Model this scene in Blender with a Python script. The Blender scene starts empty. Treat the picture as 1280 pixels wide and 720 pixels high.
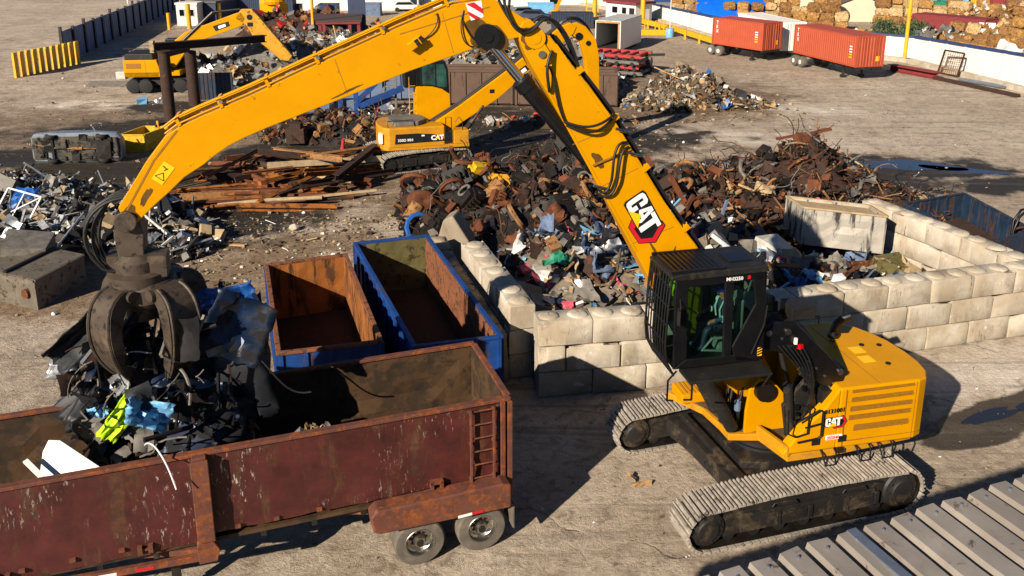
import bpy, bmesh, math, random
from mathutils import Vector, Matrix, noise as mnoise
R = math.radians
random.seed(11)
scene = bpy.context.scene
COL = scene.collection

# ------------------------------------------------------------------ camera
F, TH, CH, CY = 1103.55, R(14.99), 12.58, 198.3      # focal length in px of a 1280 px frame, pitch, height, optical centre row
cam = bpy.data.cameras.new('camera'); camo = bpy.data.objects.new('camera', cam); COL.objects.link(camo)
camo.location = (0, 0, CH); camo.rotation_euler = (R(90) - TH, 0, 0)
cam.sensor_width = 36; cam.lens = 36 * F / 1280; cam.shift_y = -(360 - CY) / 1280
cam.clip_start = .1; cam.clip_end = 3000
scene.camera = camo

def G(u, v, z=0.0):
    """a point of the photograph taken back to the height z of the yard"""
    x = (u - 640) / F; y = (CY - v) / F
    d = Vector((x, math.cos(TH) + y * math.sin(TH), -math.sin(TH) + y * math.cos(TH)))
    return Vector((0, 0, CH)) + d * ((CH - z) / -d.z)

# ------------------------------------------------------------------ light
w = bpy.data.worlds.new('World'); scene.world = w; w.use_nodes = True
nt = w.node_tree; nt.nodes.clear()
so = nt.nodes.new('ShaderNodeOutputWorld'); sb = nt.nodes.new('ShaderNodeBackground'); sk = nt.nodes.new('ShaderNodeTexSky')
sk.sky_type = 'NISHITA'; sk.sun_disc = False
AZ, EL = R(53.2), R(26.9)                             # where the shadows point, and the height of the sun
sk.sun_elevation = EL; sk.sun_rotation = math.atan2(-math.cos(AZ), -math.sin(AZ))
sb.inputs[1].default_value = 0.05; sk.air_density = .6; sk.dust_density = .1; sk.ozone_density = 4
nt.links.new(sk.outputs[0], sb.inputs[0]); nt.links.new(sb.outputs[0], so.inputs[0])
sun = bpy.data.lights.new('sun', 'SUN'); sun.energy = 5.0; sun.angle = R(.5); sun.color = (1, .89, .74)
suno = bpy.data.objects.new('sun', sun); COL.objects.link(suno)
sd = Vector((math.cos(AZ) * math.cos(EL), math.sin(AZ) * math.cos(EL), -math.sin(EL)))
suno.rotation_euler = sd.to_track_quat('-Z', 'Y').to_euler(); suno.location = (-20, -20, 40)
scene.view_settings.view_transform = 'Standard'; scene.view_settings.look = 'None'
scene.view_settings.exposure = 0.7; scene.view_settings.gamma = 1.0
scene.render.engine = 'CYCLES'
try:
    scene.cycles.max_bounces = 6; scene.cycles.diffuse_bounces = 1; scene.cycles.transparent_max_bounces = 12
    scene.cycles.use_denoising = True
except Exception: pass

# ------------------------------------------------------------------ materials
def lin(c):
    if isinstance(c, str):
        c = c.lstrip('#'); c = [int(c[i:i+2], 16) / 255 for i in (0, 2, 4)]
        c = [x / 12.92 if x <= .04045 else ((x + .055) / 1.055) ** 2.4 for x in c]
    return (c[0], c[1], c[2], 1)

class NT:
    def __init__(s, name):
        s.m = bpy.data.materials.new(name); s.m.use_nodes = True; s.t = s.m.node_tree
        s.b = s.t.nodes['Principled BSDF']; s.o = s.t.nodes['Material Output']
    def n(s, typ, **kw):
        x = s.t.nodes.new('ShaderNode' + typ)
        for k, v in kw.items(): setattr(x, k, v)
        return x
    def l(s, a, b): s.t.links.new(a, b)
    def math(s, op, a, b=None):
        x = s.n('Math', operation=op)
        for i, q in enumerate((a, b)):
            if q is None: continue
            if isinstance(q, (int, float)): x.inputs[i].default_value = q
            else: s.l(q, x.inputs[i])
        return x.outputs[0]
    def noise(s, vec, scale, detail=6, rough=.6, dist=0.):
        x = s.n('TexNoise'); x.inputs['Scale'].default_value = scale; x.inputs['Detail'].default_value = detail
        x.inputs['Roughness'].default_value = rough; x.inputs['Distortion'].default_value = dist
        s.l(vec, x.inputs['Vector']); return x.outputs['Fac']
    def ramp(s, fac, a, b, ca=(0, 0, 0, 1), cb=(1, 1, 1, 1)):
        x = s.n('ValToRGB'); e = x.color_ramp.elements
        e[0].position = a; e[1].position = b; e[0].color = ca; e[1].color = cb
        s.l(fac, x.inputs[0]); return x.outputs[0]
    def mix(s, fac, a, b, mode='MIX'):
        x = s.n('Mix', data_type='RGBA', blend_type=mode)
        for sock, q in ((x.inputs[0], fac), (x.inputs[6], a), (x.inputs[7], b)):
            if isinstance(q, (int, float)): sock.default_value = q
            elif isinstance(q, tuple): sock.default_value = q
            else: s.l(q, sock)
        return x.outputs[2]
    def coords(s, world=False):
        if world: return s.n('NewGeometry').outputs['Position']
        tc = s.n('TexCoord').outputs['Object']; oi = s.n('ObjectInfo').outputs['Random']
        sc = s.n('Vector_Math' if False else 'VectorMath', operation='MULTIPLY_ADD')
        s.l(oi, sc.inputs[0]); sc.inputs[1].default_value = (37., 61., 23.); s.l(tc, sc.inputs[2])
        return sc.outputs[0]
    def bump(s, h, strength=.3, dist=.02):
        x = s.n('Bump'); x.inputs['Strength'].default_value = strength; x.inputs['Distance'].default_value = dist
        s.l(h, x.inputs['Height']); s.l(x.outputs[0], s.b.inputs['Normal'])

def PM(name, base, rough=.6, metal=0., var=.25, scale=2.5, wear=None, wear_amt=.5, wear_scale=4., dirt=None, dirt_amt=.4,
       streak=False, bump=.15, spec=.5, hue=None, scrape=None, scrape_amt=.4):
    """painted, rusty, dusty: base colour, a second layer showing through in patches (wear) and dust or grime lying on top"""
    k = NT(name); v = k.coords(); b = lin(base)
    n1 = k.noise(v, scale, 8, .65)
    lo = tuple(max(0, x * (1 - var)) for x in b[:3]) + (1,); hi = tuple(min(1, x * (1 + var)) for x in b[:3]) + (1,)
    c = k.ramp(n1, .3, .7, lo, hi)
    rg = k.math('ADD', k.math('MULTIPLY', n1, .25), rough - .12)
    if hue:
        c = k.mix(k.ramp(k.noise(v, scale * .45, 4), .42, .62), c, lin(hue))
    if wear:
        if streak:
            mp = k.n('Mapping'); mp.inputs['Scale'].default_value = (1, 1, .18); k.l(v, mp.inputs[0]); vv = mp.outputs[0]
        else: vv = v
        wn = k.noise(vv, wear_scale, 10, .72, .3)
        t = .72 - .42 * wear_amt
        msk = k.ramp(wn, t, t + .07)
        wc = lin(wear); w2 = tuple(x * .5 for x in wc[:3]) + (1,)
        c = k.mix(msk, c, k.ramp(k.noise(v, wear_scale * 3, 5), .35, .65, w2, wc))
        rg = k.math('MAXIMUM', rg, k.math('MULTIPLY', msk, .85))
    if dirt:
        dn = k.noise(v, 1.3, 9, .75, .5); t = .75 - .45 * dirt_amt
        dm = k.ramp(dn, t, t + .22)
        c = k.mix(k.math('MULTIPLY', dm, .8), c, lin(dirt))
        rg = k.math('MAXIMUM', rg, k.math('MULTIPLY', dm, .8))
    if scrape:
        mp = k.n('Mapping'); mp.inputs['Scale'].default_value = (1, 1, .22); k.l(v, mp.inputs[0])
        cl = k.ramp(k.noise(v, .55, 3, .5), .62 - .2 * scrape_amt, .74 - .2 * scrape_amt)
        sm = k.math('MULTIPLY', cl, k.ramp(k.noise(mp.outputs[0], 16, 6, .75), .58, .63))
        c = k.mix(sm, c, lin(scrape))
        sm2 = k.math('MULTIPLY', k.ramp(k.noise(mp.outputs[0], 5, 8, .8), .62, .66), .75)
        c = k.mix(sm2, c, lin('#1c1412'))
    k.l(c, k.b.inputs['Base Color']); k.l(rg, k.b.inputs['Roughness'])
    k.b.inputs['Metallic'].default_value = metal; k.b.inputs['Specular IOR Level'].default_value = spec
    if bump: k.bump(k.noise(v, scale * 9, 6, .7), bump, .01)
    return k.m

# ------------------------------------------------------------------ mesh builder
class MB:
    def __init__(s): s.v = []; s.f = []; s.mi = []; s.M = Matrix.Identity(4); s.cur = 0
    def at(s, loc=(0, 0, 0), rot=(0, 0, 0), sc=None):
        from mathutils import Euler
        s.M = Matrix.Translation(loc) @ Euler(rot).to_matrix().to_4x4()
        if sc is not None: s.M = s.M @ Matrix.Diagonal((*sc, 1))
        return s
    def add(s, vs, fs):
        o = len(s.v); s.v += [tuple(s.M @ Vector(p)) for p in vs]
        for f in fs: s.f.append([o + i for i in f]); s.mi.append(s.cur)
        return s
    def mat(s, i): s.cur = i; return s
    def box(s, c, d, taper=1., shx=0.):
        x, y, z = d[0] / 2, d[1] / 2, d[2] / 2; cx, cy, cz = c; vs = []
        for sz, t in ((-1, 1), (1, taper)):
            for sx, sy in ((-1, -1), (1, -1), (1, 1), (-1, 1)):
                vs.append((cx + sx * x * t + (shx if sz > 0 else 0), cy + sy * y * t, cz + sz * z))
        return s.add(vs, [(3, 2, 1, 0), (4, 5, 6, 7), (0, 1, 5, 4), (1, 2, 6, 5), (2, 3, 7, 6), (3, 0, 4, 7)])
    def b2(s, a, b):
        return s.box([(a[i] + b[i]) / 2 for i in range(3)], [abs(b[i] - a[i]) for i in range(3)])
    def frame(s, p, q, up=(0, 0, 1)):
        p = Vector(p); q = Vector(q); t = (q - p); L = t.length; t = t / max(L, 1e-9)
        up = Vector(up)
        if abs(t.dot(up)) > .98: up = Vector((1, 0, 0)) if abs(t.x) < .9 else Vector((0, 1, 0))
        x = up.cross(t).normalized(); y = t.cross(x); return p, q, x, y, t, L
    def beam(s, p, q, w, h, up=(0, 0, 1), w2=None, h2=None):
        p, q, x, y, t, L = s.frame(p, q, up); w2 = w if w2 is None else w2; h2 = h if h2 is None else h2; vs = []
        for c, a, b in ((p, w, h), (q, w2, h2)):
            for i, j in ((-1, -1), (1, -1), (1, 1), (-1, 1)): vs.append(c + x * (i * a / 2) + y * (j * b / 2))
        return s.add(vs, [(3, 2, 1, 0), (4, 5, 6, 7), (0, 1, 5, 4), (1, 2, 6, 5), (2, 3, 7, 6), (3, 0, 4, 7)])
    def ibeam(s, p, q, w, h, t=.02, roll=0):
        P, Q, x, y, tt, L = s.frame(p, q); ca, sa = math.cos(roll), math.sin(roll); x, y = x * ca + y * sa, y * ca - x * sa
        a, b = w / 2, h / 2
        o = [(-a, -b), (a, -b), (a, -b + t), (t / 2, -b + t), (t / 2, b - t), (a, b - t), (a, b), (-a, b), (-a, b - t), (-t / 2, b - t), (-t / 2, -b + t), (-a, -b + t)]
        vs = [c + x * u + y * v for c in (P, Q) for u, v in o]; n = 12
        fs = [[i, (i + 1) % n, n + (i + 1) % n, n + i] for i in range(n)]
        fs += [[11, 2, 1, 0], [7, 6, 5, 8], [10, 3, 2, 11], [9, 4, 3, 10], [8, 5, 4, 9]]
        fs += [[n + i for i in r[::-1]] for r in ([11, 2, 1, 0], [7, 6, 5, 8], [10, 3, 2, 11], [9, 4, 3, 10], [8, 5, 4, 9])]
        return s.add(vs, fs)
    def tube(s, pts, r, n=8, cap=True, closed=False):
        pts = [Vector(p) for p in pts]; m = len(pts); vs = []; x = None
        for i, p in enumerate(pts):
            a = pts[i - 1] if (i or closed) else p; b = pts[(i + 1) % m] if (i < m - 1 or closed) else p
            t = (b - a).normalized() if (b - a).length > 1e-9 else Vector((0, 0, 1))
            if x is None:
                up = Vector((0, 0, 1)) if abs(t.z) < .9 else Vector((1, 0, 0)); x = up.cross(t).normalized()
            else:
                x = (x - t * x.dot(t)); x = x.normalized() if x.length > 1e-6 else t.orthogonal().normalized()
            y = t.cross(x); rr = r[i] if isinstance(r, (list, tuple)) else r
            for k in range(n):
                an = 2 * math.pi * k / n; vs.append(p + x * (rr * math.cos(an)) + y * (rr * math.sin(an)))
        fs = []
        for i in range(m if closed else m - 1):
            j = (i + 1) % m
            for k in range(n): fs.append([i * n + k, i * n + (k + 1) % n, j * n + (k + 1) % n, j * n + k])
        if cap and not closed: fs.append(list(range(n))[::-1]); fs.append([(m - 1) * n + k for k in range(n)])
        return s.add(vs, fs)
    def cyl(s, p, q, r, r2=None, n=16): return s.tube([p, q], [r, r if r2 is None else r2], n)
    def lathe(s, prof, n=24, c=(0, 0, 0), ax='z', arc=None):
        """profile of (radius, height) turned about an axis"""
        def P(r, h, a):
            u, v = r * math.cos(a), r * math.sin(a)
            q = {'z': (u, v, h), 'y': (u, h, v), 'x': (h, u, v)}[ax]; return (c[0] + q[0], c[1] + q[1], c[2] + q[2])
        m = len(prof); vs = [P(r, h, 2 * math.pi * k / n) for k in range(n) for r, h in prof]; fs = []
        for k in range(n):
            for i in range(m - 1):
                fs.append([k * m + i, ((k + 1) % n) * m + i, ((k + 1) % n) * m + i + 1, k * m + i + 1])
        return s.add(vs, fs)
    def prism(s, poly, o, x, y, t0, t1):
        """2-D outline in the plane (o; x, y) given a thickness from t0 to t1 along x cross y"""
        o, x, y = Vector(o), Vector(x), Vector(y); z = x.cross(y).normalized(); n = len(poly)
        vs = [o + x * a + y * b + z * t for t in (t0, t1) for a, b in poly]
        ar = sum(poly[i][0] * poly[(i + 1) % n][1] - poly[(i + 1) % n][0] * poly[i][1] for i in range(n))
        fs = [list(range(n))[::-1], [n + i for i in range(n)]] + [[i, (i + 1) % n, n + (i + 1) % n, n + i] for i in range(n)]
        if ar < 0: fs = [f[::-1] for f in fs]
        return s.add(vs, fs)
    def sheet(s, w, h, nx=5, ny=4, amp=.12, folds=2, rnd=random, fk=None):
        fl = [(rnd.uniform(0, math.pi), rnd.uniform(-.3, .3), rnd.uniform(-1, 1) * (fk or amp * 2.2)) for _ in range(folds)]
        vs = []; sx_ = rnd.uniform(0, 50)
        for j in range(ny + 1):
            for i in range(nx + 1):
                u, v = i / nx - .5, j / ny - .5; z = rnd.uniform(-amp, amp) * .12 + amp * 1.1 * mnoise.noise(Vector((u * 3.1 + sx_, v * 3.1, sx_ * .7))) + amp * .6 * mnoise.noise(Vector((u * 7.3, v * 7.3 + sx_, 2.)))
                for a, c, kk in fl: z += kk * abs(u * math.cos(a) + v * math.sin(a) - c) * 2
                vs.append((u * w + rnd.uniform(-.04, .04) * w, v * h + rnd.uniform(-.04, .04) * h, z))
        fs = [[j * (nx + 1) + i, j * (nx + 1) + i + 1, (j + 1) * (nx + 1) + i + 1, (j + 1) * (nx + 1) + i] for j in range(ny) for i in range(nx)]
        return s.add(vs, fs)
    def lump(s, d, jit=.18, rnd=random, sub=1):
        bm = bmesh.new(); bmesh.ops.create_icosphere(bm, subdivisions=sub, radius=.5)
        vs = [(v.co.x * d[0] * (1 + rnd.uniform(-jit, jit)), v.co.y * d[1] * (1 + rnd.uniform(-jit, jit)), v.co.z * d[2] * (1 + rnd.uniform(-jit, jit))) for v in bm.verts]
        bm.verts.index_update(); fs = [[v.index for v in f.verts] for f in bm.faces]; bm.free(); return s.add(vs, fs)
    def rbox(s, c, d, jit, rnd=random):
        o = len(s.v); s.box(c, d)
        for i in range(o, len(s.v)): s.v[i] = tuple(x + rnd.uniform(-jit, jit) for x in s.v[i])
        return s
    def mesh(s, name, mats, smooth=None):
        me = bpy.data.meshes.new(name); me.from_pydata(s.v, [], s.f)
        for m in (mats if isinstance(mats, (list, tuple)) else [mats]): me.materials.append(m)
        if any(s.mi): me.polygons.foreach_set('material_index', s.mi)
        if smooth is not None:
            me.polygons.foreach_set('use_smooth', [True] * len(me.polygons)); me.set_sharp_from_angle(angle=R(smooth))
        me.update(); return me
    def build(s, name, mats, parent=None, smooth=None, bevel=0, seg=2):
        o = bpy.data.objects.new(name, s.mesh(name, mats, smooth)); COL.objects.link(o)
        if parent is not None: o.parent = parent
        if bevel:
            b = o.modifiers.new('edge', 'BEVEL'); b.width = bevel; b.segments = seg; b.limit_method = 'ANGLE'; b.angle_limit = R(40)
            b.harden_normals = False
        return o

def split(b, name, mats, parent, smooth=None, bevel=0):
    """every loose piece of the builder becomes a part of its own"""
    par = list(range(len(b.v)))
    def fd(i):
        while par[i] != i: par[i] = par[par[i]]; i = par[i]
        return i
    for f in b.f:
        for i in f[1:]: par[fd(i)] = fd(f[0])
    grp = {}
    for k, f in enumerate(b.f): grp.setdefault(fd(f[0]), []).append(k)
    out = []
    for fs in grp.values():
        m = MB(); mp = {}
        for k in fs:
            g_ = []
            for i in b.f[k]:
                if i not in mp: mp[i] = len(m.v); m.v.append(b.v[i])
                g_.append(mp[i])
            m.f.append(g_); m.mi.append(b.mi[k])
        out.append(m.build(name, mats, parent, smooth, bevel))
    return out

def tag(o, label=None, cat=None, group=None, kind=None):
    if label: o['label'] = label
    if cat: o['category'] = cat
    if group: o['group'] = group
    if kind or cat: o['kind'] = kind or 'thing'
    return o
def thing(name, label, cat, loc=(0, 0, 0), rz=0., group=None):
    o = bpy.data.objects.new(name, None); COL.objects.link(o); o.location = loc; o.rotation_euler = (0, 0, rz); o.empty_display_size = .3
    return tag(o, label, cat, group)
def kids(o): return [c for c in bpy.data.objects if c.parent == o]
def copy_tree(o, parent=None):
    c = o.copy(); COL.objects.link(c)
    if parent is not None: c.parent = parent
    for ch in list(o.children): copy_tree(ch, c)
    return c
def inst(name, me, label, cat, loc, rot=(0, 0, 0), sc=(1, 1, 1), group=None, kind=None):
    o = bpy.data.objects.new(name, me); COL.objects.link(o); o.location = loc; o.rotation_euler = rot
    o.scale = sc if isinstance(sc, (tuple, list)) else (sc, sc, sc)
    return tag(o, label, cat, group, kind)
def text_mesh(body, size, thick=.004, shear=0., off=0.):
    cu = bpy.data.curves.new('writing', 'FONT'); cu.body = body; cu.size = size; cu.extrude = thick / 2; cu.shear = shear; cu.offset = off
    cu.resolution_u = 2
    t = bpy.data.objects.new('writing', cu); COL.objects.link(t)
    dg = bpy.context.evaluated_depsgraph_get(); me = bpy.data.meshes.new_from_object(t.evaluated_get(dg))
    bpy.data.objects.remove(t); bpy.data.curves.remove(cu); return me
def writing(name, body, size, o, x, y, m, parent, **kw):
    """letters lying in the plane (o; x, y)"""
    me = text_mesh(body, size, **kw); me.materials.clear(); me.materials.append(m)
    x = Vector(x).normalized(); y = Vector(y).normalized(); z = x.cross(y)
    M = Matrix(((x.x, y.x, z.x, o[0]), (x.y, y.y, z.y, o[1]), (x.z, y.z, z.z, o[2]), (0, 0, 0, 1)))
    me.transform(M); ob = bpy.data.objects.new(name, me); COL.objects.link(ob); ob.parent = parent; return ob
def arc(c, r, a0, a1, n, ax=(1, 0, 0), ay=(0, 0, 1)):
    ax, ay, c = Vector(ax), Vector(ay), Vector(c)
    return [c + ax * (r * math.cos(a0 + (a1 - a0) * i / n)) + ay * (r * math.sin(a0 + (a1 - a0) * i / n)) for i in range(n + 1)]
def bez(p0, p1, p2, p3, n=10):
    p0, p1, p2, p3 = map(Vector, (p0, p1, p2, p3)); r = []
    for i in range(n + 1):
        t = i / n; u = 1 - t; r.append(p0 * u**3 + p1 * 3 * u * u * t + p2 * 3 * u * t * t + p3 * t**3)
    return r
# ------------------------------------------------------------------ shared materials
YEL = '#c98a00'
M = {}
M['yellow'] = PM('cat_yellow', YEL, .40, var=.09, scale=1.1, dirt='#7a5210', dirt_amt=.3, bump=.02, spec=.12, wear='#6a4a14', wear_amt=.2, wear_scale=5)
M['yellow_dusty'] = PM('dusty_yellow', '#bd820c', .5, var=.12, scale=1.5, dirt='#6a5230', dirt_amt=.5, wear='#5a3a1c', wear_amt=.18, bump=.05)
M['yellow_worn'] = PM('worn_yellow', '#c98d12', .6, var=.2, scale=2, wear='#4a3018', wear_amt=.4, dirt='#3a2a18', dirt_amt=.4)
M['black'] = PM('black_paint', '#0b0b0d', .42, var=.3, scale=2, dirt='#3a322a', dirt_amt=.1, bump=.04)
M['dusty_black'] = PM('dusty_black', '#161412', .6, var=.4, scale=2, dirt='#5a4c3a', dirt_amt=.42, bump=.1)
M['rubber'] = PM('rubber', '#1a1918', .8, var=.2, scale=3, dirt='#8a7a66', dirt_amt=.3)
M['tyre_dusty'] = PM('dusty_tyre', '#5c554c', .9, var=.25, scale=4, dirt='#8f8270', dirt_amt=.5)
M['hose'] = PM('hose', '#141414', .5, var=.2)
M['rubble'] = PM('rubble_grey', '#6e6355', .95, var=.4, scale=5, dirt='#a09482', dirt_amt=.4, bump=.9)
M['tank_grey'] = PM('tank_grey', '#6a6255', .65, .2, var=.3, scale=2, wear='#4a3a28', wear_amt=.45, dirt='#8c7c62', dirt_amt=.45, bump=.2)
M['steel_bright'] = PM('bright_steel', '#a8a49c', .35, 1., var=.25, scale=4, dirt='#3a2e24', dirt_amt=.35)
M['chrome'] = PM('chrome_rod', '#c0c8d4', .12, 1., var=.03, bump=0)
M['track'] = PM('track_steel', '#9f968a', .6, .2, var=.35, scale=6, wear='#4a4038', wear_amt=.36, dirt='#bdb19c', dirt_amt=.36, bump=.2)
M['frame_dirty'] = PM('frame_dirty', '#1c1917', .6, var=.35, scale=2, dirt='#6b5a44', dirt_amt=.5, wear='#3a2a1e', wear_amt=.3)
M['grapple'] = PM('grapple_steel', '#463b30', .6, .2, var=.3, scale=2.2, dirt='#7d6a52', dirt_amt=.42, wear='#241b14', wear_amt=.45, bump=.3)
M['maroon'] = PM('maroon_paint', '#461814', .6, var=.5, scale=1.8, wear='#54301c', wear_amt=.47, wear_scale=2.6, streak=True, dirt='#2c1610', dirt_amt=.5, bump=.2, scrape='#b0a096', scrape_amt=.75)
M['maroon_rust'] = PM('rusty_maroon', '#5e3528', .75, var=.3, scale=2.5, wear='#8a4a20', wear_amt=.55, dirt='#2c1c14', dirt_amt=.35, bump=.3)
M['inner_rust'] = PM('scraped_rust', '#452f18', .75, var=.35, scale=1.3, wear='#33230f', wear_amt=.55, wear_scale=1.5, dirt='#5e4826', dirt_amt=.4, bump=.3)
M['grease'] = PM('grease_film', '#5a3e0c', .45, var=.4, scale=4, bump=.05)
M['deck_dirt'] = PM('deck_dirt', '#4a3a28', .85, var=.4, scale=3, wear='#a87410', wear_amt=.35, dirt='#76604a', dirt_amt=.5, bump=.3)
M['rust_orange'] = PM('orange_rust', '#8a5018', .85, var=.35, scale=1.5, wear='#4a2a10', wear_amt=.5, wear_scale=2.2, streak=True, dirt='#a5702c', dirt_amt=.3, bump=.35)
M['rust_brick'] = PM('brick_rust', '#7c4a2c', .85, var=.3, scale=2.5, wear='#4a2c1c', wear_amt=.5, wear_scale=5, dirt='#8d6a4a', dirt_amt=.3, bump=.35)
M['olive_rust'] = PM('olive_rust', '#5a532c', .75, var=.3, scale=1.5, wear='#3a2c14', wear_amt=.45, dirt='#6c5f38', dirt_amt=.3, bump=.3)
M['blue_paint'] = PM('blue_paint', '#0f3c7c', .55, var=.3, scale=2, wear='#4b3526', wear_amt=.42, streak=True, dirt='#15233c', dirt_amt=.35, bump=.15)
M['blue_worn'] = PM('worn_blue', '#102a42', .65, var=.35, scale=2, wear='#4a3428', wear_amt=.52, streak=True, dirt='#52606a', dirt_amt=.35)
M['bluegrey'] = PM('bluegrey_paint', '#5a6a84', .65, var=.2, scale=2, wear='#4e4038', wear_amt=.35, dirt='#3c3a38', dirt_amt=.3)
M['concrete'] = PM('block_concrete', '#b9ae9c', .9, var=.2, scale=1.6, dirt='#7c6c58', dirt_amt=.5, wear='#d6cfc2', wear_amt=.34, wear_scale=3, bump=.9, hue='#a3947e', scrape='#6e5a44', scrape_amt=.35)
M['concrete_dark'] = PM('dusty_concrete', '#8d7f6b', .9, var=.2, scale=1.6, dirt='#55493a', dirt_amt=.5, wear='#a39580', wear_amt=.3, bump=.5)  # darker copy of the block concrete; also carries shade for the low row
M['white'] = PM('white_paint', '#d6d2ca', .6, var=.06, scale=2, dirt='#8d8272', dirt_amt=.25, bump=.05)
M['skip_grey'] = PM('skip_grey', '#a8a196', .55, .25, var=.15, scale=1.5, wear='#3c3a38', wear_amt=.45, wear_scale=2.2, streak=True, dirt='#8a765a', dirt_amt=.35)
M['white_dirty'] = PM('dirty_white', '#e2ddd4', .7, var=.08, scale=1.2, wear='#8f8578', wear_amt=.2, streak=True, dirt='#a3978a', dirt_amt=.3)
M['silver'] = PM('silver_paint', '#9aa0a6', .3, .6, var=.1, scale=2, dirt='#5a5248', dirt_amt=.3)
M['underbody'] = PM('underbody', '#4a453b', .75, .2, var=.5, scale=3, wear='#1a1714', wear_amt=.55, dirt='#8a7e66', dirt_amt=.4, bump=.3)
M['rust'] = PM('plain_rust', '#5f3318', .85, .1, var=.4, scale=3, wear='#8a4c1e', wear_amt=.4, dirt='#2a1c14', dirt_amt=.45, bump=.35)
M['rust_dark'] = PM('dark_rust', '#37241a', .85, .1, var=.4, scale=3, wear='#6b3b1c', wear_amt=.35, dirt='#1a1410', dirt_amt=.4, bump=.35)
M['rust_tan'] = PM('tan_rust', '#8a6238', .85, .1, var=.35, scale=3, wear='#54341c', wear_amt=.45, dirt='#a88a5c', dirt_amt=.4, bump=.35)
M['oily'] = PM('oily_iron', '#1f1a16', .5, .3, var=.5, scale=4, dirt='#4a3520', dirt_amt=.45, bump=.4)
M['alu'] = PM('scrap_aluminium', '#a9abad', .42, .7, var=.3, scale=4, dirt='#5e564c', dirt_amt=.4, bump=.15)
M['alu_white'] = PM('white_scrap', '#bdb9b0', .6, .1, var=.25, scale=4, dirt='#746a5c', dirt_amt=.55, bump=.15)
M['grey_scrap'] = PM('grey_scrap', '#6c675f', .7, .2, var=.4, scale=4, dirt='#3c352c', dirt_amt=.45, bump=.3)
M['tan_scrap'] = PM('tan_scrap', '#a08a68', .85, var=.3, scale=4, dirt='#5c4a34', dirt_amt=.4, bump=.3)
M['blue_scrap'] = PM('blue_scrap', '#1d5296', .45, var=.3, scale=3, dirt='#2a3440', dirt_amt=.35)
M['pale_blue'] = PM('pale_blue_scrap', '#6aa4cc', .45, var=.2, scale=3, dirt='#5a6468', dirt_amt=.3)
M['red_scrap'] = PM('red_scrap', '#a32a26', .5, var=.3, scale=3, dirt='#4c2018', dirt_amt=.35)
M['pink_scrap'] = PM('pink_scrap', '#c8586a', .6, var=.2, scale=3, dirt='#7c4a4a', dirt_amt=.3)
M['green_scrap'] = PM('green_scrap', '#22795a', .5, var=.3, scale=3, dirt='#2c4034', dirt_amt=.35)
M['yellow_scrap'] = PM('yellow_scrap', '#c9a018', .5, var=.25, scale=3, dirt='#5c4614', dirt_amt=.35)
M['black_scrap'] = PM('black_scrap', '#151417', .55, var=.4, scale=3, dirt='#3e382f', dirt_amt=.3)
M['dark_sheet'] = PM('dark_sheet', '#1e2024', .5, .2, var=.4, scale=2, dirt='#4b443a', dirt_amt=.3, bump=.2)
M['blue_sheet'] = PM('blue_sheet', '#0a1e38', .4, .2, var=.5, scale=2, wear='#15161c', wear_amt=.6, wear_scale=1.5, bump=.1)
M['lime'] = PM('lime_cloth', '#b6dc10', .7, var=.1, scale=4, bump=.1)
M['red'] = PM('red_paint', '#c01822', .45, var=.05, bump=0)
M['sign_white'] = PM('sign_white', '#e6e4e0', .5, var=.03, bump=0)
M['ink'] = PM('ink', '#101012', .5, var=.05, bump=0)
M['logo_yellow'] = PM('logo_yellow', '#f2b90c', .45, var=.05, bump=0)
M['container_red'] = PM('container_red', '#a4472a', .6, var=.1, scale=1.2, wear='#5c2c1c', wear_amt=.16, streak=True, dirt='#7d4630', dirt_amt=.25, bump=.05)
M['dull_red'] = PM('dull_red', '#7c2c2c', .7, var=.2, scale=2, wear='#4c2420', wear_amt=.3, dirt='#8a5a4a', dirt_amt=.3)
M['brown_shed'] = PM('shed_brown', '#4a3630', .8, var=.2, scale=2, dirt='#5e4a3e', dirt_amt=.3)
M['dark_blue'] = PM('dark_blue', '#24304a', .6, var=.2, scale=2, dirt='#2e2c2c', dirt_amt=.3)
M['navy_trim'] = PM('navy_trim', '#2a3c66', .6, var=.15, scale=2, dirt='#6a6258', dirt_amt=.3)
M['tarp'] = PM('blue_tarp', '#0a64d8', .45, var=.12, scale=1.5, bump=.1)
M['paper_brown'] = PM('brown_card', '#8a6234', .9, var=.45, scale=4, wear='#5c4226', wear_amt=.5, wear_scale=6, dirt='#b89c70', dirt_amt=.3, bump=.6)
M['paper_pale'] = PM('pale_card', '#b89a6c', .9, var=.4, scale=6, wear='#86663c', wear_amt=.5, wear_scale=8, dirt='#d8ccb4', dirt_amt=.4, bump=.6)
M['paper'] = PM('baled_card', '#a67b40', .9, var=.4, scale=5, wear='#7c5c34', wear_amt=.5, wear_scale=7, dirt='#d8c8a4', dirt_amt=.35, bump=.6)
M['cream'] = PM('cream_wall', '#cdbfa4', .85, var=.06, scale=1, dirt='#9c8c74', dirt_amt=.2)
M['grey_roof'] = PM('grey_roof', '#55524f', .85, var=.12, scale=2, dirt='#6c6660', dirt_amt=.3)
M['roof_sheet'] = PM('roof_sheet', '#a0968b', .55, .3, var=.22, scale=1.2, wear='#6a5646', wear_amt=.34, hue='#8d8378', streak=False, dirt='#7c7062', dirt_amt=.4, bump=.05)
M['galv'] = PM('galvanised', '#8d95a0', .4, .7, var=.2, scale=3, dirt='#5a544c', dirt_amt=.3)
M['plastic_film'] = PM('plastic_film', '#c2c0bd', .4, var=.15, scale=2, dirt='#8c857c', dirt_amt=.3)
M['yellow_post'] = PM('post_yellow', '#d9a010', .55, var=.12, scale=2, dirt='#7a5a1c', dirt_amt=.25)
M['soil'] = PM('soil', '#4f3e2b', .95, var=.4, scale=2.2, dirt='#6f5a40', dirt_amt=.4, bump=.8)
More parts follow.
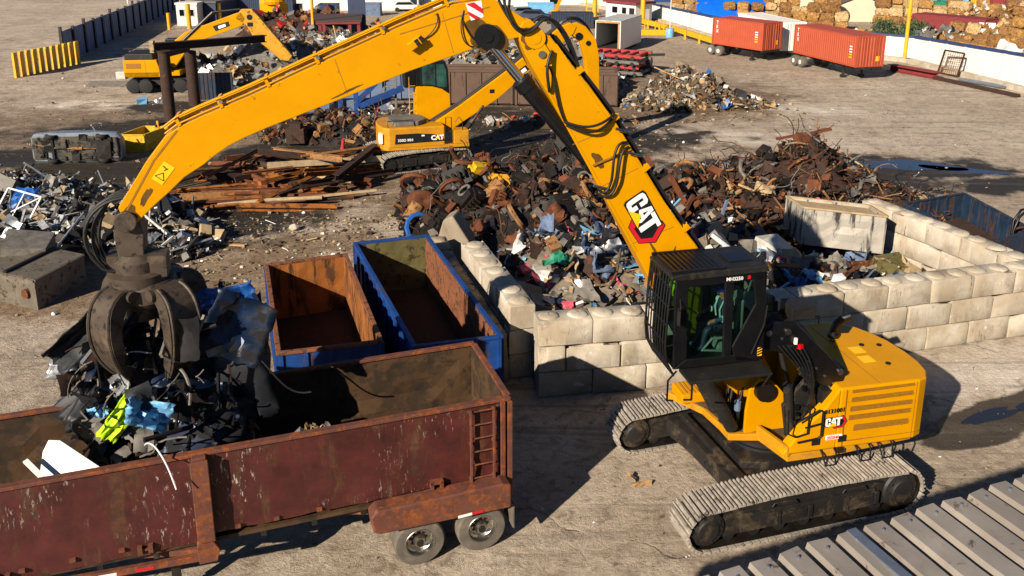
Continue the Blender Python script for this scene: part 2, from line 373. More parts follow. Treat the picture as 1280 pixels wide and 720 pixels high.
M['wood'] = PM('splintered_wood', '#a3835a', .85, var=.3, scale=3, dirt='#5a4630', dirt_amt=.4, bump=.3)
M['skin'] = PM('skin', '#a8694a', .6, var=.05, bump=0)
M['work_blue'] = PM('work_blue', '#27466e', .85, var=.15, scale=6)
M['helmet'] = PM('helmet_blue', '#0a2ea0', .3, var=.05, bump=0)
M['reflect'] = PM('reflective_tape', '#b8cfc0', .4, var=.05, bump=0)
M['seat_grey'] = PM('seat_grey', '#79857c', .7, var=.15, scale=3)
M['dark_void'] = PM('dark_interior', '#1a1612', .9, var=.3, scale=2)
M['car_glass'] = PM('car_glass', '#101418', .1, var=.1, bump=0)
M['leaf'] = PM('leaf', '#2c3f22', .8, var=.5, scale=2, hue='#4a5a30')
M['red_lamp'] = PM('lamp_red', '#d01010', .25, var=.05, bump=0)
def glass_mat(name, tint, gl=.25):
    k = NT(name); k.t.nodes.remove(k.b)
    a = k.n('BsdfTransparent'); a.inputs[0].default_value = lin(tint); g = k.n('BsdfGlossy'); g.inputs['Roughness'].default_value = .04
    f = k.n('Fresnel'); f.inputs[0].default_value = 1.45; mx = k.n('MixShader')
    k.l(k.math('ADD', k.math('MULTIPLY', f.outputs[0], gl * 2.2), .02), mx.inputs[0]); k.l(a.outputs[0], mx.inputs[1]); k.l(g.outputs[0], mx.inputs[2]); k.l(mx.outputs[0], k.o.inputs[0])
    return k.m
M['glass'] = glass_mat('cab_glass', '#dcefe8', .16)

# ------------------------------------------------------------------ ground
def ground_mat():
    k = NT('yard_ground'); p = k.coords(True)
    nb = k.noise(p, .09, 7, .62, .4); nm = k.noise(p, .55, 8, .68, .3); nf = k.noise(p, 5, 8, .72); nd = k.noise(p, .28, 9, .72, .6)
    wob = k.noise(p, .5, 6, .65)
    def blob(cx, cy, rx, ry, rot=0, soft=.35, wobble=.9, edge=1.):
        mp = k.n('Mapping', vector_type='TEXTURE'); mp.inputs['Location'].default_value = (cx, cy, 0); mp.inputs['Rotation'].default_value = (0, 0, R(rot)); mp.inputs['Scale'].default_value = (rx, ry, 1e6)
        k.l(p, mp.inputs[0]); ln = k.n('VectorMath', operation='LENGTH'); k.l(mp.outputs[0], ln.inputs[0])
        d = k.math('ADD', ln.outputs['Value'], k.math('MULTIPLY', k.math('SUBTRACT', wob, .5), wobble * 2))
        return k.ramp(d, edge - soft, edge + soft, (1, 1, 1, 1), (0, 0, 0, 1))
    def union(ms):
        r = ms[0]
        for q in ms[1:]: r = k.math('MAXIMUM', r, q)
        return r
    c = k.ramp(nb, .3, .7, (.36, .287, .212, 1), (.56, .472, .372, 1))
    c = k.mix(k.math('MULTIPLY', k.ramp(nm, .4, .72), .6), c, (.23, .17, .115, 1))
    n2 = k.noise(p, 1.9, 9, .75, .8); c = k.mix(k.math('MULTIPLY', k.ramp(n2, .5, .64), .66), c, (.13, .094, .064, 1)); c = k.mix(k.math('MULTIPLY', k.ramp(n2, .5, .36, (0, 0, 0, 1), (1, 1, 1, 1)) if False else k.ramp(n2, .34, .46, (1, 1, 1, 1), (0, 0, 0, 1)), .4), c, (.55, .46, .36, 1))
    c = k.mix(k.math('MULTIPLY', k.ramp(nf, .45, .75), .35), c, (.50, .43, .35, 1))
    # brown earth round the bins and pale dust beside it
    earth = union([blob(-9, 29, 5.5, 8, -15, .3), blob(-12, 40, 9, 5, 10), blob(-16, 30, 6, 4, 0), blob(5, 60, 9, 7, 10, .4), blob(13, 63, 8, 6, 0, .4), blob(-6, 50, 12, 5, 0)])
    c = k.mix(k.math('MULTIPLY', earth, k.ramp(nd, .2, .5, (.3, .3, .3, 1))), c, (.185, .128, .08, 1))
    far = blob(10, 110, 60, 42, 0, .25, .5)
    c = k.mix(k.math('MULTIPLY', far, .45), c, (.20, .157, .112, 1))
    brown = union([blob(-14, 53, 30, 17, 0, .35, .9), blob(8, 66, 14, 12, 0, .3, .8)])
    c = k.mix(k.math('MULTIPLY', brown, k.ramp(nd, .2, .7, (.5, .5, .5, 1), (1, 1, 1, 1))), c, (.135, .096, .062, 1))
    pale = union([blob(-3, 33, 4.5, 2.2, 20, .4), blob(21, 60, 6, 2, -20, .5), blob(14, 52, 10, 2.2, -12, .5), blob(-28, 62, 8, 2.5, 0, .5), blob(15.5, 23, 6, 2.6, 14, .4), blob(9, 15, 6, 1.2, 20, .5)])
    c = k.mix(k.math('MULTIPLY', pale, k.ramp(nm, .35, .6)), c, (.62, .545, .46, 1))
    # oil-soaked soil
    oil = union([blob(-4, 57, 12, 3.6, 4, .35), blob(-17, 58, 7, 4, 0, .4), blob(3, 51, 11, 4, 8, .3), blob(15, 43, 10, 3, -6, .35), blob(-13, 36, 6, 3.4, 10, .4), blob(-21, 43, 12, 4.4, 8, .2), blob(-11, 46.5, 8, 4.5, 0, .25), blob(-23, 54, 9, 4, 10, .4), blob(-28, 47, 7, 3, 10, .4), blob(0, 49, 11, 4.5, 10, .25), blob(-3, 55, 11, 3, 0, .35), blob(-24, 61, 4, 3, 0, .4),
                 blob(20, 45.5, 7.5, 2.6, -12, .25), blob(12, 45, 6, 2.4, 0, .3), blob(-17, 33.5, 5, 2.4, 0, .4), blob(-6, 60, 8, 2, 0, .4), blob(8, 40.5, 9, 3, 0, .3), blob(6.5, 75, 3, 2.5, 0, .4), blob(24.5, 42, 3.2, 1.6, 30, .3)])
    c = k.mix(k.math('MULTIPLY', oil, k.ramp(nd, .14, .38)), c, (.024, .020, .015, 1))
    wet = union([blob(12.8, 20.6, 2.3, .8, 24, .14, .7), blob(11.5, 19.7, 1.7, .5, 12, .14, .6), blob(15, 21.6, 2.6, .9, 30, .14, .6)])
    c = k.mix(wet, c, (.055, .043, .032, 1))
    # drag marks and tyre tracks
    mp = k.n('Mapping'); mp.inputs['Rotation'].default_value = (0, 0, R(20)); mp.inputs['Scale'].default_value = (.06, 1.4, 1); k.l(p, mp.inputs[0])
    st = k.noise(mp.outputs[0], 1.1, 8, .7, .8)
    c = k.mix(k.math('MULTIPLY', k.ramp(st, .54, .66), .6), c, (.13, .105, .08, 1))
    # cracks between the slabs
    vo = k.n('TexVoronoi', feature='DISTANCE_TO_EDGE'); vo.inputs['Scale'].default_value = .16
    dv = k.n('VectorMath', operation='MULTIPLY_ADD'); nz = k.n('TexNoise'); nz.inputs['Scale'].default_value = .7; nz.inputs['Detail'].default_value = 6; k.l(p, nz.inputs[0])
    k.l(nz.outputs['Color'], dv.inputs[0]); dv.inputs[1].default_value = (2.4, 2.4, 0); k.l(p, dv.inputs[2]); k.l(dv.outputs[0], vo.inputs[0])
    cr = k.math('MULTIPLY', k.ramp(vo.outputs['Distance'], .0, .012, (1, 1, 1, 1), (0, 0, 0, 1)), k.ramp(nd, .48, .6))
    c = k.mix(k.math('MULTIPLY', cr, .6), c, (.06, .048, .036, 1))
    mp2 = k.n('Mapping'); mp2.inputs['Rotation'].default_value = (0, 0, R(-58)); mp2.inputs['Scale'].default_value = (.09, 2.2, 1); k.l(p, mp2.inputs[0])
    s2 = k.noise(mp2.outputs[0], 1.3, 9, .72, 1.2); c = k.mix(k.math('MULTIPLY', k.math('MULTIPLY', k.ramp(s2, .55, .64), k.ramp(nm, .42, .6)), .5), c, (.11, .082, .056, 1))
    sp = k.math('MULTIPLY', k.ramp(k.noise(p, 3.2, 5, .5), .68, .71), .55); c = k.mix(sp, c, (.07, .05, .034, 1))
    grit = k.ramp(k.noise(p, 14, 4, .6), .66, .72)
    c = k.mix(k.math('MULTIPLY', grit, .35), c, (.10, .08, .06, 1))
    rough_zone = k.math('ADD', .36, k.math('MULTIPLY', union([earth, brown, far]), .5))
    t1 = k.ramp(k.noise(p, 2.4, 12, .82, .4), .30, .70, (.36, .31, .26, 1), (2.0, 1.98, 1.94, 1)); t2 = k.ramp(k.noise(p, 9., 8, .8), .32, .68, (.5, .47, .44, 1), (1.7, 1.7, 1.68, 1))
    c = k.mix(rough_zone, c, t1, 'MULTIPLY'); c = k.mix(k.math('MULTIPLY', rough_zone, .8), c, t2, 'MULTIPLY')
    k.l(c, k.b.inputs['Base Color'])
    k.l(k.math('SUBTRACT', .92, k.math('MULTIPLY', k.math('MAXIMUM', wet, k.math('MULTIPLY', oil, .55)), .45)), k.b.inputs['Roughness'])
    k.b.inputs['Specular IOR Level'].default_value = .35
    hgt = k.math('ADD', k.math('MULTIPLY', nf, .6), k.math('ADD', k.math('ADD', nm, n2), k.math('MULTIPLY', cr, -.8)))
    k.bump(k.math('ADD', hgt, k.math('MULTIPLY', k.noise(p, 7, 8, .8), 1.2)), .8, .08); return k.m
GM = ground_mat()
g = MB(); S = 900
g.add([(-S, -S, 0), (S, -S, 0), (S, S, 0), (-S, S, 0)], [(0, 1, 2, 3)])
tag(g.build('ground', GM), kind='structure')

def outline(cx, cy, rx, ry, rot, n=40, amp=.25, seed=1):
    r = random.Random(seed); ph = [r.uniform(0, 6.28) for _ in range(6)]; pts = []
    for i in range(n):
        a = 2 * math.pi * i / n; q = 1 + amp * sum(math.sin((j + 2) * a + ph[j]) / (j + 1.5) for j in range(6))
        x, y = rx * q * math.cos(a), ry * q * math.sin(a); pts.append((cx + x * math.cos(rot) - y * math.sin(rot), cy + x * math.sin(rot) + y * math.cos(rot)))
    return pts
kw = NT('puddle_water'); kw.b.inputs['Base Color'].default_value = (.018, .016, .014, 1); kw.b.inputs['Roughness'].default_value = .04; kw.b.inputs['Specular IOR Level'].default_value = 1.0; kw.b.inputs['IOR'].default_value = 1.6
kw.bump(kw.noise(kw.coords(True), 3, 3), .04, .01)
for i, (cx, cy, rx, ry, ro) in enumerate([(21.2, 45.6, 2.4, 1.15, -8), (23.6, 44.7, 1.8, .6, -20), (12.6, 20.75, 1.0, .22, 26), (14.4, 21.5, 1.1, .26, 30)]):
    pts = outline(cx, cy, rx, ry, R(ro), seed=i + 3); b = MB(); b.add([(x, y, .004) for x, y in pts], [list(range(len(pts)))])
    tag(b.build('puddle_water', kw.m), kind='structure')
# ------------------------------------------------------------------ crawler tracks (shared by two machines)
def resample(pts, step, closed=True):
    pts = [Vector(p) for p in pts]; n = len(pts); seg = [(pts[i], pts[(i + 1) % n]) for i in range(n if closed else n - 1)]
    L = sum((b - a).length for a, b in seg); k = max(3, round(L / step)); out = []; d = 0; i = 0; acc = 0
    for j in range(k):
        t = j * L / k
        while acc + (seg[i][1] - seg[i][0]).length < t: acc += (seg[i][1] - seg[i][0]).length; i += 1
        a, b = seg[i]; out.append((a.lerp(b, (t - acc) / max(1e-9, (b - a).length)), (b - a).normalized()))
    return out
def crawler(root, yc, side, w=.8, xf=2.55, xr=-2.15, rf=.45, rr=.48, top=1.03, rz=0, mb_belt='track', mb_fr='frame_dirty', dx=0, step=.19):
    """one crawler: belt of shoes, side frame, drum and sprocket"""
    def mk(): return MB().at((dx, 0, 0), (0, 0, rz))
    zf, zr = rf + .05, rr + .05
    path = [(x, .05) for x in (xr, 0, xf)] + [(xf + rf * math.sin(a), zf - rf * math.cos(a)) for a in [R(20 * i) for i in range(1, 9)]]
    path += [(xf - .35, max(zf + rf, top - .12)), (xf * .35, top), (xr * .35, top + .01), (xr + .3, max(zr + rr, top - .04))]
    path += [(xr - rr * math.sin(a), zr + rr * math.cos(a)) for a in [R(20 * i) for i in range(1, 9)]]
    b = mk()
    for p, t in resample([Vector((x, 0, z)) for x, z in path], step):
        nrm = Vector((t.z, 0, -t.x)); jit = random.uniform(-.006, .006)   # outward
        c = Vector((p.x, yc, p.z)) + nrm * jit
        b.prism([(-step * .46, .0), (step * .40, .0), (step * .40, .03), (step * .30, .075), (step * .18, .075), (step * .1, .035), (-step * .12, .035), (-step * .18, .085), (-step * .34, .085), (-step * .42, .035)],
                c, t, nrm, -w / 2, w / 2)
    b.build('track_belt', M[mb_belt], root)
    b = mk(); n_ = len(path); cx0 = (xf + xr) / 2; vs = [(cx0 + (x - cx0) * .992, yc + s_ * w * .42, .5 + (z - .5) * .97) for s_ in (-1, 1) for x, z in path]; b.add(vs, [(i, (i + 1) % n_, n_ + (i + 1) % n_, n_ + i) for i in range(n_)]); b.build('track_chain', M['oily'], root)  # dark strip inside the belt, added so gaps between the shoes look black
    f = mk(); o = side * w * .34
    f.prism([(xr + .1, .25), (xf - .1, .22), (xf - .25, .68), (xf * .4, .82), (xr * .5, .84), (xr + .25, .74)], (0, yc, 0), (1, 0, 0), (0, 0, 1), -w * .30, w * .30)
    f.b2((xr + .7, yc + side * w * .28, .3), (xf - .75, yc + side * w * .40, .72))
    for x in (-1.1, .55):
        f.b2((x - .3, yc + side * w * .40, .42), (x + .3, yc + side * w * .44, .6))
        for q in (-.38, .38): f.b2((x + q - .05, yc + side * w * .39, .36), (x + q + .05, yc + side * w * .46, .66))
    for x in (-.9, .8): f.tube([(x - .3, yc + side * w * .42, .78), (x - .25, yc + side * w * .43, .86), (x + .25, yc + side * w * .43, .87), (x + .3, yc + side * w * .42, .79)], .022, 6)
    f.build('track_frame', M[mb_fr], root, bevel=.012)
    for nm, x, z, r in (('idler_wheel', xf, zf, rf - .04), ('drive_sprocket', xr, zr, rr - .04)):
        d = mk(); d.lathe([(0, -w * .36), (r * .9, -w * .36), (r, -w * .3), (r, w * .3), (r * .92, w * .36), (r * .62, w * .40), (r * .55, w * .44), (.12, w * .46), (0, w * .46)], 28, (x, yc, z), 'y')
        for i in range(10):
            a = i * math.pi / 5
            for s_ in (-1, 1): d.cyl((x + r * .74 * math.cos(a), yc + s_ * w * .37, z + r * .74 * math.sin(a)), (x + r * .74 * math.cos(a), yc + s_ * w * .41, z + r * .74 * math.sin(a)), .025, n=6)
        d.build(nm, M[mb_fr], root, smooth=35)
    for i in range(7):
        x = xr + .55 + i * (xf - xr - 1.1) / 6; q = mk(); q.cyl((x, yc - w * .26, .2), (x, yc + w * .26, .2), .13, n=12); q.build('track_roller', M['dusty_black'], root, smooth=40)

def emblem(parent, o, ux, vy, nz, name='emblem'):
    """maker's mark: white letters on a black field, yellow wedge, red six-sided bracket"""
    o, ux, vy, nz = map(Vector, (o, ux, vy, nz))
    def lay(polys, m, h, nm):
        b = MB()
        for poly in polys:
            vs = [o + ux * u + vy * v + nz * t for t in (h - .005, h) for u, v in poly]; n = len(poly)
            ar = sum(poly[i][0] * poly[(i + 1) % n][1] - poly[(i + 1) % n][0] * poly[i][1] for i in range(n)) * (ux.cross(vy).dot(nz))
            fs = [list(range(n))[::-1], [n + i for i in range(n)]] + [[i, (i + 1) % n, n + (i + 1) % n, n + i] for i in range(n)]
            b.add(vs, [f[::-1] for f in fs] if ar < 0 else fs)
        return b.build(nm, m, parent)
    lay([[(.46, -.08), (.6, -.4), (1.16, -.335), (1.42, .37), (1.17, 1.15), (1.0, 1.12), (.6, .5)]], M['ink'], .006, 'emblem_field')
    lay([[(.48, -.06), (.61, -.37), (.74, -.19), (.66, -.02)], [(.61, -.37), (1.147, -.307), (1.08, -.14), (.74, -.19)], [(1.147, -.307), (1.388, .372), (1.25, .36), (1.08, -.14)], [(1.388, .372), (1.147, 1.108), (1.07, .9), (1.25, .36)], [(1.147, 1.108), (1.02, 1.06), (1.0, .93), (1.07, .9)]], M['red'], .011, 'emblem_bracket')
    lay([[(.0, -.08), (.82, -.07), (1.0, -.04), (1.05, .3), (1.1, 1.06), (.05, 1.07), (-.04, 1.0), (-.05, .05)]], M['ink'], .012, 'emblem_field')
    Cc = [[(.0, .2), (.02, .06), (.09, 0), (.13, 0), (.13, 1), (.09, 1), (.02, .94), (.0, .8)], [(.13, .82), (.21, .82), (.33, .82), (.33, .9), (.26, 1), (.13, 1)], [(.13, 0), (.2, 0), (.3, .05), (.33, .12), (.33, .2), (.13, .2)], [(.21, .57), (.33, .57), (.33, .82), (.21, .82)], [(.21, .2), (.33, .2), (.33, .42), (.21, .42)]]
    Aa = [[(.37, .42), (.47, 1), (.53, 1), (.53, .8), (.49, .5), (.455, .34)], [(.53, 1), (.6, 1), (.7, .24), (.66, .1), (.62, .18), (.53, .8)], [(.49, .5), (.575, .5), (.6, .34), (.455, .34)]]
    Tt = [[(.64, .8), (1.06, .8), (1.06, 1), (.64, 1)], [(.78, .0), (.93, .0), (.93, .8), (.78, .8)]]
    lay(Cc + Aa + Tt, M['sign_white'], .017, 'emblem_letters')
    lay([[(.2, -.03), (.50, .40), (.765, -.03)]], M['logo_yellow'], .022, 'emblem_wedge')

# ------------------------------------------------------------------ the big material handler in front
EC = (5.87, 18.4, 0); ER = R(192.5)
ex = thing('material_handler', 'big yellow tracked scrap handler with raised black cab, its arm holding the grab', 'excavator', EC, ER)
TRZ = R(3.4)
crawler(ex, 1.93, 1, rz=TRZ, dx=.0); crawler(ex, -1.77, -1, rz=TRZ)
# car body: swing ring, cross of legs
b = MB().at((0, 0, 0), (0, 0, TRZ))
b.prism([(.55, 1.62), (1.38, 1.62), (1.5, .9), (1.55, -.2), (1.62, -.8), (1.75, -1.42), (.75, -1.42), (.6, -1.05), (-.6, -1.05), (-.75, -1.42), (-1.7, -1.42), (-1.55, -.5), (-1.5, .8), (-1.45, 1.62), (-.6, 1.62), (-.45, 1.2), (.42, 1.2)], (0, 0, .4), (1, 0, 0), (0, 1, 0), 0, .42)
b.prism([(-1.0, -.85), (-.5, -1.0), (.5, -1.0), (1.0, -.85), (1.05, .9), (.5, 1.12), (-.5, 1.12), (-1.05, .9)], (0, 0, .815), (1, 0, 0), (0, 1, 0), 0, .17)
for x in (1.35, -1.35): b.beam((x, -1.35, .88), (x * .93, 1.5, .84), .16, .14)
for i in range(3): b.cyl((1.56 - .02 * i, .2 + .2 * i, .6), (1.6 - .02 * i, .2 + .2 * i, .6), .03, n=8)
b.build('car_body', M['frame_dirty'], ex, bevel=.03)
b = MB(); b.lathe([(0, .97), (.86, .97), (.86, 1.05), (.78, 1.06), (.78, 1.12), (.9, 1.12), (.9, 1.2), (0, 1.2)], 40)
b.build('swing_ring', M['dusty_black'], ex, smooth=30)
# deck
deck = [(1.74, -1.6), (1.2, -.7), (1.1, .0), (1.08, .46), (.42, .62), (.2, 1.5), (-.9, 1.5), (-3.0, 1.3), (-3.0, -1.3), (-.9, -1.55)]
b = MB(); b.prism(deck, (0, 0, 1.2), (1, 0, 0), (0, 1, 0), 0, .17); b.build('deck', M['yellow_dusty'], ex, bevel=.02)
b = MB(); b.prism([(1.5, -1.35), (1.12, -.65), (1.0, .0), (.98, .38), (.32, .56), (.12, 1.4), (-.85, 1.4), (-.85, -1.4)], (0, 0, 1.365), (1, 0, 0), (0, 1, 0), 0, .012); b.build('deck_plate', M['deck_dirt'], ex)
b = MB(); b.beam((.44, .58, 1.47), (.2, 1.53, 1.47), .09, .24); split(b, 'deck_rail', M['yellow_dusty'], ex, bevel=.012)
b = MB(); b.b2((.6, -1.6, 1.37), (1.62, -.95, 1.62)); b.build('tool_box', M['yellow'], ex, bevel=.03)
b = MB()
for i in range(9): b.b2((.66 + i * .1, -1.54, 1.62), (.71 + i * .1, -1.0, 1.645))
b.build('tread_plate', M['yellow_dusty'], ex)
# boom foot brackets, hydraulic tank, valve block
for y in (-.46, .46):
    b = MB(); b.prism([(-.85, 1.37), (.72, 1.37), (.72, 1.9), (.66, 2.45), (.4, 2.72), (.05, 2.55), (-.5, 1.9)], (0, y + .04, 0), (1, 0, 0), (0, 0, 1), 0, .08); b.build('boom_bracket', M['yellow'], ex, bevel=.012)
b = MB(); b.cyl((.35, .62, 2.42), (.35, -.62, 2.42), .15, n=18); b.cyl((.35, .5, 2.42), (.35, .66, 2.42), .22, n=18); b.build('boom_foot_pin', M['black'], ex, smooth=40)
b = MB()
for i in range(5):
    b.rbox((.70 + .09 * i, .12 + .12 * (i % 2), 1.58 + .08 * (i % 3)), (.12, .16, .36), .03)
for i in range(10):
    p = Vector((.6 + .05 * i, .15 + random.uniform(-.15, .25), 1.75)); b.tube(bez(p, p + Vector((.1, .1, .6)), p + Vector((-.3, -.2, .9)), p + Vector((-.2, -.3, 1.5)), 8), .028, 6)
b.build('valve_block', M['dusty_black'], ex)
b = MB(); b.cyl((.86, .36, 1.9), (.86, .36, 2.12), .075, n=12); b.cyl((.86, .36, 2.12), (.86, .36, 2.17), .04, n=10); b.build('filter', M['bluegrey'], ex, smooth=40)
# engine house / counterweight
plan = [(-.92, 1.53), (-2.85, 1.55), (-3.06, 1.47), (-3.26, 1.2), (-3.36, .8), (-3.38, .3), (-3.32, -.3), (-3.18, -.75), (-2.98, -1.15), (-2.72, -1.42), (-2.4, -1.55), (-.92, -1.55)]
b = MB(); b.prism(plan, (0, 0, 1.4), (1, 0, 0), (0, 1, 0), 0, 1.46); house = b.build('engine_house', M['yellow'], ex, bevel=.05, seg=3)
b = MB(); b.prism([(.35, 1.41), (-.93, 1.41), (-.93, 2.88), (-.62, 2.45), (-.02, 1.86)], (0, 1.53, 0), (1, 0, 0), (0, 0, 1), 0, .28); b.build('side_panel', M['yellow'], ex, bevel=.03)
b = MB(); b.prism([(.9, 1.38), (-.93, 1.38), (-.93, 2.8), (-.2, 2.6), (.6, 1.95)], (0, -1.1, 0), (1, 0, 0), (0, 0, 1), 0, .42); b.build('side_panel', M['yellow'], ex, bevel=.03)
M['louver'] = PM('louver_yellow', '#8e5f06', .7, var=.2, scale=14, bump=.3)
for i, (z0, z1, x0, x1) in enumerate([(2.735, 2.80, -1.2, -2.72), (2.515, 2.62, -1.2, -2.7), (2.29, 2.40, -1.19, -2.7), (2.08, 2.19, -1.18, -2.68), (1.80, 1.94, -1.32, -2.66)]):
    b = MB(); b.b2((x0, 1.535, z0), (x1, 1.556, z1)); n = int((z1 - z0) / .035)
    for j in range(n): b.b2((x0 + .02, 1.556, z0 + .012 + j * .035), (x1 - .02, 1.563, z0 + .026 + j * .035))
    b.build('louver', M['louver'], ex)
b = MB()
for x in (-1.06, -2.78): b.b2((x - .006, 1.5, 1.44), (x + .006, 1.556, 2.82))
b.b2((-.95, 1.5, 1.565), (-3.0, 1.5555, 1.575)); b.b2((-1.9, -1.45, 2.8), (-1.885, 1.5, 2.864)); b.build('panel_seam', M['louver'], ex)
b = MB()
for x, y in ((-2.0, -.55), (-2.55, -.2), (-2.95, -.1), (-2.6, .75)): b.cyl((x, y, 2.85), (x, y, 2.885), .06, n=12)
split(b, 'lifting_eye', M['black'], ex)
for y0, x0 in ((.3, -2.1), (-.15, -2.15)):
    b = MB(); b.b2((x0, y0, 2.855), (x0 - .3, y0 + .3, 2.868)); b.build('hood_label', M['logo_yellow'], ex)
b = MB(); b.b2((-1.1, .3, 2.855), (-1.5, .75, 2.872)); b.b2((-1.1, -.9, 2.855), (-1.45, -.45, 2.872)); split(b, 'hood_grille', M['black'], ex)
b = MB(); b.tube([(-2.15, -.75, 2.8), (-2.15, -.75, 3.08), (-2.2, -.75, 3.2), (-2.34, -.72, 3.33), (-2.5, -.68, 3.4)], [.09, .09, .095, .1, .1], 14); b.lathe([(0, 2.86), (.14, 2.86), (.13, 2.95), (0, 2.95)], 16, (-2.15, -.75, 0)); b.build('exhaust_pipe', M['black'], ex, smooth=40)
for x in (-.42, -1.06):
    b = MB(); b.b2((x - .09, 1.5, 1.57), (x + .09, 1.562, 1.72)); b.build('step_recess', M['ink'], ex)
b = MB()
for x in (-.9, -1.75, -2.3): b.tube([(x, 1.5, 1.42), (x, 1.62, 1.36), (x + .05, 1.7, 1.12), (x + .28, 1.7, 1.12), (x + .33, 1.62, 1.36), (x + .33, 1.5, 1.42)], .022, 6)
b.b2((-.95, 1.48, 1.32), (-1.1, 1.6, 1.42)); split(b, 'footstep', M['black'], ex)
b = MB(); b.tube([(.1, 1.58, 2.2), (-.42, 1.6, 2.45), (-.5, 1.6, 2.4), (-.5, 1.6, 1.82), (-.42, 1.6, 1.76), (.05, 1.6, 1.72)], .024, 6); b.tube([(-.5, 1.6, 2.12), (-.1, 1.6, 2.06)], .02, 6)
b.tube([(.3, 1.55, 2.5), (.28, 1.58, 1.95), (.1, 1.58, 1.85), (-.18, 1.58, 1.9), (-.2, 1.57, 2.5), (0, 1.56, 2.62)], .022, 6)
b.tube([(-1.0, -1.0, 2.86), (-1.0, -1.0, 3.2), (-1.0, -.3, 3.22), (-1.0, -.3, 2.86)], .02, 6); split(b, 'handrail', M['black'], ex)
b = MB(); b.tube([(-1.6, -1.5, 2.86), (-1.6, -1.5, 3.05), (-2.2, -1.5, 3.05), (-2.2, -1.5, 2.86)], .018, 6); split(b, 'handrail', M['black'], ex)
# emblem and numbers on the near flank
emblem(ex, (-.60, 1.556, 2.0), (-.37, 0, .0), (0, 0, .2), (0, 1, 0))
writing('fleet_number', '0131001', .145, (-.545, 1.564, 2.31), (-1, 0, .02), (0, 0, 1), M['ink'], ex, off=.003)
b = MB(); b.b2((-.66, 1.53, 1.655), (-1.05, 1.557, 1.755)); b.build('flank_label', M['sign_white'], ex)
writing('flank_number', '355040', .1, (-.675, 1.559, 1.67), (-1, 0, 0), (0, 0, 1), M['red'], ex, off=.003)

# cab riser
for y0, y1 in ((1.12, 1.24), (.48, .60)):
    b = MB(); b.prism([(1.0, 4.22), (.62, 4.42), (.1, 4.36), (-1.05, 3.2), (-1.18, 2.82), (-.92, 2.66), (-.62, 2.82), (.35, 3.72), (1.0, 3.86)], (0, y1, 0), (1, 0, 0), (0, 0, 1), 0, y1 - y0); b.build('riser_arm', M['black'], ex, bevel=.015)
    b = MB(); b.prism([(-1.2, 2.95), (-.68, 3.0), (-.3, 1.9), (-.12, 1.38), (-.78, 1.38), (-1.02, 2.0)], (0, y1 - .14, 0), (1, 0, 0), (0, 0, 1), 0, .08); b.build('riser_column', M['dusty_black'], ex, bevel=.015)
b = MB(); b.prism([(-.9, 2.75), (-.55, 2.9), (.05, 2.2), (-.1, 1.4), (-.62, 1.4), (-.78, 2.1)], (0, .9, 0), (1, 0, 0), (0, 0, 1), 0, .1)
b.build('riser_web', M['frame_dirty'], ex, bevel=.012)
b = MB(); b.cyl((-.2, .86, 1.45), (-.05, .86, 2.7), .11, n=14); b.cyl((-.05, .86, 2.7), (.25, .86, 3.7), .06, n=12); b.build('riser_cylinder', M['dusty_black'], ex, smooth=40)
b = MB()
for i in range(9):
    y = .62 + .055 * i; b.tube(bez((.95, y, 4.0), (.5, y, 4.9 - .06 * i), (-1.1, y + .1, 4.0), (-.7, y, 2.6), 12) + [Vector((-.5, y, 1.5))], .026, 6)
split(b, 'riser_hose', M['hose'], ex)
b = MB(); b.beam((-.05, 1.26, 3.84), (.05, 1.30, 3.84), .09, .09); b.build('marker_light', M['red_lamp'], ex)
b = MB(); b.at((.12, 1.28, 3.98)); b.box((0, 0, 0), (.06, .05, .14)); b.build('work_light', M['sign_white'], ex)
for q, (x, z) in enumerate(((-1.05, 3.1), (-.88, 2.72), (.75, 4.22), (.3, 4.2))):
    b = MB(); b.cyl((x, 1.235, z), (x, 1.275, z), .07, n=12); b.build('pivot_pin', M['steel_bright'], ex, smooth=40)
b = MB(); b.rbox((-.85, 1.1, 2.55), (.5, .5, .35), .02); b.rbox((-.2, .75, 4.45), (.55, .5, .28), .03); split(b, 'bracket', M['dusty_black'], ex, bevel=.01)
b = MB(); b.rbox((.42, .55, 4.55), (.3, .3, .26), .02); b.cyl((.42, .4, 4.68), (.42, .7, 4.72), .09, n=12); b.build('air_cleaner', M['frame_dirty'], ex, bevel=.02)
r_ = random.Random(5); b = MB()
for i in range(16): b.rbox((r_.uniform(-1.0, -.2), 1.0 + r_.uniform(-.1, .16), r_.uniform(1.5, 2.9)), (r_.uniform(.06, .16), .08, r_.uniform(.05, .14)), .01)
split(b, 'hydraulic_fitting', M['black'], ex)
for i in range(7):
    b = MB(); b.cyl((r_.uniform(-1.0, .6), 1.242, r_.uniform(3.0, 4.2)), (0, 0, 0), .01) if False else b.cyl((-.9 + i * .22, 1.235, 2.85 + i * .2), (-.9 + i * .22, 1.26, 2.85 + i * .2), .028, n=8); b.build('bolt_head', M['steel_bright'], ex)
b = MB()
for i in range(6): b.tube(bez((.5 - .1 * i, 1.26, 3.9), (.1 - .1 * i, 1.45, 3.4), (-.4, 1.4, 3.0 - .1 * i), (-.55 + .05 * i, 1.2, 2.2), 10), .02, 6)
split(b, 'riser_hose', M['hose'], ex)

